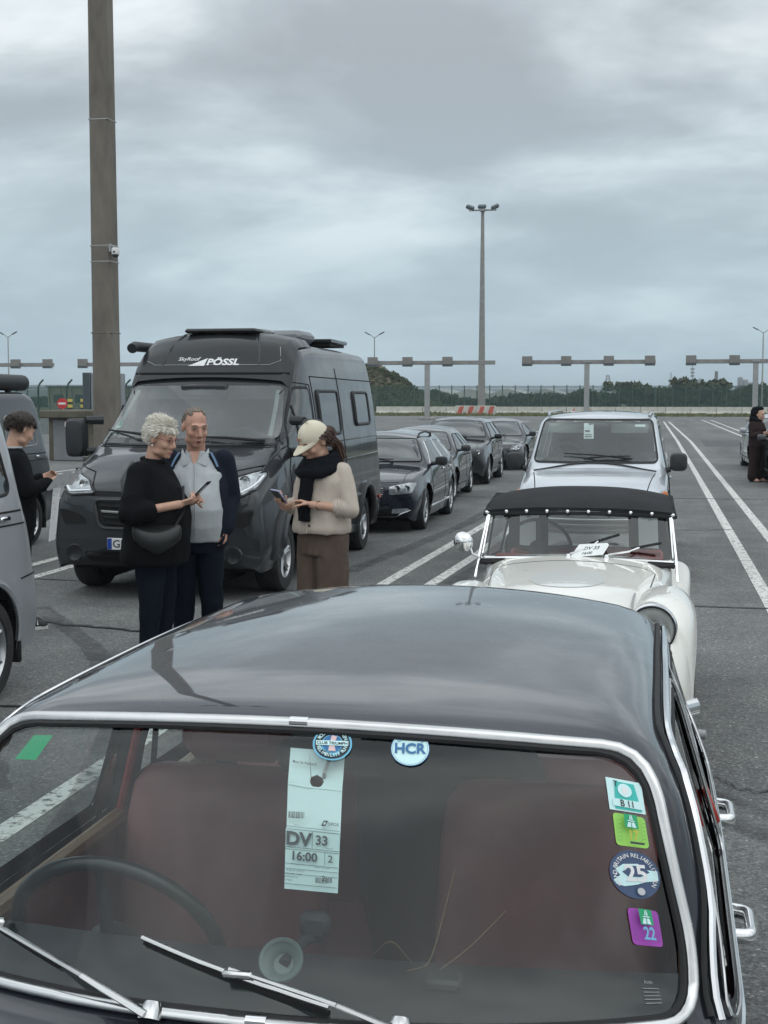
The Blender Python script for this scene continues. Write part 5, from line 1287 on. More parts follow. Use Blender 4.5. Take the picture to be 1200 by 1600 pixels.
    g = MB(); sh.patch(g, ws, 'F', .006, .06, step=.06); g.build('windscreen', 'tint_glass', t)
    g = MB(); sh.rim(g, ws, 'F', .010, .004, .06, step=.07); g.build('windscreen_seal', 'rubber', t)
    for sd in 'LR':
        for w in wins:
            g = MB(); sh.patch(g, w, sd, .005, .03, step=.06, rings=4); o = g.build('side_window', 'dark_glass', t)
            g = MB(); sh.rim(g, w, sd, .008, .004, .03, step=.08); g.build('window_trim', 'chrome' if kind == 'estate' else 'rubber', o)
    rz_ = [(-bw * .86, belt + .16), (bw * .86, belt + .16), (rw - .1, H - .16), (-rw + .1, H - .16)]
    if kind != 'coupe':
        g = MB(); sh.patch(g, rz_, 'B', .006, .06, step=.08); g.build('rear_window', 'dark_glass', t)
    # panel gaps
    for sd in 'LR':
        for pts in ([(a0 - .10, gc + .22), (a0 - .12, belt - .12), (a0 - .0, belt)], [(mid, gc + .2), (mid, belt)], [(rend - .1, gc + .28), (rend + .02, r * 2), (rend + .0, belt)]):
            g = MB(); sh.line(g, pts, sd, .005, -.001); g.build('door_gap', 'dark_gap', t)
        g = MB(); sh.line(g, [(a0 - .2, gc + .14), (rend - .1, gc + .14)], sd, .02, .004); g.build('sill_moulding', 'chrome' if kind == 'estate' else 'black_plastic', t)
        for yy in (mid - .18, rend - .17):
            p = sh.pt(yy, belt - .10, sd, .018); g = MB().box(p, (.03, .19, .03), .012); g.build('door_handle', 'black_plastic' if kind != 'estate' else 'chrome', t)
    for s in (-1, 1): g = MB(); sh.line(g, [(s * W * .72, .3), (s * W * .70, cowl * .6), (s * W * .80, cowl - .02)], 'T', .005, -.001); g.build('bonnet_gap', 'dark_gap', t)
    g = MB(); sh.line(g, [(-W * .66, nose + .02), (W * .66, nose + .02)], 'F', .006, -.001); g.build('bonnet_gap', 'dark_gap', t)
    # lamps, grille, intakes
    zl = nose - .11
    for s in (-1, 1):
        def q(l): return [(s * a * W, zl + b) for a, b in l] if s > 0 else [(s * a * W, zl + b) for a, b in l][::-1]
        if kind == 'estate': pl = q([(.52, -.05), (.86, -.03), (.90, .11), (.80, .115), (.52, .07)])
        elif kind == 'hatch': pl = q([(.58, -.03), (.80, -.02), (.92, .17), (.86, .19), (.62, .07)])
        elif kind == 'suv': pl = q([(.54, .02), (.86, .0), (.90, .12), (.56, .11)])
        else: pl = q([(.56, -.02), (.80, .0), (.92, .14), (.84, .15), (.62, .05)])
        g = MB(); sh.patch(g, pl, 'F', .008, .03, step=.05, rings=4, skirt=.03); o = g.build('headlight', 'lamp_black' if kind == 'suv' else 'lamp_clear', t)
        g = MB(); c = (sum(p[0] for p in pl) / len(pl), sum(p[1] for p in pl) / len(pl))
        for dx in ((-.07, .06) if kind != 'suv' else (.05,)):
            p = sh.pt(c[0] + s * dx, c[1], 'F', .012); g.lathe([(0, .0), (.03, .004), (.045, .012), (.05, .0)], 14, M=Matrix.Translation(p) @ Matrix.Rotation(R(90), 4, 'X'))
        g.build('projector', 'lamp_inner', o)
        if kind in ('estate', 'hatch'):
            g = MB(); sh.patch(g, [(s * W * .56, .30), (s * W * .80, .30), (s * W * .82, .37), (s * W * .57, .37)], 'F', .006, .02, rings=3); g.build('fog_lamp', 'lamp_clear', t)
    gr = [(-W * .42, zl - .06), (W * .42, zl - .06), (W * .47, zl + .07), (-W * .47, zl + .07)]
    if kind != 'coupe':
        g = MB(); sh.patch(g, gr, 'F', .006, .03, step=.06, rings=3); o = g.build('grille', 'lamp_black', t)
        for k in range(4):
            g = MB(); sh.line(g, [(-W * .43, zl - .04 + k * .03), (W * .43, zl - .04 + k * .03)], 'F', .006, .008, step=.1); g.build('grille_bar', 'chrome' if (k == 3 or kind == 'estate') else 'black_plastic', o)
        if kind == 'suv':
            g = MB(); sh.line(g, [(-W * .55, zl + .06), (W * .55, zl + .06)], 'F', .009, .01, step=.1); g.build('chrome_bar', 'chrome', t)
    g = MB(); sh.patch(g, [(-W * .62, gc + .10), (W * .62, gc + .10), (W * .52, gc + .24), (-W * .52, gc + .24)], 'F', .005, .03, step=.06, rings=3); g.build('lower_intake', 'black_plastic', t)
    if kind == 'estate':
        g = MB(); sh.line(g, [(-W * .84, gc + .17), (-W * .6, gc + .085), (W * .6, gc + .085), (W * .84, gc + .17)], 'F', .008, .01); g.build('bumper_trim', 'chrome', t)
    p = sh.pt(0, gc + .30, 'F'); plate(t, 0, p.y - .012, gc + .31, 'NB 17')
    # roof rails, mirrors, wheels
    if kind in ('estate',):
        for s in (-1, 1):
            pts = [(s * (rw - .04), wt + .15, H - .10), (s * (rw - .035), wt + .28, H - .035), (s * (rw - .03), (wt + rt) / 2, H - .01), (s * (rw - .05), rt - .1, H - .05), (s * (rw - .06), rt, H - .11)]
            MB().tube(pts, .018, 8).build('roof_rail', 'black_plastic', t)
    for s in (-1, 1):
        p = sh.pt(cowl + .50, belt - .03, 'L' if s > 0 else 'R'); door_mirror(t, p.x, cowl + .50, belt + .06, s, paint if kind in ('hatch', 'suv') else 'black_plastic', .19, .12, .14)
    for y in K['wb']:
        for s in (-1, 1): wheel(t, s * (W - .12), y, r, .22, s, spokes=10, rim_m='alloy')
    underside(t, -W * .84, W * .84, .42, L - .35, gc - .02, gc + .28, arch, .3)
    for s in (-.25, .3):
        a = sh.pt(s, hood + .10, 'F', .03); b = sh.pt(s - .55, hood + .125, 'F', .025); MB().tube([a, b], .009, 5).build('wiper', 'rubber', t)
    return t

# ---------------------------------------------------------------- vans
mat('paint_camper', (.028, .030, .033), .36, .2, coat=.8, rvar=.08, vs=2)
mat('camper_plastic', (.028, .029, .031), .5, bump=.05, bs=150)
mat('camper_roof', (.026, .027, .029), .38, .1, coat=.35, rvar=.1, vs=4)
mat('paint_silver_van', (.50, .52, .545), .36, .5, coat=1., rvar=.06, vs=2)
mat('paint_dark_van', (.085, .09, .096), .36, .5, coat=.8, rvar=.06, vs=2)
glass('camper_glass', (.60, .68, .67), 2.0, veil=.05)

mat('paint_pale', (.56, .585, .62), .34, .45, coat=1., rvar=.05, vs=3)
def people_carrier():
    t = thing('people_carrier', 'silver people carrier facing the camera directly behind the white roadster', 'van', (-.765, 14.1, 0)); t.scale = (.955, 1, 1)
    W, H, L = .86, 1.745, 4.7; gc = .2
    st = [(0, gc + .08, .45, .70, .74, .78, .70, .76, .70, .58),
          (.06, gc + .02, .46, .78, .82, .87, .76, .82, .76, .62),
          (.25, gc, .48, .885, .945, .97, .80, .85, .81, .71),
          (.6, gc, .5, .98, 1.045, 1.068, .82, .86, .825, .735),
          (1.0, gc, .52, 1.04, 1.115, 1.14, .83, .865, .835, .75),
          (1.10, gc, .52, 1.06, 1.175, 1.20, .83, .865, .835, .745),
          (1.88, gc, .55, 1.07, 1.655, 1.715, .83, .865, .84, .685),
          (2.3, gc, .55, 1.07, 1.685, 1.745, .83, .865, .84, .68),
          (4.1, gc, .55, 1.07, 1.685, 1.74, .83, .865, .84, .68),
          (4.5, gc, .55, 1.06, 1.5, 1.60, .82, .86, .81, .64),
          (4.65, gc + .05, .55, 1.0, 1.15, 1.22, .80, .84, .79, .64), (4.7, gc + .1, .55, .8, .9, .95, .76, .8, .76, .62)]
    arch = [(.85, .33, .385), (3.75, .33, .385)]
    sh = Shell(st, arch, bow=((0, .26), (1.0, .2), (1.88, .1), (2.6, 0), (4.1, 0), (4.7, -.12)), rs=.07, re=.055, flare=.018)
    ws = [(-.715, 1.195), (.715, 1.195), (.715, 1.25), (.635, 1.655), (-.635, 1.655), (-.715, 1.25)]
    wsr = [(-.705, 1.205), (.705, 1.205), (.628, 1.645), (-.628, 1.645)]
    sh.hole(rpoly(wsr, .05), 'F')
    fw = [(1.45, 1.10), (2.35, 1.10), (2.35, 1.55), (1.95, 1.55)]; rw_ = [(2.45, 1.10), (3.4, 1.10), (3.4, 1.55), (2.45, 1.55)]; qw = [(3.5, 1.10), (4.2, 1.12), (4.12, 1.52), (3.5, 1.55)]
    for d in 'LR':
        for p in (fw, rw_, qw): sh.hole(rpoly(p, .05), d)
    sh.body('body', 'paint_pale', t)
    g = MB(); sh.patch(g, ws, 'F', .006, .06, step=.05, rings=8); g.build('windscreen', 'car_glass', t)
    g = MB(); sh.band(g, wsr, 'F', .02, .007, .05); g.build('windscreen_seal', 'rubber', t)
    for d in 'LR':
        for p in (fw, rw_, qw):
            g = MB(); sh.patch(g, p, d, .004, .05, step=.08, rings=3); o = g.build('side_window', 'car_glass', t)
            g = MB(); sh.band(g, p, d, .018, .006, .05); g.build('seal', 'rubber', o)
        g = MB(); sh.line(g, [(1.3, .34), (1.28, .95), (1.42, 1.08)], d, .006); sh.line(g, [(2.4, .3), (2.4, 1.08)], d, .006); sh.line(g, [(3.45, .62), (3.45, 1.08)], d, .006); g.build('door_gap', 'dark_gap', t)
        p = sh.pt(2.25, .98, d, .015); MB().box(p, (.03, .2, .04), .012).build('door_handle', 'paint_silver', t)
    g = MB()
    for s in (-1, 1): sh.line(g, [(s * .60, .25), (s * .64, .6), (s * .69, 1.0)], 'T', .006, -.001)
    g.build('bonnet_gap', 'dark_gap', t)
    g = MB(); sh.line(g, [(-.70, 1.09), (.70, 1.09)], 'T', .02, .0, flat=.5); g.build('scuttle', 'black_plastic', t)
    for s in (-1, 1):
        pl = [(s * .56, .66), (s * .82, .69), (s * .845, .93), (s * .76, .94), (s * .62, .80)]
        if s < 0: pl = pl[::-1]
        g = MB(); sh.patch(g, pl, 'F', .01, .04, step=.04, rings=4, skirt=.04); o = g.build('headlight', 'lamp_clear', t)
        a = sh.pt(s * .79, .88, 'F', .016); g = MB().ell(a, (.035, .02, .05), 10, 8); g.build('indicator', 'amber', o)
        a = sh.pt(s * .70, .76, 'F', .014); g = MB().lathe([(0, .0), (.05, .012), (.065, 0)], 16, M=Matrix.Translation(a) @ Matrix.Rotation(R(90), 4, 'X')); g.build('reflector', 'lamp_inner', o)
        door_mirror(t, s * .80, 1.38, 1.17, s, 'black_plastic', .20, .16, .20, .03)
        g = MB(); g.tube([(s * .60, 1.9, 1.70), (s * .625, 2.3, 1.735), (s * .62, 4.0, 1.735), (s * .6, 4.2, 1.70)], .016, 6); g.build('roof_rail', 'paint_silver', t)
        for y in (.85, 3.75): wheel(t, s * .74, y, .33, .21, s, spokes=10)
    g = MB(); sh.patch(g, [(-.45, .52), (.45, .52), (.52, .70), (-.52, .70)], 'F', .008, .04, rings=3); o = g.build('grille', 'lamp_black', t)
    for k in range(3):
        g = MB(); sh.line(g, [(-.47, .56 + k * .05), (.47, .56 + k * .05)], 'F', .012, .012, step=.1); g.build('grille_bar', 'chrome', o)
    p = sh.pt(0, .4, 'F'); plate(t, 0, p.y - .012, .40, 'LK 58')
    for s, (a, b, c) in enumerate((((-.12, 1.215), (-.35, 1.25), (.40, 1.245)), ((.42, 1.215), (.05, 1.28), (-.36, 1.268)))):
        o = MB().tube([sh.pt(*a, 'F', .03), sh.pt((a[0] + c[0]) / 2, (a[1] + c[1]) / 2, 'F', .045), sh.pt(*c, 'F', .03)], [.012, .008, .006], 6).build('wiper', 'rubber', t)
    mb = MB().box((0, 1.42, 1.02), (1.40, .55, .22), .06); mb.box((-.36, 1.55, 1.10), (.42, .25, .10), .04); mb.build('dashboard', 'cabin_grey', t)
    steering(t, -.36, 1.72, 1.22, .19, -62, 'cabin_dark', .015)
    for x in (-.37, .37): seat(t, x, 2.45, .62, 'seat_grey', .52, .62)
    seat(t, 0, 3.4, .62, 'seat_grey', 1.3, .6, head=False, name='rear_seat')
    MB().box((0, 3.0, 1.635), (1.15, 2.1, .02), .005).build('headliner', 'cabin_light', t)
    MB().box((0, 2.6, .5), (1.56, 3.2, .05)).build('floor', 'cabin_dark', t)
    a = sh.pt(0, 1.595, 'F', -.02); MB().box((a.x, a.y + .05, a.z), (.26, .07, .08), .03).build('interior_mirror', 'cabin_dark', t)
    for x in (-.45, .30): q = sh.pt(x + .08, 1.62, 'F', -.03); MB().box((q.x, q.y + .07, q.z - .035), (.44, .012, .11), .005).build('sun_visor', 'cabin_light', t)
    st_ = MB(); sh.patch(st_, [(.44, 1.585), (.56, 1.585), (.56, 1.61), (.44, 1.61)], 'F', -.004, .005, rings=2); st_.build('sticker', 'paper', t)
    underside(t, -.74, .74, .42, 4.4, .18, .46, arch, .26)
    tg = thing('parking_tag', 'white paper boarding tag inside the windscreen of the silver people carrier', 'paper tag', (-.765, 14.1, 0)); tg.scale = (.955, 1, 1)
    g = MB()
    for (x0, x1, z0, z1, mi, off) in ((-.15, -.035, 1.46, 1.63, 0, -.012), (-.135, -.05, 1.50, 1.507, 1, -.010), (-.135, -.08, 1.535, 1.55, 1, -.010), (-.135, -.05, 1.475, 1.485, 1, -.010)):
        q = [sh.pt(a, b, 'F', off) for a, b in ((x0, z0), (x1, z0), (x1 - .012, z1), (x0 - .012, z1))]; g.add(q, [(0, 1, 2, 3)], mi)
    g.build('sheet', ['paper', 'ink'], tg)
    return t
people_carrier()

def camper():
    t = thing('camper_van', 'tall dark grey camper van with raised roof and big headlights, facing the camera', 'camper van', (-4.72, 12.0, 0), R(.6)); t.scale = (1.06, 1, 1)
    W, L, gc = 1.02, 5.85, .27
    st = [(0, gc + .04, .5, .88, .95, .98, .91, .96, .91, .78),
          (.05, gc + .0, .5, .96, 1.04, 1.075, .95, .99, .94, .80),
          (.20, gc, .52, 1.04, 1.15, 1.19, .97, 1.01, .95, .80),
          (.48, gc, .55, 1.16, 1.295, 1.335, .97, 1.02, .955, .80),
          (.86, gc, .58, 1.28, 1.415, 1.455, .97, 1.025, .96, .83),
          (.96, gc, .6, 1.30, 1.475, 1.52, .97, 1.025, .965, .84),
          (1.75, gc, .65, 1.36, 2.02, 2.09, .97, 1.025, .975, .84),
          (2.0, gc, .65, 1.38, 2.26, 2.36, .97, 1.025, .98, .83),
          (2.35, gc, .65, 1.40, 2.44, 2.54, .97, 1.025, .98, .82),
          (3.0, gc, .65, 1.40, 2.47, 2.56, .97, 1.025, .98, .82),
          (5.6, gc, .65, 1.40, 2.45, 2.53, .97, 1.025, .98, .82),
          (5.8, gc, .65, 1.40, 2.38, 2.46, .96, 1.01, .96, .80), (5.85, gc + .05, .65, 1.38, 2.3, 2.38, .93, .97, .92, .77)]
    arch = [(.98, .36, .43), (4.72, .36, .43)]
    sh = Shell(st, arch, bow=((0, .21), (.9, .20), (1.75, .12), (2.4, .05), (3.0, 0), (5.6, 0), (5.85, -.06)), rs=.10, re=.12, flare=.03, step=.04, side_bulge=.015)
    wsr = [(-.86, 1.50), (.86, 1.50), (.855, 1.60), (.775, 2.035), (-.775, 2.035), (-.855, 1.60)]
    sh.hole(rpoly(wsr, .07), 'F')
    fw = [(1.34, 1.40), (2.28, 1.40), (2.28, 2.0), (1.88, 2.0), (1.48, 1.62)]
    for d in 'LR': sh.hole(rpoly(fw, .06), d)
    sh.body('body', 'paint_camper', t)
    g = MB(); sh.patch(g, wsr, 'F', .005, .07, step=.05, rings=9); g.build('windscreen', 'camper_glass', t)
    g = MB(); sh.band(g, wsr, 'F', .05, .006, .07); g.build('windscreen_border', 'lamp_black', t)
    for s in (-1, 1):   # pale inner pillar trims seen behind the glass
        MB().tube([sh.pt(s * .80, 1.54, 'F', -.03), sh.pt(s * .765, 1.8, 'F', -.03), sh.pt(s * .73, 2.0, 'F', -.03)], .022, 6).build('pillar_trim', 'cabin_light', t)
    for d in 'LR':
        sx = 1 if d == 'L' else -1
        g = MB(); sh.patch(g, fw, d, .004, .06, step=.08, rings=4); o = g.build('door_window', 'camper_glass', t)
        g = MB(); sh.band(g, fw, d, .03, .006, .06); sh.line(g, [(1.72, 1.42), (1.72, 1.83)], d, .016, .004); g.build('seal', 'rubber', o)
        # camper hinged windows with frames
        for (y0, y1, z0, z1) in ((2.62, 3.55, 1.50, 1.98), (4.45, 5.25, 1.58, 1.97)):
            p = [(y0, z0), (y1, z0), (y1, z1), (y0, z1)]; g = MB(); sh.patch(g, p, d, .014, .05, step=.08, rings=3, skirt=.0); o = g.build('camper_window', 'dark_glass', t)
            g = MB(); sh.rim(g, p, d, .022, .006, .06, step=.06, n=8); g.build('window_frame', 'black_plastic', o)
        g = MB()
        for pts in ([(1.26, .62), (1.24, 1.2), (1.38, 1.38)], [(2.36, .35), (2.36, 2.05), (1.9, 2.07), (1.72, 1.95)], [(3.72, .4), (3.72, 2.25)], [(2.44, 2.14), (5.7, 2.12)], [(2.45, 2.14), (2.45, .4)]): sh.line(g, pts, d, .007, -.001)
        g.build('panel_gap', 'dark_gap', t)
        g = MB(); sh.line(g, [(1.45, .72), (4.25, .72)], d, .05, .006, flat=1.); g.build('side_moulding', 'camper_plastic', t)
        g = MB(); sh.line(g, [(2.6, 1.18), (5.6, 1.20)], d, .010, .002); sh.line(g, [(2.6, 1.40), (5.6, 1.42)], d, .008, .002); g.build('swage_line', 'paint_camper', t)
        p = sh.pt(2.14, 1.17, d, .02); MB().box(p, (.04, .22, .06), .015).build('door_handle', 'black_plastic', t)
        for (yc, zc, r) in arch:   # black wheel arch trims
            g = MB(); g.tube([sh.pt(yc - (r + .035) * math.cos(math.pi * i / 16), max(gc + .05, zc + (r + .035) * math.sin(math.pi * i / 16)), d, .006) for i in range(17)], .035, 6); g.build('arch_trim', 'camper_plastic', t)
        p = sh.pt(5.55, .62, d, .012); MB().box(p, (.02, .10, .05), .008).build('side_marker', 'red_lens', t)
    # lower front plastic
    def mir(pl, s): pl = [(s * x, z) for x, z in pl]; return pl if s > 0 else pl[::-1]
    g = MB(); sh.patch(g, [(-.44, .70), (.44, .70), (.50, .93), (-.50, .93)], 'F', .01, .06, step=.05, rings=4); o = g.build('grille', 'dark_gap', t)
    for k in range(4):
        w = .40 + k * .02; g = MB(); sh.line(g, [(-w, .74 + k * .052), (0, .725 + k * .052), (w, .74 + k * .052)], 'F', .012, .016, step=.08); g.build('grille_bar', 'galv' if k == 2 else 'lamp_black', o)
    g = MB(); sh.rim(g, [(-.46, .69), (.46, .69), (.53, .95), (-.53, .95)], 'F', .018, .01, .07); g.build('grille_surround', 'camper_plastic', t)
    g = MB(); sh.patch(g, [(-.62, .985), (.62, .985), (.60, 1.03), (-.60, 1.03)], 'F', .008, .02, rings=3); g.build('grille_slot', 'dark_gap', t)
    g = MB(); sh.patch(g, [(-.60, .36), (.60, .36), (.64, .46), (-.64, .46)], 'F', .006, .03, rings=3); g.build('lower_intake', 'dark_gap', t)
    for s in (-1, 1):
        pl = mir([(.52, 1.005), (.80, .985), (.905, 1.05), (.925, 1.18), (.87, 1.215), (.63, 1.125)], s)
        g = MB(); sh.patch(g, pl, 'F', .012, .04, step=.035, rings=6, skirt=.04); o = g.build('headlight', 'lamp_clear', t)
        g = MB(); sh.rim(g, pl, 'F', .012, .012, .04); g.build('headlight_rim', 'lamp_black', o)
        for (x, z, r) in ((.66, 1.085, .045), (.80, 1.12, .05)):
            p = sh.pt(s * x, z, 'F', .014); g = MB().lathe([(0, .0), (r * .5, .006), (r * .9, .02), (r, .02)], 18, M=Matrix.Translation(p) @ Matrix.Rotation(R(90), 4, 'X')); g.build('reflector', 'lamp_inner', o)
        g = MB(); sh.line(g, mir([(.57, 1.035), (.79, 1.02), (.88, 1.07), (.90, 1.16)], 1 if s > 0 else -1), 'F', .010, .016); g.build('daylight_strip', 'lamp_drl', o)
        pl = mir([(.60, .72), (.86, .70), (.92, .86), (.66, .80)], s); g = MB(); sh.patch(g, pl, 'F', .006, .05, rings=4); g.build('bumper_recess', 'dark_gap', t)
        p = sh.pt(s * .74, .44, 'F', .012); M = Matrix.Translation(p) @ Matrix.Rotation(R(90), 4, 'X')
        g = MB().lathe([(.085, 0), (.075, .02), (.05, .012), (0, .008)], 20, M=M); g.build('fog_lamp', 'lamp_black', t)
        # tall double mirrors on arms
        xb = s * .985; yb = 1.30
        mb = MB(); c = (xb + s * .20, yb - .05, 1.50)
        for (z, q) in ((1.36, .8), (1.68, .8)): mb.tube([(xb - s * .02, yb + .1, z), (xb + s * .12, yb, z)], [.05, .04], 8)
        rings = []
        for (ty, kk) in ((-1, .5), (-.8, .85), (-.3, 1), (.6, 1), (1, .95)):
            rg = []
            for j in range(28):
                a = 2 * math.pi * j / 28; ca, sa = math.cos(a), math.sin(a); rg.append((c[0] + math.copysign(abs(ca) ** .45, ca) * .10 * kk, c[1] + ty * .08, c[2] + math.copysign(abs(sa) ** .4, sa) * .20 * kk))
            rings.append(rg)
        mb.loft(rings, caps=True); o = mb.build('door_mirror', 'black_plastic', t)
        MB().box((c[0], c[1] + .082, c[2] + .06), (.15, .008, .22), .003).build('mirror_glass', 'mirror_glass', o); MB().box((c[0], c[1] + .082, c[2] - .15), (.18, .008, .12), .003).build('lower_glass', 'mirror_glass', o)
        for y in (.98, 4.72): wheel(t, s * .885, y, .35, .23, s, spokes=12, rim_m='dark_alloy' if False else 'alloy', rr=.62)
    p = sh.pt(0, .56, 'F', .01); plate(t, -.12, p.y - .004, .545, 'GB AL 512')
    # bonnet gap, scuttle, wipers
    g = MB(); sh.line(g, [(-.88, 1.26), (-.62, 1.20), (-.56, 1.06)], 'F', .008, -.001); sh.line(g, [(.88, 1.26), (.62, 1.20), (.56, 1.06)], 'F', .008, -.001); sh.line(g, [(-.88, 1.42), (.88, 1.42)], 'F', .007, -.001); g.build('bonnet_gap', 'dark_gap', t)
    g = MB(); sh.patch(g, [(-.86, 1.435), (.86, 1.435), (.87, 1.50), (-.87, 1.50)], 'F', .008, .02, step=.05, rings=3); g.build('scuttle', 'camper_plastic', t)
    for s, (a, b) in enumerate((((-.10, 1.475), (-.82, 1.56)), ((.78, 1.46), (.12, 1.50)))):
        MB().tube([sh.pt(*a, 'F', .03), sh.pt((a[0] + b[0]) / 2, (a[1] + b[1]) / 2 - .005, 'F', .05), sh.pt(*b, 'F', .03)], [.018, .014, .008], 6).build('wiper', 'rubber', t)
    # raised moulded roof front ('sky roof')
    n = 22; rings = []
    for (y, z, hw, zc) in ((1.735, 2.105, .825, .05), (1.79, 2.165, .835, .065), (1.92, 2.33, .83, .08), (2.08, 2.465, .815, .09), (2.30, 2.545, .795, .10), (2.65, 2.57, .785, .10), (3.0, 2.565, .77, .09)):
        rg = []
        for j in range(n + 1):
            u = -1 + 2 * j / n; x = u * hw; rg.append((x, y + .10 * u * u * (1 if y < 2.3 else .3), z + zc * (1 - abs(u) ** 2.2) - .03 - (.07 if abs(u) == 1 else 0)))
        rings.append(rg)
    g = MB(); g.loft(rings, closed=False); rf = g.build('roof_fairing', 'camper_roof', t, ang=50)
    bv = BVHTree.FromPolygons([Vector(p) for r in rings for p in r], [(i * (n + 1) + j, i * (n + 1) + j + 1, (i + 1) * (n + 1) + j + 1, (i + 1) * (n + 1) + j) for i in range(len(rings) - 1) for j in range(n)])
    def onr(x, z, off):
        h = bv.ray_cast(Vector((x, -3, z)), Vector((0, 1, 0))); q = h[0]; nn = h[1] if h[1].y < 0 else -h[1]; return q + nn * off
    def ont(x, y, off): h = bv.ray_cast(Vector((x, y, 9)), Vector((0, 0, -1))); return h[0] + Vector((0, 0, off))
    g = MB(); g.tube([onr(-.80 + 1.60 * i / 20, 2.165, .0) for i in range(21)], .014, 6); g.build('gutter', 'dark_gap', rf)
    for s in (-1, 1): MB().tube([onr(s * .50, 2.26, .0), onr(s * .47, 2.42, .0), onr(s * .42, 2.54, .0)] + [ont(s * .40, y, 0) for y in (2.3, 2.55, 2.9)], .014, 6).build('roof_rib', 'camper_roof', rf)
    g = MB(); g.tube([onr(-.70, 2.30, .001), onr(-.62, 2.27, .002)] + [onr(-.6 + 1.2 * i / 12, 2.255, .002) for i in range(13)] + [onr(.70, 2.30, .001), onr(.66, 2.45, .001)], .004, 5); g.build('outline_decal', 'galv', rf)
    # lettering
    def lay(txt, size, x0, z0, mb, **k):
        v, f = textgeo(txt, size, align='LEFT', **k); mb.add([onr(x0 + x, z0 + y * .78, .006) for x, y, _ in v], f, 0)
    g = MB(); lay('PÖSSL', .118, -.03, 2.28, g, bold=.0045, shear=.15, space=1.02)
    g.add([onr(-.22, 2.243, .006), onr(-.05, 2.243, .006), onr(-.025, 2.325, .006)], [(0, 1, 2)]); g.build('roof_lettering', 'print_white', rf)
    g = MB(); lay('SkyRoof', .068, -.34, 2.315, g, shear=.2, bold=.0006); g.build('small_lettering', 'print_white', rf)
    # awning case, skylights, aerial and solar panel on the roof
    g = MB(); g.tube([(-.88, 2.02, 2.44), (-.88, 2.10, 2.465), (-.88, 5.5, 2.465)], .055, 10); g.build('awning_case', 'black_plastic', t)
    MB().box((0, 2.55, 2.632), (.76, .70, .05), .022).build('roof_dome', 'camper_roof', t)
    MB().box((.1, 2.95, 2.65), (.46, .45, .05), .02).build('roof_vent', 'galv', t)
    MB().box((.25, 3.75, 2.62), (.62, .7, .14), .05).build('skylight', 'panel_grey', t)
    MB().box((.42, 4.75, 2.60), (.56, .9, .05), .012).build('solar_panel', 'lamp_black', t); MB().box((.42, 4.75, 2.56), (.5, .8, .04)).build('panel_mount', 'rubber', t)
    # cabin
    mb = MB().box((0, 1.30, 1.22), (1.66, .70, .36), .08); mb.box((.42, 1.45, 1.42), (.5, .3, .12), .05); mb.build('dashboard', 'cabin_grey', t)
    steering(t, .42, 1.75, 1.42, .2, -58, 'cabin_dark', .016)
    for x in (-.45, .45): seat(t, x, 2.5, .85, 'seat_grey', .54, .72)
    a = sh.pt(0, 2.0, 'F', -.02); MB().box((0, a.y + .03, 1.985), (.48, .10, .13), .02).build('camera_pod', 'lamp_black', t)
    for x in (-.42, .42): MB().box((x, 1.98, 1.97), (.55, .02, .15), .008).build('sun_visor', 'cabin_light', t)
    MB().box((0, 2.62, 1.30), (1.7, .02, .9)).box((0, 2.0, .7), (1.8, 1.2, .04)).build('cabin_lining', 'cabin_dark', t)
    MB().box((0, 2.85, 1.75), (1.55, .02, .85)).build('rear_curtain', 'cabin_grey', t); MB().box((0, 2.4, 2.06), (1.5, .9, .02)).build('headliner', 'cabin_light', t)
    mb = MB(); P = [(math.cos(2 * math.pi * i / 20) * .04, math.sin(2 * math.pi * i / 20) * .04) for i in range(20)]
    mb.add([sh.pt(-.76 + x, 1.63 + z, 'F', -.006) for x, z in P], [tuple(range(20))]); mb.add([sh.pt(-.76 + x, 1.63 + z, 'F', -.004) for x, z in ((-.03, -.025), (.03, -.025), (.03, -.005), (-.03, -.005))], [(0, 1, 2, 3)], 1)
    mb.build('sticker', ['cam_green', 'print_white'], t)
    underside(t, -.90, .90, .5, 5.6, gc - .03, .62, arch, .32)
    return t
camper()

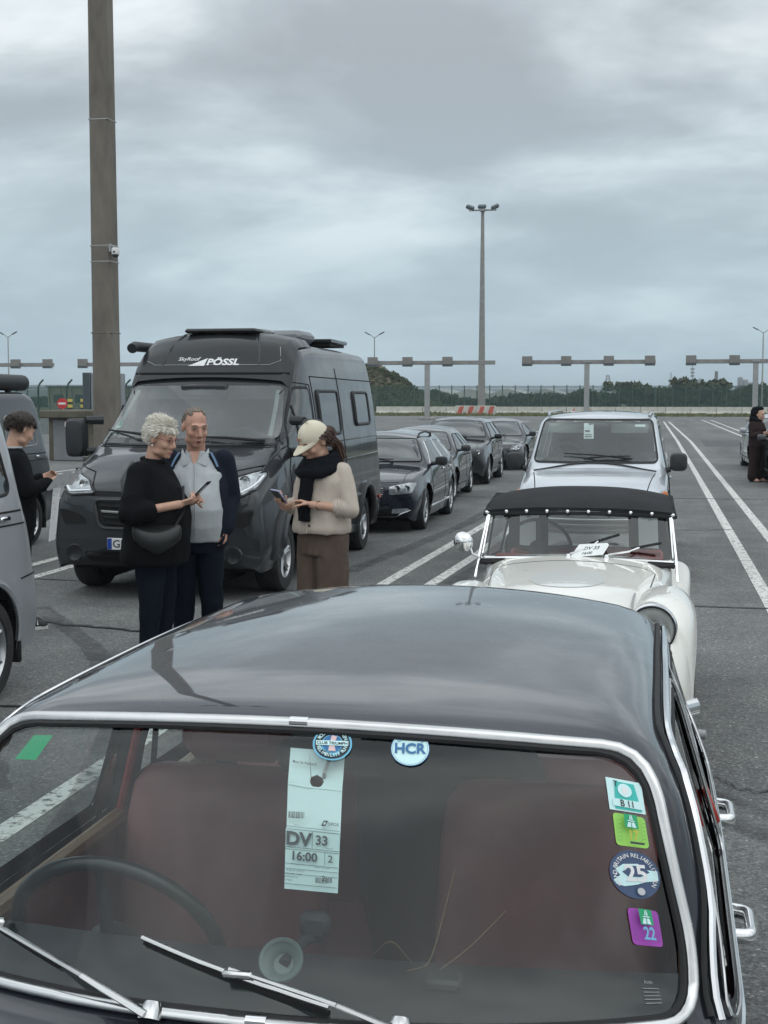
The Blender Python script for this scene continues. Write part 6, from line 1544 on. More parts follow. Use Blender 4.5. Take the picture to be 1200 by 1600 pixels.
def transporter(label, loc, paint, dark=False, group=None):
    """boxy van with its front at y = 0; its rear quarter is what shows"""
    t = thing('passenger_van', label, 'van', loc, 0, group)
    W, gc = .95, .25
    st = [(0, gc + .08, .5, .74, .8, .84, .78, .86, .8, .66), (.08, gc, .5, .86, .92, .96, .86, .92, .86, .70), (.4, gc, .52, 1.0, 1.06, 1.1, .9, .945, .89, .76),
          (.95, gc, .55, 1.10, 1.22, 1.27, .91, .95, .9, .80), (1.75, gc, .6, 1.16, 1.82, 1.90, .91, .95, .92, .76), (2.2, gc, .6, 1.18, 1.93, 1.99, .91, .95, .93, .82),
          (4.2, gc, .6, 1.18, 1.97, 2.02, .91, .95, .94, .84), (4.48, gc, .6, 1.18, 1.93, 1.98, .91, .95, .94, .84), (4.66, gc, .6, 1.17, 1.62, 1.68, .905, .95, .94, .87),
          (4.80, gc + .02, .62, 1.10, 1.24, 1.29, .90, .945, .93, .87), (4.87, gc + .04, .62, .92, .99, 1.03, .91, .945, .92, .84), (4.92, gc + .05, .6, .74, .78, .80, .91, .945, .90, .80), (4.96, gc + .09, .58, .70, .73, .75, .88, .92, .87, .76)]
    arch = [(.9, .34, .41), (4.16, .34, .41)]
    sh = Shell(st, arch, bow=((0, .28), (1.0, .2), (1.9, .06), (2.6, 0), (4.2, 0), (4.96, -.06)), rs=.08, re=.09, flare=.03, step=.04)
    sh.body('body', paint, t)
    g = MB(); sh.patch(g, [(-.74, 1.30), (.74, 1.30), (.66, 1.80), (-.66, 1.80)], 'F', .006, .06, step=.08); g.build('windscreen', 'tint_glass', t)
    g = MB(); sh.patch(g, [(-.68, 1.36), (.68, 1.36), (.62, 1.82), (-.62, 1.82)], 'B', .006, .08, step=.08); g.build('rear_window', 'tint_glass', t)
    for d in 'LR':
        for p in ([(1.35, 1.24), (2.3, 1.24), (2.3, 1.78), (1.8, 1.78)], [(2.42, 1.24), (3.35, 1.24), (3.35, 1.78), (2.42, 1.78)], [(3.47, 1.24), (4.54, 1.30), (4.40, 1.80), (3.47, 1.78)] if not dark else [(3.6, 1.27), (4.44, 1.29), (4.36, 1.66), (3.6, 1.68)]):
            g = MB(); sh.patch(g, p, d, .006, .09, step=.06, rings=4); o = g.build('side_window', 'tint_glass' if not dark else paint, t)
            g = MB(); sh.rim(g, p, d, .012, .004, .09); g.build('window_rim', 'rubber' if not dark else 'galv', o)
        g = MB(); sh.line(g, [(3.6, 1.10), (4.70, 1.10)], d, .006); sh.line(g, [(3.4, .40), (3.4, 1.80)], d, .007); sh.line(g, [(3.45, 1.185), (4.66, 1.185)], d, .007); sh.line(g, [(4.62, .74), (4.88, .76)], d, .006); g.build('panel_gap', 'dark_gap', t)
        p = sh.pt(4.42, 1.145, d, .012); MB().box(p, (.02, .12, .03), .008).build('badge', 'chrome', t)
        for (yc, zc, r) in arch:
            g = MB(); g.tube([sh.pt(yc - (r + .02) * math.cos(math.pi * i / 16), max(gc + .06, zc + (r + .02) * math.sin(math.pi * i / 16)), d, .002) for i in range(17)], .02, 6); g.build('arch_lip', paint, t)
        s = 1 if d == 'L' else -1
        MB().box((s * .84, 4.60, .36), (.22, .03, .34), .012).build('mud_flap', 'rubber', t)
        for y in (.9, 4.16): wheel(t, s * .84, y, .34, .24, s, spokes=10)
        door_mirror(t, s * .9, 1.35, 1.25, s, 'black_plastic', .22, .15, .25)
        p = sh.pt(4.72, 1.0, d, .004)
        pl = [(s * .84, .95), (s * .91, .95), (s * .87, 1.35), (s * .80, 1.35)]; g = MB(); sh.patch(g, pl if s > 0 else pl[::-1], 'B', .008, .02, rings=3); g.build('tail_light', 'red_lens', t)
    g = MB(); sh.line(g, [(-.88, .75), (.88, .75)], 'B', .02, .0); g.build('bumper_gap', 'dark_gap', t)
    for s in (-1, 1):
        pl = [(s * .5, .82), (s * .82, .84), (s * .86, .97), (s * .55, .95)]; g = MB(); sh.patch(g, pl if s > 0 else pl[::-1], 'F', .01, .03, rings=3); g.build('headlight', 'lamp_clear', t)
    if dark:
        g = MB(); g.tube([(.70, 1.2, 2.12), (.70, 4.50, 2.10)], .105, 12); g.build('awning_case', 'black_plastic', t)
        for y in (1.6, 2.9, 4.1): MB().box((.70, y, 2.0), (.06, .08, .14), .01).build('awning_bracket', 'rubber', t)
        MB().box((-.15, 2.9, 2.06), (1.2, 3.0, .12), .05).build('pop_up_roof', paint, t)
    underside(t, -.86, .86, .5, 4.6, gc - .02, .6, arch, .3)
    return t
transporter('silver van at the left edge, only its rear quarter and wheel in view', (-5.05, 3.55, 0), 'paint_silver_van')
transporter('dark grey camper bus with a black roof awning behind the youth at the left edge', (-8.98, 12.15, 0), 'paint_dark_van', True)
car('estate_car', 'dark estate car with roof rails directly behind the camper van', (-4.24, 18.6, 0), R(.8), 'estate', 'paint_navy').scale = (.96, .96, .95)
car('hatchback_car', 'dark grey hatchback second in the queue behind the camper van', (-4.60, 24.0, 0), R(1.0), 'hatch', 'paint_slate').scale = (.95, .95, .93)
car('sport_utility_car', 'black sport utility car third in the queue behind the camper van', (-4.66, 29.2, 0), R(.5), 'suv', 'paint_dark').scale = (.94, .94, .89)
car('coupe_car', 'dark low fastback car last in the queue by the left lane lines', (-4.50, 35.4, 0), R(-1), 'coupe', 'paint_slate').scale = (.95, .95, .93)
car('silver_hatchback', 'silver car cut by the right edge behind the standing hooded person', (3.05, 36.0, 0), R(2), 'hatch', 'paint_silver', 'cars cut by the right edge')
car('dark_hatchback', 'dark grey car cut by the right edge beside the standing hooded person', (3.07, 29.4, 0), R(1), 'hatch', 'paint_grey', 'cars cut by the right edge')

# ---------------------------------------------------------------- people
mat('skin', (.50, .285, .20), .5, col2=(.56, .34, .25), vs=22, bump=.12, bs=120)
mat('skin_man', (.46, .24, .175), .5, col2=(.54, .31, .23), vs=18, bump=.06, bs=160)
mat('lip', (.40, .17, .14), .45)
mat('eye_white', (.34, .30, .28), .2); mat('iris', (.03, .035, .04), .15)
mat('hair_blond', (.70, .66, .58), .6, var=.18, vs=30); mat('hair_grey', (.16, .13, .105), .7, var=.25, vs=40); mat('hair_brown', (.055, .026, .016), .55, var=.3, vs=30); mat('hair_dark', (.028, .017, .013), .55, var=.3, vs=30)
mat('cloth_black', (.007, .0075, .009), spec=.12, rough=.9, bump=.35, bs=90); mat('cloth_navy', (.008, .011, .020), spec=.12, rough=.85, bump=.25, bs=120); mat('cloth_navy_jacket', (.011, .015, .027), spec=.12, rough=.75, bump=.2, bs=60)
mat('shirt_grey', (.46, .49, .51), .9, bump=.35, bs=140, var=.05, vs=12); mat('lining_blue', (.12, .20, .31), .8)
mat('knit_beige', (.52, .45, .385), .95, bump=.6, bs=170, var=.06, vs=10); mat('trouser_brown', (.105, .075, .058), .95, bump=.5, bs=150, var=.12, vs=10)
mat('scarf_black', (.007, .008, .011), spec=.12, rough=.95, bump=.6, bs=60); mat('cap_cream', (.66, .60, .47), .9, bump=.2, bs=160); mat('cap_print', (.38, .12, .07), .8)
mat('bag_leather', (.014, .015, .016), .38, bump=.2, bs=50); mat('phone_black', (.012, .012, .013), .2); mat('phone_lilac', (.48, .46, .66), .35); mat('phone_screen', (.02, .022, .025), .05)
mat('glasses_red', (.16, .03, .03), .3); mat('shoe_black', (.014, .014, .015), .5); mat('shoe_white', (.7, .7, .68), .5); mat('brown_dress', (.030, .018, .018), spec=.12, rough=.9, bump=.3, bs=40)
mat('pearl', (.8, .78, .74), .15, coat=1.)

def cap_(mb, a, b, ra, rb, n=14):
    a = Vector(a); b = Vector(b); d = (b - a); L = d.length; d = d / max(L, 1e-6)
    pts = []; rr = []
    for i in range(5): t = math.pi / 2 * i / 4; pts.append(a - d * ra * math.cos(t)); rr.append(max(ra * math.sin(t), 1e-4))
    for i in range(1, 6): t = i / 6; pts.append(a + d * L * t); rr.append(ra + (rb - ra) * t)
    for i in range(5): t = math.pi / 2 * i / 4; pts.append(b + d * rb * math.sin(t)); rr.append(max(rb * math.cos(t), 1e-4))
    mb.tube(pts, rr, n)
def remesh(mb, name, m, parent, vox, smooth_it=4, wr=0., wf=9., ws=(1, 1, .55), seed=0., head=None):
    me = bpy.data.meshes.new('tmp'); me.from_pydata(mb.v, [], mb.f); o = bpy.data.objects.new('tmp', me); COL.objects.link(o)
    r = o.modifiers.new('r', 'REMESH'); r.mode = 'VOXEL'; r.voxel_size = vox; r.adaptivity = 0
    if smooth_it: s = o.modifiers.new('s', 'SMOOTH'); s.iterations = smooth_it; s.factor = .5
    dg = bpy.context.evaluated_depsgraph_get(); out = bpy.data.meshes.new_from_object(o.evaluated_get(dg)); bpy.data.objects.remove(o); bpy.data.meshes.remove(me)
    if head is not None:    # soften the joins of the face, leave the fingers alone
        c = Vector(head); idx = [v.index for v in out.vertices if (v.co - c).length < .17]; st = set(idx); nb = {i: [] for i in idx}
        for e in out.edges:
            a, b = e.vertices
            if a in st: nb[a].append(b)
            if b in st: nb[b].append(a)
        co = [v.co.copy() for v in out.vertices]
        for _ in range(7):
            new = {i: co[i] * .5 + sum((co[q] for q in nb[i]), Vector()) * (.5 / max(1, len(nb[i]))) for i in idx}
            for i in idx: co[i] = new[i]
        for i in idx: out.vertices[i].co = co[i]
    if wr:
        N = [v.normal.copy() for v in out.vertices]
        for v, nn in zip(out.vertices, N):
            p = v.co; q = Vector((p.x * ws[0], p.y * ws[1], p.z * ws[2])) * wf + Vector((seed, seed * 1.7, 0)); k = noise.noise(q); k2 = noise.noise(q * 2.3)
            v.co = p + nn * wr * ((1 - abs(k) * 2.4) * .8 + .5 * k2)
    out.name = name; out.materials.clear()
    for q in (m if isinstance(m, (list, tuple)) else [m]): out.materials.append(MATS[q])
    out.polygons.foreach_set('use_smooth', [True] * len(out.polygons)); out.update()
    ob = bpy.data.objects.new(name, out); COL.objects.link(ob); ob.parent = parent
    return ob
def head_parts(mb, M, fem=True, jaw=1., nose=1.):
    def E(c, r): mb.ell((0, 0, 0), r, 16, 12, M=M @ Matrix.Translation(c))
    def Cp(a, b, ra, rb): k = MB(); cap_(k, a, b, ra, rb, 12); mb.add(k.v, k.f, 0, M)
    E((0, .012, .035), (.077, .098, .092)); E((0, -.028, -.02), (.068, .072, .085)); E((0, -.03, -.065), (.056 * jaw, .062, .058)); E((0, -.072, -.103), (.027 * jaw, .022, .020))
    E((0, -.046, -.048), (.056, .048, .062))
    for s in (-1, 1):
        E((s * .040, -.066, -.028), (.027, .026, .026)); E((s * .0795, .012, -.008), (.010, .021, .032)); E((s * .044, -.02, -.083), (.022 * jaw, .035, .024))
        Cp((s * .012, -.094, .030), (s * .046, -.080, .028), .011, .010); E((s * .013, -.103, -.040), (.010, .012, .009))
        E((s * .033, -.080, .008), (.019, .014, .013))
    Cp((0, -.092, .022), (0, -.116 * nose, -.030), .010, .0135); Cp((-.017, -.092, -.066), (.017, -.092, -.066), .008, .008); Cp((-.015, -.090, -.079), (.015, -.090, -.079), .009, .009)
def face_bits(t, M, brow='hair_dark', open_mouth=False):
    e = None
    for s in (-1, 1):
        o = MB(M); o.ell((s * .033, -.0865, .0085), (.0115, .0105, .0055), 12, 8); o = o.build('eye', 'eye_white', t)
        MB(M).ell((s * .033, -.0972, .0070), (.0046, .002, .0042), 10, 6).build('iris', 'iris', o)
        MB(M).tube([(s * .017, -.0985, .030), (s * .034, -.0975, .0345), (s * .052, -.086, .029)], [.003, .0042, .0022], 6).build('eyebrow', brow, t)
        MB(M).tube([(s * .020, -.0955, .0135), (s * .033, -.0995, .0165), (s * .046, -.089, .0125)], .0026, 6).build('eyelid', brow, t)
    MB(M).tube([(-.021, -.0945, -.071), (-.01, -.1015, -.0695), (0, -.1025, -.0705), (.01, -.1015, -.0695), (.021, -.0945, -.071)], [.0015, .0035, .004, .0035, .0015], 8, flat=.8).build('upper_lip', 'lip', t)
    MB(M).tube([(-.019, -.0935, -.074 - .006 * open_mouth), (0, -.1005, -.080 - .008 * open_mouth), (.019, -.0935, -.074 - .006 * open_mouth)], [.0015, .0046, .0015], 8).build('lower_lip', 'lip', t)
    if open_mouth: MB(M).ell((0, -.0995, -.0765), (.013, .004, .0055), 10, 6).build('mouth', 'dark_gap', t)
def hair(t, M, m, mask, length, n, comb, r=(.082, .104, .097), c=(0, .012, .036), wid=.006, seed=1, jit=.5, base=True, name='hair'):
    rnd = random.Random(seed); mb = MB(M); C0 = Vector(c)
    if base:
        nu, nv = 40, 28; vs = []; ok = []
        for i in range(nv + 1):
            th = math.pi * i / nv
            for j in range(nu):
                a = 2 * math.pi * j / nu; d = Vector((math.sin(th) * math.cos(a), math.sin(th) * math.sin(a), math.cos(th))); k = 1 + .03 * noise.noise(d * 9)
                vs.append(C0 + Vector((d.x * r[0], d.y * r[1], d.z * r[2])) * k); ok.append(mask(d))
        mb.add(vs, [f for i in range(nv) for j in range(nu) for f in [(i * nu + j, i * nu + (j + 1) % nu, (i + 1) * nu + (j + 1) % nu, (i + 1) * nu + j)] if all(ok[q] for q in f)])
    k = 0
    while k < n:
        d = Vector((rnd.gauss(0, 1), rnd.gauss(0, 1), rnd.gauss(0, 1))).normalized()
        if not mask(d): continue
        k += 1; p = C0 + Vector((d.x * r[0], d.y * r[1], d.z * r[2])) * .97; L = length(d) * rnd.uniform(.7, 1.25)
        dr = (d * .55 + Vector(comb(d)) + Vector((rnd.uniform(-jit, jit), rnd.uniform(-jit, jit), rnd.uniform(-jit, jit)))).normalized(); dr2 = (dr + Vector(comb(d)) * .8 + Vector((0, 0, -.25))).normalized()
        w = wid * rnd.uniform(.6, 1.3); mb.tube([p, p + dr * L * .5, p + dr * L * .5 + dr2 * L * .5], [w, w * .8, w * .12], 4, caps=False)
    return mb.build(name, m, t, recalc=False, ang=60)
def hand(mb, wrist, d, pn, curl=(.5, .6, .65, .7), thumb=(.5, .4), s=1., right=True, spread=.08):
    """wrist point, finger direction d, palm-facing normal pn"""
    d = Vector(d).normalized(); pn = Vector(pn); pn = (pn - d * pn.dot(d)).normalized(); side = d.cross(pn) * (1 if right else -1)   # towards the thumb
    w = Vector(wrist)
    for k in (-.026, -.009, .009, .025): cap_(mb, w + side * k * .75 * s + d * .012 * s, w + side * k * s + d * .080 * s, .0135 * s, .0105 * s, 8)
    base = [(.027, .082, .072), (.009, .086, .080), (-.010, .083, .074), (-.027, .075, .058)]
    for i, (k, b, L) in enumerate(base):
        p = w + side * k * s + d * b * s; dr = (d + side * (k / .027) * spread).normalized(); r = .0092 * s; an = 0
        for j, fr in enumerate((.46, .30, .24)):
            an = curl[i] * (1.05, .95, .6)[j]; ax = dr.cross(pn).normalized(); dr = (Matrix.Rotation(an, 3, ax) @ dr).normalized(); pn_l = pn
            q = p + dr * L * fr * s; cap_(mb, p, q, r, r * .9, 8); p = q; r *= .9
    p = w + side * .022 * s + d * .028 * s + pn * .006 * s; dr = (side * .75 + d * .65 + pn * .35).normalized()
    for j, (L, r) in enumerate(((.042, .0125), (.032, .0105), (.026, .0092))):
        if j: dr = (dr + pn * thumb[0] * .5 + d * .35 - side * thumb[1]).normalized()
        q = p + dr * L * s; cap_(mb, p, q, r * s, r * .88 * s, 8); p = q
def rings_mb(mb, rows, n=28, e=.85):
    """stack of (z, rx, ry, cx, cy)"""
    R_ = []
    for (z, rx, ry, cx, cy) in rows:
        R_.append([(cx + math.copysign(abs(math.cos(a)) ** e, math.cos(a)) * rx, cy + math.copysign(abs(math.sin(a)) ** e, math.sin(a)) * ry, z) for a in [2 * math.pi * j / n for j in range(n)]])
    mb.loft(R_, caps=True)
def limb(mb, pts, rr):
    for i in range(len(pts) - 1): cap_(mb, pts[i], pts[i + 1], rr[i], rr[i + 1], 14)
def shoe(t, x, y, rz, m='shoe_black', sole='rubber', s=1.):
    M = Matrix.Translation((x, y, 0)) @ Matrix.Rotation(rz, 4, 'Z') @ Matrix.Scale(s, 4); mb = MB(M); rows = []
    for (yy, w, h) in ((.085, .028, .06), (.07, .036, .085), (.0, .038, .10), (-.06, .042, .085), (-.12, .048, .058), (-.165, .042, .042), (-.19, .022, .028)):
        rows.append([(w * math.cos(a), yy, .022 + max(0, math.sin(a)) * h - (0 if math.sin(a) > 0 else 0)) for a in [2 * math.pi * j / 20 for j in range(20)]])
    mb.loft(rows, caps=True); o = mb.build('shoe', m, t, ang=60)
    MB(M).ext([(.03, .09), (-.03, .09), (-.042, 0), (-.05, -.12), (-.03, -.19), (.03, -.19), (.05, -.12), (.042, 0)], .0, .024).build('sole', sole, o)
    return o
def headM(pos, yaw, pitch, roll=0, k=1.10): return Matrix.Translation(pos) @ Matrix.Scale(k, 4) @ Matrix.Rotation(yaw, 4, 'Z') @ Matrix.Rotation(pitch, 4, 'X') @ Matrix.Rotation(roll, 4, 'Y')
def legs_and_feet(mb, hip, foot_z=.09, sp=.10, hx=.10, y=0, rr=(.075, .05, .04), top=.9):
    for s in (-1, 1): limb(mb, [(s * hx, y, top), (s * sp, y - .01, top * .52), (s * sp, y + .02, foot_z)], rr); cap_(mb, (s * sp, y + .02, .06), (s * sp, y - .12, .045), .035, .03)

# --- woman in black, profile to the right, phone in both hands (local: faces -y)
def woman_black():
    t = thing('person', 'woman with short blond hair and glasses in a loose black top, looking at a phone', 'person', (-3.63, 9.35, 0), R(84)); t.scale = (.98, .98, .972)
    HM = headM((0, -.06, 1.665), R(-8), R(14))
    b = MB(); head_parts(b, HM, jaw=1.12); cap_(b, (0, -.02, 1.62), (0, .02, 1.46), .058, .062)
    rings_mb(b, [(.92, .16, .12, 0, 0), (1.1, .15, .12, 0, 0), (1.3, .15, .11, 0, .01), (1.43, .12, .07, 0, .02)]); legs_and_feet(b, None)
    arms = {-1: [(-.21, .03, 1.41), (-.325, .035, 1.13), (-.12, -.265, 1.19)], 1: [(.21, .02, 1.41), (.31, -.02, 1.13), (.085, -.27, 1.20)]}
    for s in (-1, 1): limb(b, [(s * .13, .02, 1.40)] + arms[s][1:], (.035, .036, .031))
    hand(b, (-.115, -.275, 1.195), (.45, -.85, .28), (.5, .35, .8), (.75, .8, .85, .9), s=.98, right=False)
    hand(b, (.08, -.28, 1.205), (-.35, -.90, .25), (-.9, .1, -.35), (.55, .95, 1.1, 1.1), s=.98, right=True)
    remesh(b, 'body', 'skin', t, .0058, 3, head=HM.translation)
    g = MB(); rings_mb(g, [(.74, .255, .225, 0, .0), (.80, .262, .235, 0, 0), (.95, .245, .245, 0, -.015), (1.08, .225, .235, 0, -.025), (1.2, .215, .215, 0, -.02), (1.32, .205, .18, 0, 0), (1.42, .18, .145, 0, .025), (1.475, .12, .105, 0, .02), (1.505, .085, .085, 0, .012)])
    for s in (-1, 1): limb(g, [(s * .16, .03, 1.41), arms[s][1], tuple(Vector(arms[s][1]).lerp(Vector(arms[s][2]), .34))], (.090, .080, .072))
    remesh(g, 'top', 'cloth_black', t, .0095, 4, .012, 5.5, (1, 1, .7), 3)
    g = MB(); g.tube([(.078 * math.cos(a), .008 + .082 * math.sin(a), 1.505 + .012 * math.sin(a)) for a in [2 * math.pi * j / 24 for j in range(24)]], .016, 8, closed=True); g.build('collar', 'cloth_black', t)
    g = MB()
    for s in (-1, 1): limb(g, [(s * .09, .0, .86), (s * .10, -.015, .48), (s * .10, .015, .10)], (.125, .088, .062))
    rings_mb(g, [(.72, .19, .16, 0, 0), (.9, .2, .17, 0, 0)]); remesh(g, 'trousers', 'cloth_navy', t, .010, 4, .010, 7, (1, 1, .8), 5)
    for s in (-1, 1): shoe(t, s * .10, .0, 0)
    face_bits(t, HM, 'hair_grey')
    def mask(d): return d.z > (.42 if d.y < -.35 else (-.05 if d.y < .1 else -.62)) - .1 * abs(d.x) * (d.y < -.35)
    hair(t, HM, 'hair_blond', mask, lambda d: .030 + .014 * max(0, d.z), 3400, lambda d: (d.x * .1, .75 - .5 * (d.y < -.5), .15 if d.z > .6 else -.75), r=(.088, .112, .104), seed=4, jit=.42, wid=.0036)
    g = MB(HM)
    for s in (-1, 1):
        g.tube([(s * (.033 + .021 * math.cos(a)), -.104, .006 + .016 * math.sin(a)) for a in [2 * math.pi * j / 20 for j in range(20)]], .0017, 6, closed=True); g.tube([(s * .054, -.102, .012), (s * .074, -.08, .014), (s * .084, .012, .012)], .0019, 6)
    g.tube([(-.012, -.105, .010), (.012, -.105, .010)], .0018, 6); g.build('glasses', 'glasses_red', t)
    for s in (-1, 1): MB(HM).ell((s * .084, .004, -.045), (.007, .007, .007), 10, 8).build('earring', 'pearl', t)
    # phone (own thing) held in front
    W = t.matrix_basis
    ph = thing('smartphone', 'black smartphone held up by the woman in black', 'phone', (-3.63, 9.35, 0), R(84))
    M = frame((.012, -.375, 1.262), (1, .1, 0), (0, -.72, .70)); g = MB(M); g.box((0, 0, 0), (.076, .155, .009), .004); o = g.build('case', 'phone_black', ph); MB(M).box((0, 0, .0052), (.069, .147, .0006)).build('screen', 'phone_screen', o)
    # crossbody bag
    bg = thing('shoulder_bag', 'black leather crossbody bag hanging at the hip of the woman in black', 'bag', (-3.63, 9.35, 0), R(84))
    g = MB(); rows = []
    for (z, l, w) in ((.0, .06, .02), (.025, .12, .045), (.07, .165, .06), (.12, .175, .06), (.155, .17, .045), (.175, .155, .02)):
        rows.append([(w * math.cos(a), l * math.sin(a), z + .045 * (math.sin(a)) ** 2) for a in [2 * math.pi * j / 28 for j in range(28)]])
    MB_ = Matrix.Translation((-.235, -.135, .80)) @ Matrix.Rotation(R(24), 4, 'Z'); g.loft(rows, caps=True, M=MB_); o = g.build('pouch', 'bag_leather', bg, ang=70)
    MB(MB_).tube([(.035, -.16, .205), (.05, 0, .165), (.035, .16, .205)], .004, 6).build('zip', 'galv', o)
    st = [(-.266, -.03, .985), (-.272, .02, 1.05), (-.264, .075, 1.13), (-.236, .12, 1.22), (-.17, .165, 1.33), (-.05, .15, 1.45)]
    MB().tube(st, .020, 8, flat=.25, up=(1, 0, 0)).build('strap', 'bag_leather', bg)
    MB().tube([(-.262, -.07, .955), (-.268, -.05, .972), (-.272, -.025, .99)], .008, 8).build('clip', 'chrome', bg)
    for k in range(4): p = Vector((-.270, .035 + k * .020, 1.065 + k * .030)); MB().tube([p + Vector((-.012, .012, 0)), p + Vector((-.018, 0, .008)), p + Vector((-.012, -.012, 0))], .0035, 6).build('strap_ring', 'chrome', bg)
    MB().tube([(-.20, -.25, .99), (-.10, -.275, 1.1), (0, -.23, 1.28)], .012, 6, flat=.3).build('front_strap', 'bag_leather', bg)
woman_black()

def man():
    t = thing('person', 'balding man in an open navy jacket over a pale grey shirt', 'person', (-3.47, 9.80, 0), R(14))
    HM = headM((.0, -.055, 1.695), R(24), R(13), 0, 1.14)
    b = MB(); head_parts(b, HM, jaw=1.22, nose=1.04); cap_(b, (0, -.02, 1.66), (0, .02, 1.50), .066, .072)
    rings_mb(b, [(.95, .165, .12, 0, 0), (1.15, .17, .13, 0, -.02), (1.35, .19, .13, 0, 0), (1.45, .14, .07, 0, .02)]); legs_and_feet(b, None, top=.92)
    arms = {1: [(.225, .03, 1.46), (.265, .06, 1.16), (.225, -.05, .93)], -1: [(-.225, .03, 1.46), (-.28, .05, 1.17), (-.20, -.10, 1.02)]}
    for s in (-1, 1): limb(b, [(s * .15, .03, 1.42)] + arms[s][1:], (.035, .036, .033)); hand(b, arms[s][2], (0, -.25, -1), (-s, 0, 0), s=1.05, right=(s < 0))
    remesh(b, 'body', 'skin_man', t, .0058, 3, head=HM.translation)
    g = MB(); rings_mb(g, [(.84, .20, .165, .01, -.02), (.95, .205, .20, .01, -.045), (1.08, .21, .215, .01, -.055), (1.2, .205, .195, 0, -.045), (1.34, .205, .155, 0, -.015), (1.45, .17, .115, 0, .015), (1.51, .09, .085, 0, .015)])
    remesh(g, 'shirt', 'shirt_grey', t, .009, 4, .009, 6, (1.2, 1, .4), 8)
    MB().tube([(.0, -.095, 1.47), (.01, -.175, 1.35), (.012, -.25, 1.2), (.014, -.272, 1.08), (.014, -.24, .93), (.014, -.19, .85)], .007, 6).build('button_placket', 'shirt_grey', t)
    for s in (-1, 1):
        MB().add([(s * .012, -.115, 1.435), (s * .075, -.095, 1.50), (s * .098, -.03, 1.535), (s * .118, -.06, 1.46), (s * .085, -.135, 1.405)] + [(s * .012, -.105, 1.435), (s * .075, -.085, 1.50), (s * .098, -.02, 1.535), (s * .118, -.05, 1.46), (s * .085, -.12, 1.405)],
                 [(0, 1, 2, 3, 4), (9, 8, 7, 6, 5)] + [(i, (i + 1) % 5, 5 + (i + 1) % 5, 5 + i) for i in range(5)]).build('collar', 'shirt_grey', t)
    g = MB(); MB().ell((0, 0, 0), (1, 1, 1))
    MB().add([(-.036, -.082, 1.515), (.036, -.082, 1.515), (.022, -.118, 1.455), (.0, -.140, 1.405), (-.022, -.118, 1.455), (0, -.100, 1.50)], [(0, 5, 4), (1, 2, 5), (2, 3, 4, 5), (0, 1, 5)]).build('chest', 'skin_man', t)
    # jacket: back and two open fronts plus sleeves
    g = MB(); n = 40
    def jrow(z, rx, ry, cy, op): return [(rx * math.sin(a), cy + ry * math.cos(a), z) for a in [R(-180 + op) + (R(360 - 2 * op)) * j / n for j in range(n + 1)]]
    rows = [jrow(.80, .245, .20, .0, 50), jrow(.95, .245, .215, -.01, 52), (jrow(1.1, .245, .225, -.015, 54)), jrow(1.25, .24, .205, -.01, 52), jrow(1.38, .225, .165, .01, 46), jrow(1.46, .185, .125, .02, 38), jrow(1.52, .115, .09, .025, 38)]
    inn = [[(p[0] * .93, p[1] * .93 + .003, p[2]) for p in r] for r in rows]
    k = n + 1; V = [p for r in rows for p in r] + [p for r in inn for p in r]; F = []; o = len(rows) * k
    for i in range(len(rows) - 1):
        for j in range(n): F += [(i * k + j, i * k + j + 1, (i + 1) * k + j + 1, (i + 1) * k + j), (o + i * k + j, o + (i + 1) * k + j, o + (i + 1) * k + j + 1, o + i * k + j + 1)]
        F += [(i * k, (i + 1) * k, o + (i + 1) * k, o + i * k), (i * k + n, o + i * k + n, o + (i + 1) * k + n, (i + 1) * k + n)]
    for j in range(n): q = (len(rows) - 1) * k; F += [(j, o + j, o + j + 1, j + 1), (q + j, q + j + 1, o + q + j + 1, o + q + j)]
    g.add(V, F)
    for s in (-1, 1): limb(g, [(s * .20, .03, 1.44), arms[s][1], arms[s][2]], (.088, .072, .058))
    remesh(g, 'jacket', 'cloth_navy_jacket', t, .0095, 4, .006, 7, (1, 1, .6), 1)
    for s in (-1, 1): MB().tube([(s * .118, -.065, 1.505), (s * .150, -.105, 1.45), (s * .172, -.12, 1.40)], .011, 8, flat=.4).build('lapel_lining', 'lining_blue', t)
    g = MB()
    for s in (-1, 1): limb(g, [(s * .095, .0, .90), (s * .105, -.015, .5), (s * .11, .015, .10)], (.125, .092, .068))
    rings_mb(g, [(.76, .19, .15, 0, 0), (.92, .205, .17, 0, -.01)]); remesh(g, 'trousers', 'cloth_navy', t, .010, 4, .010, 7, (1, 1, .8), 15)
    for s in (-1, 1): shoe(t, s * .11, .0, 0, s=1.08)
    face_bits(t, HM, 'hair_grey', True)
    def mask(d): return (d.z > (-.45 if d.y > .1 else (.12 if d.y > -.25 else (.55 if abs(d.x) > .42 else .80)))) and d.y > -.62
    hair(t, HM, 'hair_grey', mask, lambda d: .009, 2400, lambda d: (d.x * .2, .8, -.3), r=(.0785, .0995, .0935), seed=9, jit=.2, wid=.0028)
man()

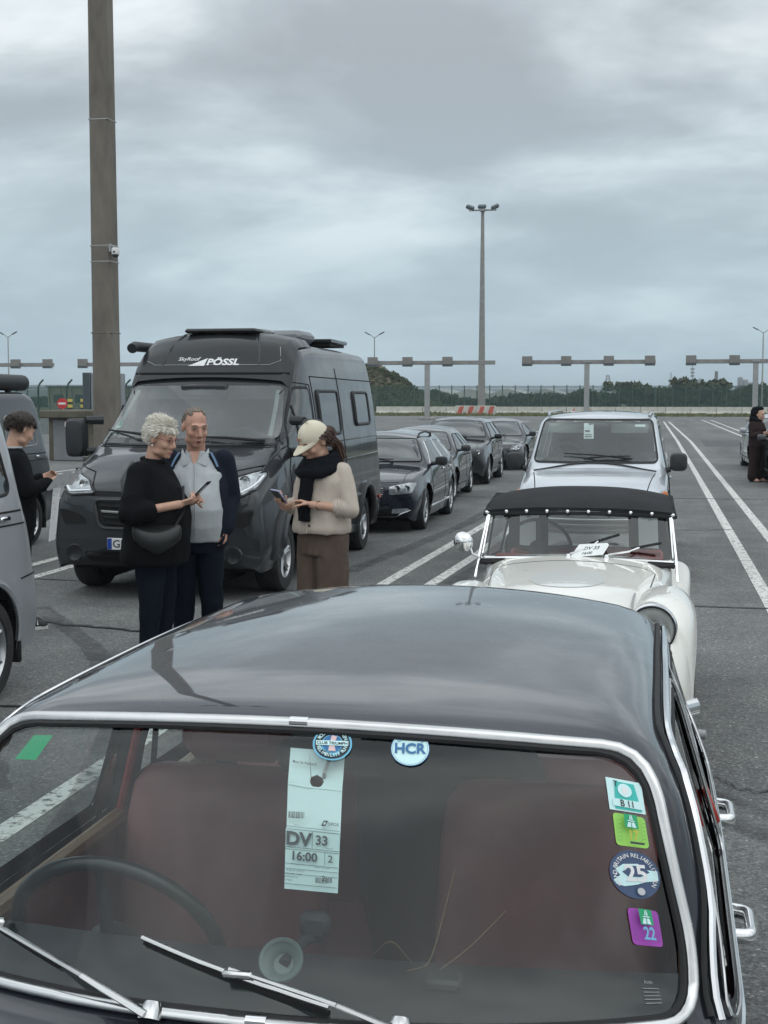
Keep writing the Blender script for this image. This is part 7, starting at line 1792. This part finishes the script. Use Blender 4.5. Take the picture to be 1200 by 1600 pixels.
def cap_woman():
    t = thing('person', 'woman in a cream cap, black scarf and beige cardigan typing on a phone', 'person', (-2.44, 9.62, 0), R(-26))
    HM = headM((-.015, -.075, 1.60), R(-14), R(30))
    b = MB(); head_parts(b, HM, jaw=.98); cap_(b, (0, -.03, 1.56), (0, .02, 1.42), .052, .056)
    rings_mb(b, [(.92, .145, .11, 0, 0), (1.1, .13, .10, 0, 0), (1.3, .15, .105, 0, .01), (1.38, .12, .065, 0, .02)]); legs_and_feet(b, None)
    arms = {-1: [(-.185, .02, 1.39), (-.235, .0, 1.12), (-.175, -.235, 1.13)], 1: [(.185, .02, 1.39), (.275, -.02, 1.115), (.075, -.215, 1.155)]}
    for s in (-1, 1): limb(b, [(s * .13, .02, 1.36)] + arms[s][1:], (.035, .035, .027))
    hand(b, (-.17, -.245, 1.135), (.12, -.80, .55), (.25, .25, .9), (.55, .6, .65, .7), s=.98, right=False)
    hand(b, (.07, -.22, 1.16), (-.75, -.55, .30), (-.3, -.25, -.9), (.35, .8, 1.0, 1.1), s=.96, right=True)
    remesh(b, 'body', 'skin', t, .0058, 3, head=HM.translation)
    g = MB(); rings_mb(g, [(.935, .215, .17, 0, -.01), (.97, .225, .18, 0, -.01), (1.08, .215, .17, 0, -.005), (1.2, .21, .165, 0, 0), (1.32, .215, .15, 0, .005), (1.40, .18, .12, 0, .02), (1.455, .09, .08, 0, .02)])
    for s in (-1, 1): limb(g, [(s * .165, .025, 1.38), arms[s][1], tuple(Vector(arms[s][1]).lerp(Vector(arms[s][2]), .30 if s > 0 else .45))], (.070, .062, .052))
    remesh(g, 'cardigan', 'knit_beige', t, .0088, 4, .008, 7, (1, 1, .6), 11)
    for s in (-1, 1):
        p = Vector(arms[s][1]).lerp(Vector(arms[s][2]), .32 if s > 0 else .47); d = (Vector(arms[s][2]) - Vector(arms[s][1])).normalized(); u = d.orthogonal().normalized(); w = d.cross(u)
        for k in (0, .018): MB().tube([p - d * k + (u * math.cos(a) + w * math.sin(a)) * .049 for a in [2 * math.pi * j / 20 for j in range(20)]], .012, 6, closed=True).build('cuff', 'knit_beige', t)
    MB().tube([(.01, -.172, 1.30), (.01, -.185, 1.18), (.01, -.19, 1.05), (.012, -.195, .945)], .010, 6, flat=.5).build('button_band', 'knit_beige', t)
    for z in (1.0, 1.08): MB().lathe([(.009, 0), (.008, .004), (0, .004)], 12, M=Matrix.Translation((.035, -.193, z)) @ Matrix.Rotation(R(90), 4, 'X')).build('button', 'hair_dark', t)
    g = MB()
    for s in (-1, 1): limb(g, [(s * .085, .0, .90), (s * .10, -.01, .5), (s * .105, .015, .14)], (.125, .112, .105))
    rings_mb(g, [(.78, .185, .145, 0, 0), (.95, .18, .14, 0, 0)]); remesh(g, 'trousers', 'trouser_brown', t, .010, 4, .012, 6, (1.2, 1, .45), 25)
    for s in (-1, 1): shoe(t, s * .10, .0, 0, 'shoe_white', 'shoe_white', .95)
    face_bits(t, HM, 'hair_brown')
    def mask(d): return (-.05 if d.y < .15 else -.75) < d.z < .12 and d.y > -.25
    hair(t, HM, 'hair_brown', mask, lambda d: .06, 900, lambda d: (d.x * .1, .7, -.7), r=(.083, .105, .097), seed=12, jit=.2, wid=.005)
    pony = MB(); 
    for k in range(70):
        rnd = random.Random(k); ox, oy, oz = rnd.uniform(-.028, .028), rnd.uniform(-.02, .02), rnd.uniform(-.02, .02); pony.tube([(.02 + ox, .10 + oy, -.02 + oz), (.035 + ox * 1.3, .125 + oy, -.10), (.05 + ox * 1.2, .105 + oy, -.20 + oz)], [.006, .007, .002], 4, M=HM)
    pony.build('ponytail', 'hair_brown', t)
    # scarf: loose loops plus a hanging end
    g = MB(); rnd = random.Random(5)
    for k in range(4): rr = .102 + .012 * k; zz = 1.475 - .028 * k; g.tube([((rr + .012 * noise.noise((j * .4, k, 0))) * math.cos(2 * math.pi * j / 28), -.012 - .012 * k + (rr * .98) * math.sin(2 * math.pi * j / 28), zz + .022 * math.sin(2 * math.pi * j / 28) + .012 * noise.noise((j * .5, k, 5))) for j in range(28)], .034, 10, closed=True)
    for x in (-.035, -.005, .022): g.tube([(x + .02, -.13, 1.42), (x + .008, -.175, 1.32), (x, -.195, 1.18), (x - .002, -.20, 1.03)], [.034, .036, .034, .030], 8, flat=.6)
    remesh(g, 'scarf', 'scarf_black', t, .0075, 3, .006, 12, (1, 1, .7), 2)
    # cap with peak
    C0 = (0, .012, .040); g = MB(HM); rows = []
    for i in range(13):
        th = R(84) * (1 - i / 12); rows.append([(.090 * math.sin(th) * math.cos(a), .012 + .109 * math.sin(th) * math.sin(a), .036 + (.098 + .006 * math.cos(a * 3)) * math.cos(th)) for a in [2 * math.pi * j / 36 for j in range(36)]])
    rows.insert(0, [(.090 * math.cos(a), .012 + .109 * math.sin(a), .022) for a in [2 * math.pi * j / 36 for j in range(36)]]); g.loft(rows); cp = g.build('cap', 'cap_cream', t, ang=60)
    g = MB(HM); V = []; m = 16
    for i in range(m + 1):
        a = R(200 + 140 * i / m); V += [(.092 * math.cos(a), .012 + .111 * math.sin(a), .030), (.086 * math.cos(a) * 1.0, .012 + (.111 + .085 * math.sin(R(180) * i / m) ** .7) * math.sin(a), .018 - .016 * math.sin(R(180) * i / m))]
    V2 = [(x, y, z - .006) for x, y, z in V]; q = len(V); F = [(2 * i, 2 * i + 1, 2 * i + 3, 2 * i + 2) for i in range(m)] + [(q + 2 * i, q + 2 * i + 2, q + 2 * i + 3, q + 2 * i + 1) for i in range(m)] + [(2 * i + 1, q + 2 * i + 1, q + 2 * i + 3, 2 * i + 3) for i in range(m)]
    g.add(V + V2, F); g.build('cap_peak', 'cap_cream', cp, ang=50)
    g = MB(HM)
    for r_, (w, z) in enumerate(((.022, .075), (.017, .066))): g.tube([(x / 10 * w - .004, -.1015 + .012 * (z - .07) * 60 * .1 + .004 * abs(x / 10) + (.0105 if z > .07 else .0045) * 0 - (.0 if z > .07 else .0035), z) for x in range(-10, 11)], .0032, 6)
    g.build('cap_lettering', 'cap_print', cp); MB(HM).ell((0, .012, .136), (.008, .008, .005), 10, 6).build('cap_button', 'cap_cream', cp)
    MB().tube([Vector((.115, -.18, 1.148)) + Vector((0, .03 * math.cos(a), .03 * math.sin(a))) for a in [2 * math.pi * j / 18 for j in range(18)]], .003, 6, closed=True).build('bracelet', 'hair_brown', t)
    ph = thing('smartphone', 'lilac smartphone held by the woman in the cream cap', 'phone', (-2.44, 9.62, 0), R(-26))
    M = frame((-.125, -.335, 1.212), (.95, .1, -.1), (-.05, -.75, .62)); g = MB(M); g.box((0, 0, 0), (.078, .158, .012), .005); o = g.build('case', 'phone_lilac', ph); MB(M).box((0, 0, .0065), (.070, .150, .0006)).build('screen', 'phone_screen', o)
cap_woman()

def youth():
    t = thing('person', 'dark haired youth in black at the left, reading an unfolded map', 'person', (-5.26, 10.4, 0), R(130))
    HM = headM((0, -.06, 1.655), R(16), R(26))
    b = MB(); head_parts(b, HM); cap_(b, (0, -.02, 1.62), (0, .02, 1.46), .054, .058)
    rings_mb(b, [(.92, .15, .11, 0, 0), (1.1, .14, .11, 0, 0), (1.3, .16, .11, 0, .01), (1.40, .12, .07, 0, .02)]); legs_and_feet(b, None)
    arms = {1: [(.19, .02, 1.42), (.24, -.06, 1.16), (.14, -.27, 1.24)], -1: [(-.19, .02, 1.42), (-.24, -.06, 1.16), (-.16, -.26, 1.22)]}
    for s in (-1, 1): limb(b, [(s * .13, .02, 1.40)] + arms[s][1:], (.035, .036, .03)); hand(b, arms[s][2], (-s * .25, -.9, .30), (-s * .8, .1, .2), (.6, .7, .8, .85), right=(s > 0))
    remesh(b, 'body', 'skin', t, .0065, 3, head=HM.translation)
    g = MB(); rings_mb(g, [(.84, .20, .155, 0, 0), (1.0, .205, .165, 0, 0), (1.2, .21, .16, 0, 0), (1.34, .22, .14, 0, .01), (1.43, .18, .12, 0, .02), (1.50, .08, .08, 0, .015)])
    for s in (-1, 1): limb(g, [(s * .17, .025, 1.40), arms[s][1], tuple(Vector(arms[s][1]).lerp(Vector(arms[s][2]), .88))], (.08, .068, .048))
    remesh(g, 'jacket', 'cloth_black', t, .0095, 4, .006, 8, (1, 1, .6), 31)
    MB().tube([(.078 * math.cos(a), .012 + .078 * math.sin(a), 1.505) for a in [2 * math.pi * j / 24 for j in range(24)]], .008, 8, closed=True).build('collar', 'shirt_grey', t)
    g = MB()
    for s in (-1, 1): limb(g, [(s * .09, .0, .88), (s * .10, -.01, .5), (s * .10, .015, .11)], (.115, .088, .07))
    rings_mb(g, [(.74, .18, .14, 0, 0), (.9, .185, .15, 0, 0)]); remesh(g, 'trousers', 'cloth_black', t, .010, 4, .005, 8, (1, 1, .4), 35)
    for s in (-1, 1):
        o = shoe(t, s * .10, -.02, 0, 'shoe_black', 'shoe_white', 1.05)
        for k in range(3): MB().tube([(s * .10 + q * .047, -.02 - .055 - k * .028, .03 + (.075 - .012 * k) * (1 - q * q) ** .5) for q in (-.99, -.7, -.3, 0, .3, .7, .99)], .006, 6).build('stripe', 'shoe_white', o)
    face_bits(t, HM, 'hair_dark')
    def mask(d): return d.z > (.32 if d.y < -.35 else (.05 if d.y < .05 else -.55))
    hair(t, HM, 'hair_dark', mask, lambda d: .036, 1500, lambda d: (d.x * .2, -.6 if d.z > .35 else .25, -.75), r=(.083, .106, .101), seed=22, jit=.18, wid=.006)
    MB(HM).tube([(.033 + .020 * math.cos(a), -.104, .006 + .016 * math.sin(a)) for a in [2 * math.pi * j / 18 for j in range(18)]], .0014, 6, closed=True).build('glasses', 'galv', t)
    mp = thing('paper_map', 'white printed map held open by the youth in black', 'map', (-5.24, 10.42, 0), R(92))
    g = MB(); nu, nv = 14, 10; V = []
    for j in range(nv + 1):
        for i in range(nu + 1):
            u, v = i / nu, j / nv; V.append((.26 - .50 * u, -.36 - .10 * v + .012 * math.sin(u * 9), 1.335 + .012 * math.sin(u * 12.5) - .03 * v - .16 * (1 - v)))
    g.add(V, [(j * (nu + 1) + i, j * (nu + 1) + i + 1, (j + 1) * (nu + 1) + i + 1, (j + 1) * (nu + 1) + i) for j in range(nv) for i in range(nu)]); g.build('upper_fold', 'map_print', mp, recalc=False)
    g = MB(); V = []
    for j in range(nv + 1):
        for i in range(nu + 1): u, v = i / nu, j / nv; V.append((.14 - .11 * u, -.315 + .02 * math.sin(u * 8) + .05 * v, 1.17 - .40 * v - .05 * u * v))
    g.add(V, [(j * (nu + 1) + i, j * (nu + 1) + i + 1, (j + 1) * (nu + 1) + i + 1, (j + 1) * (nu + 1) + i) for j in range(nv) for i in range(nu)]); g.build('hanging_fold', 'map_print', mp, recalc=False)
def map_mat():
    m, nt, b = node_mat('map_print'); N = nt.nodes; L = nt.links; tc = N.new('ShaderNodeTexCoord'); v = N.new('ShaderNodeTexNoise'); v.inputs['Scale'].default_value = 26; v.inputs['Detail'].default_value = 3
    L.new(tc.outputs['Object'], v.inputs['Vector']); r = N.new('ShaderNodeValToRGB'); L.new(v.outputs[0], r.inputs[0]); e = r.color_ramp.elements
    e[0].position = .30; e[0].color = (.35, .40, .50, 1); e[1].position = .62; e[1].color = (.82, .82, .82, 1); q = e.new(.40); q.color = (.80, .80, .81, 1); q = e.new(.72); q.color = (.70, .30, .30, 1)
    L.new(r.outputs[0], b.inputs['Base Color']); b.inputs['Roughness'].default_value = .7
map_mat(); youth()

def hooded():
    t = thing('person', 'person in black hood and long dark brown clothes standing by cars at the right edge', 'person', (2.02, 32.0, 0), R(50))
    HM = headM((0, -.05, 1.52), R(10), R(8)); b = MB(); head_parts(b, HM); cap_(b, (0, -.02, 1.48), (0, .02, 1.34), .054, .058)
    rings_mb(b, [(.85, .15, .11, 0, 0), (1.2, .15, .10, 0, .01), (1.32, .15, .08, 0, .02)]); legs_and_feet(b, None, top=.82)
    arms = {1: [(.18, .02, 1.30), (.22, -.02, 1.04), (.14, -.24, 1.12)], -1: [(-.18, .02, 1.30), (-.22, -.02, 1.04), (-.12, -.24, 1.10)]}
    for s in (-1, 1): limb(b, arms[s], (.048, .043, .03)); hand(b, arms[s][2], (-s * .3, -.9, .2), (-s, 0, .2), right=(s > 0))
    remesh(b, 'body', 'skin', t, .009, 3, head=HM.translation); face_bits(t, HM)
    g = MB(); rings_mb(g, [(.80, .21, .16, 0, 0), (1.0, .20, .16, 0, 0), (1.2, .215, .16, 0, 0), (1.3, .19, .14, 0, .02), (1.38, .10, .10, 0, .02)])
    for s in (-1, 1): limb(g, [(s * .16, .02, 1.28), arms[s][1], tuple(Vector(arms[s][1]).lerp(Vector(arms[s][2]), .9))], (.08, .07, .05))
    remesh(g, 'top', 'brown_dress', t, .012, 4, .006, 8, (1, 1, .6), 3)
    g = MB()
    for s in (-1, 1): limb(g, [(s * .08, 0, .82), (s * .10, 0, .45), (s * .12, .01, .12)], (.125, .11, .115))
    remesh(g, 'trousers', 'brown_dress', t, .012, 4, .006, 8, (1, 1, .3), 6)
    for s in (-1, 1): shoe(t, s * .12, .0, 0, 'skin', 'shoe_black', .95)
    g = MB(); g.ell((0, .03, 1.56), (.125, .135, .145)); g.ell((0, .07, 1.40), (.14, .12, .16)); g.ell((0, .10, 1.22), (.13, .10, .2)); g.ell((0, -.02, 1.40), (.13, .10, .06)); g.ell((0, -.03, 1.655), (.10, .115, .05))
    remesh(g, 'hooded_shawl', 'scarf_black', t, .012, 3, .008, 9, (1, 1, .6), 13)
hooded()

# ---------------------------------------------------------------- the damp air over the port
m = bpy.data.materials.new('haze'); m.use_nodes = True; m.node_tree.nodes.clear(); MATS['haze'] = m
_o = m.node_tree.nodes.new('ShaderNodeOutputMaterial'); _v = m.node_tree.nodes.new('ShaderNodeVolumePrincipled')
_v.inputs['Color'].default_value = (.78, .86, .92, 1); _v.inputs['Density'].default_value = .00042
m.node_tree.links.new(_v.outputs[0], _o.inputs['Volume'])
hz = MB().box((0, 2550, 13.0), (7100, 6000, 28.1)).build('haze', 'haze'); tag(hz, 'thin damp sea haze over the whole port', 'haze', kind='stuff')
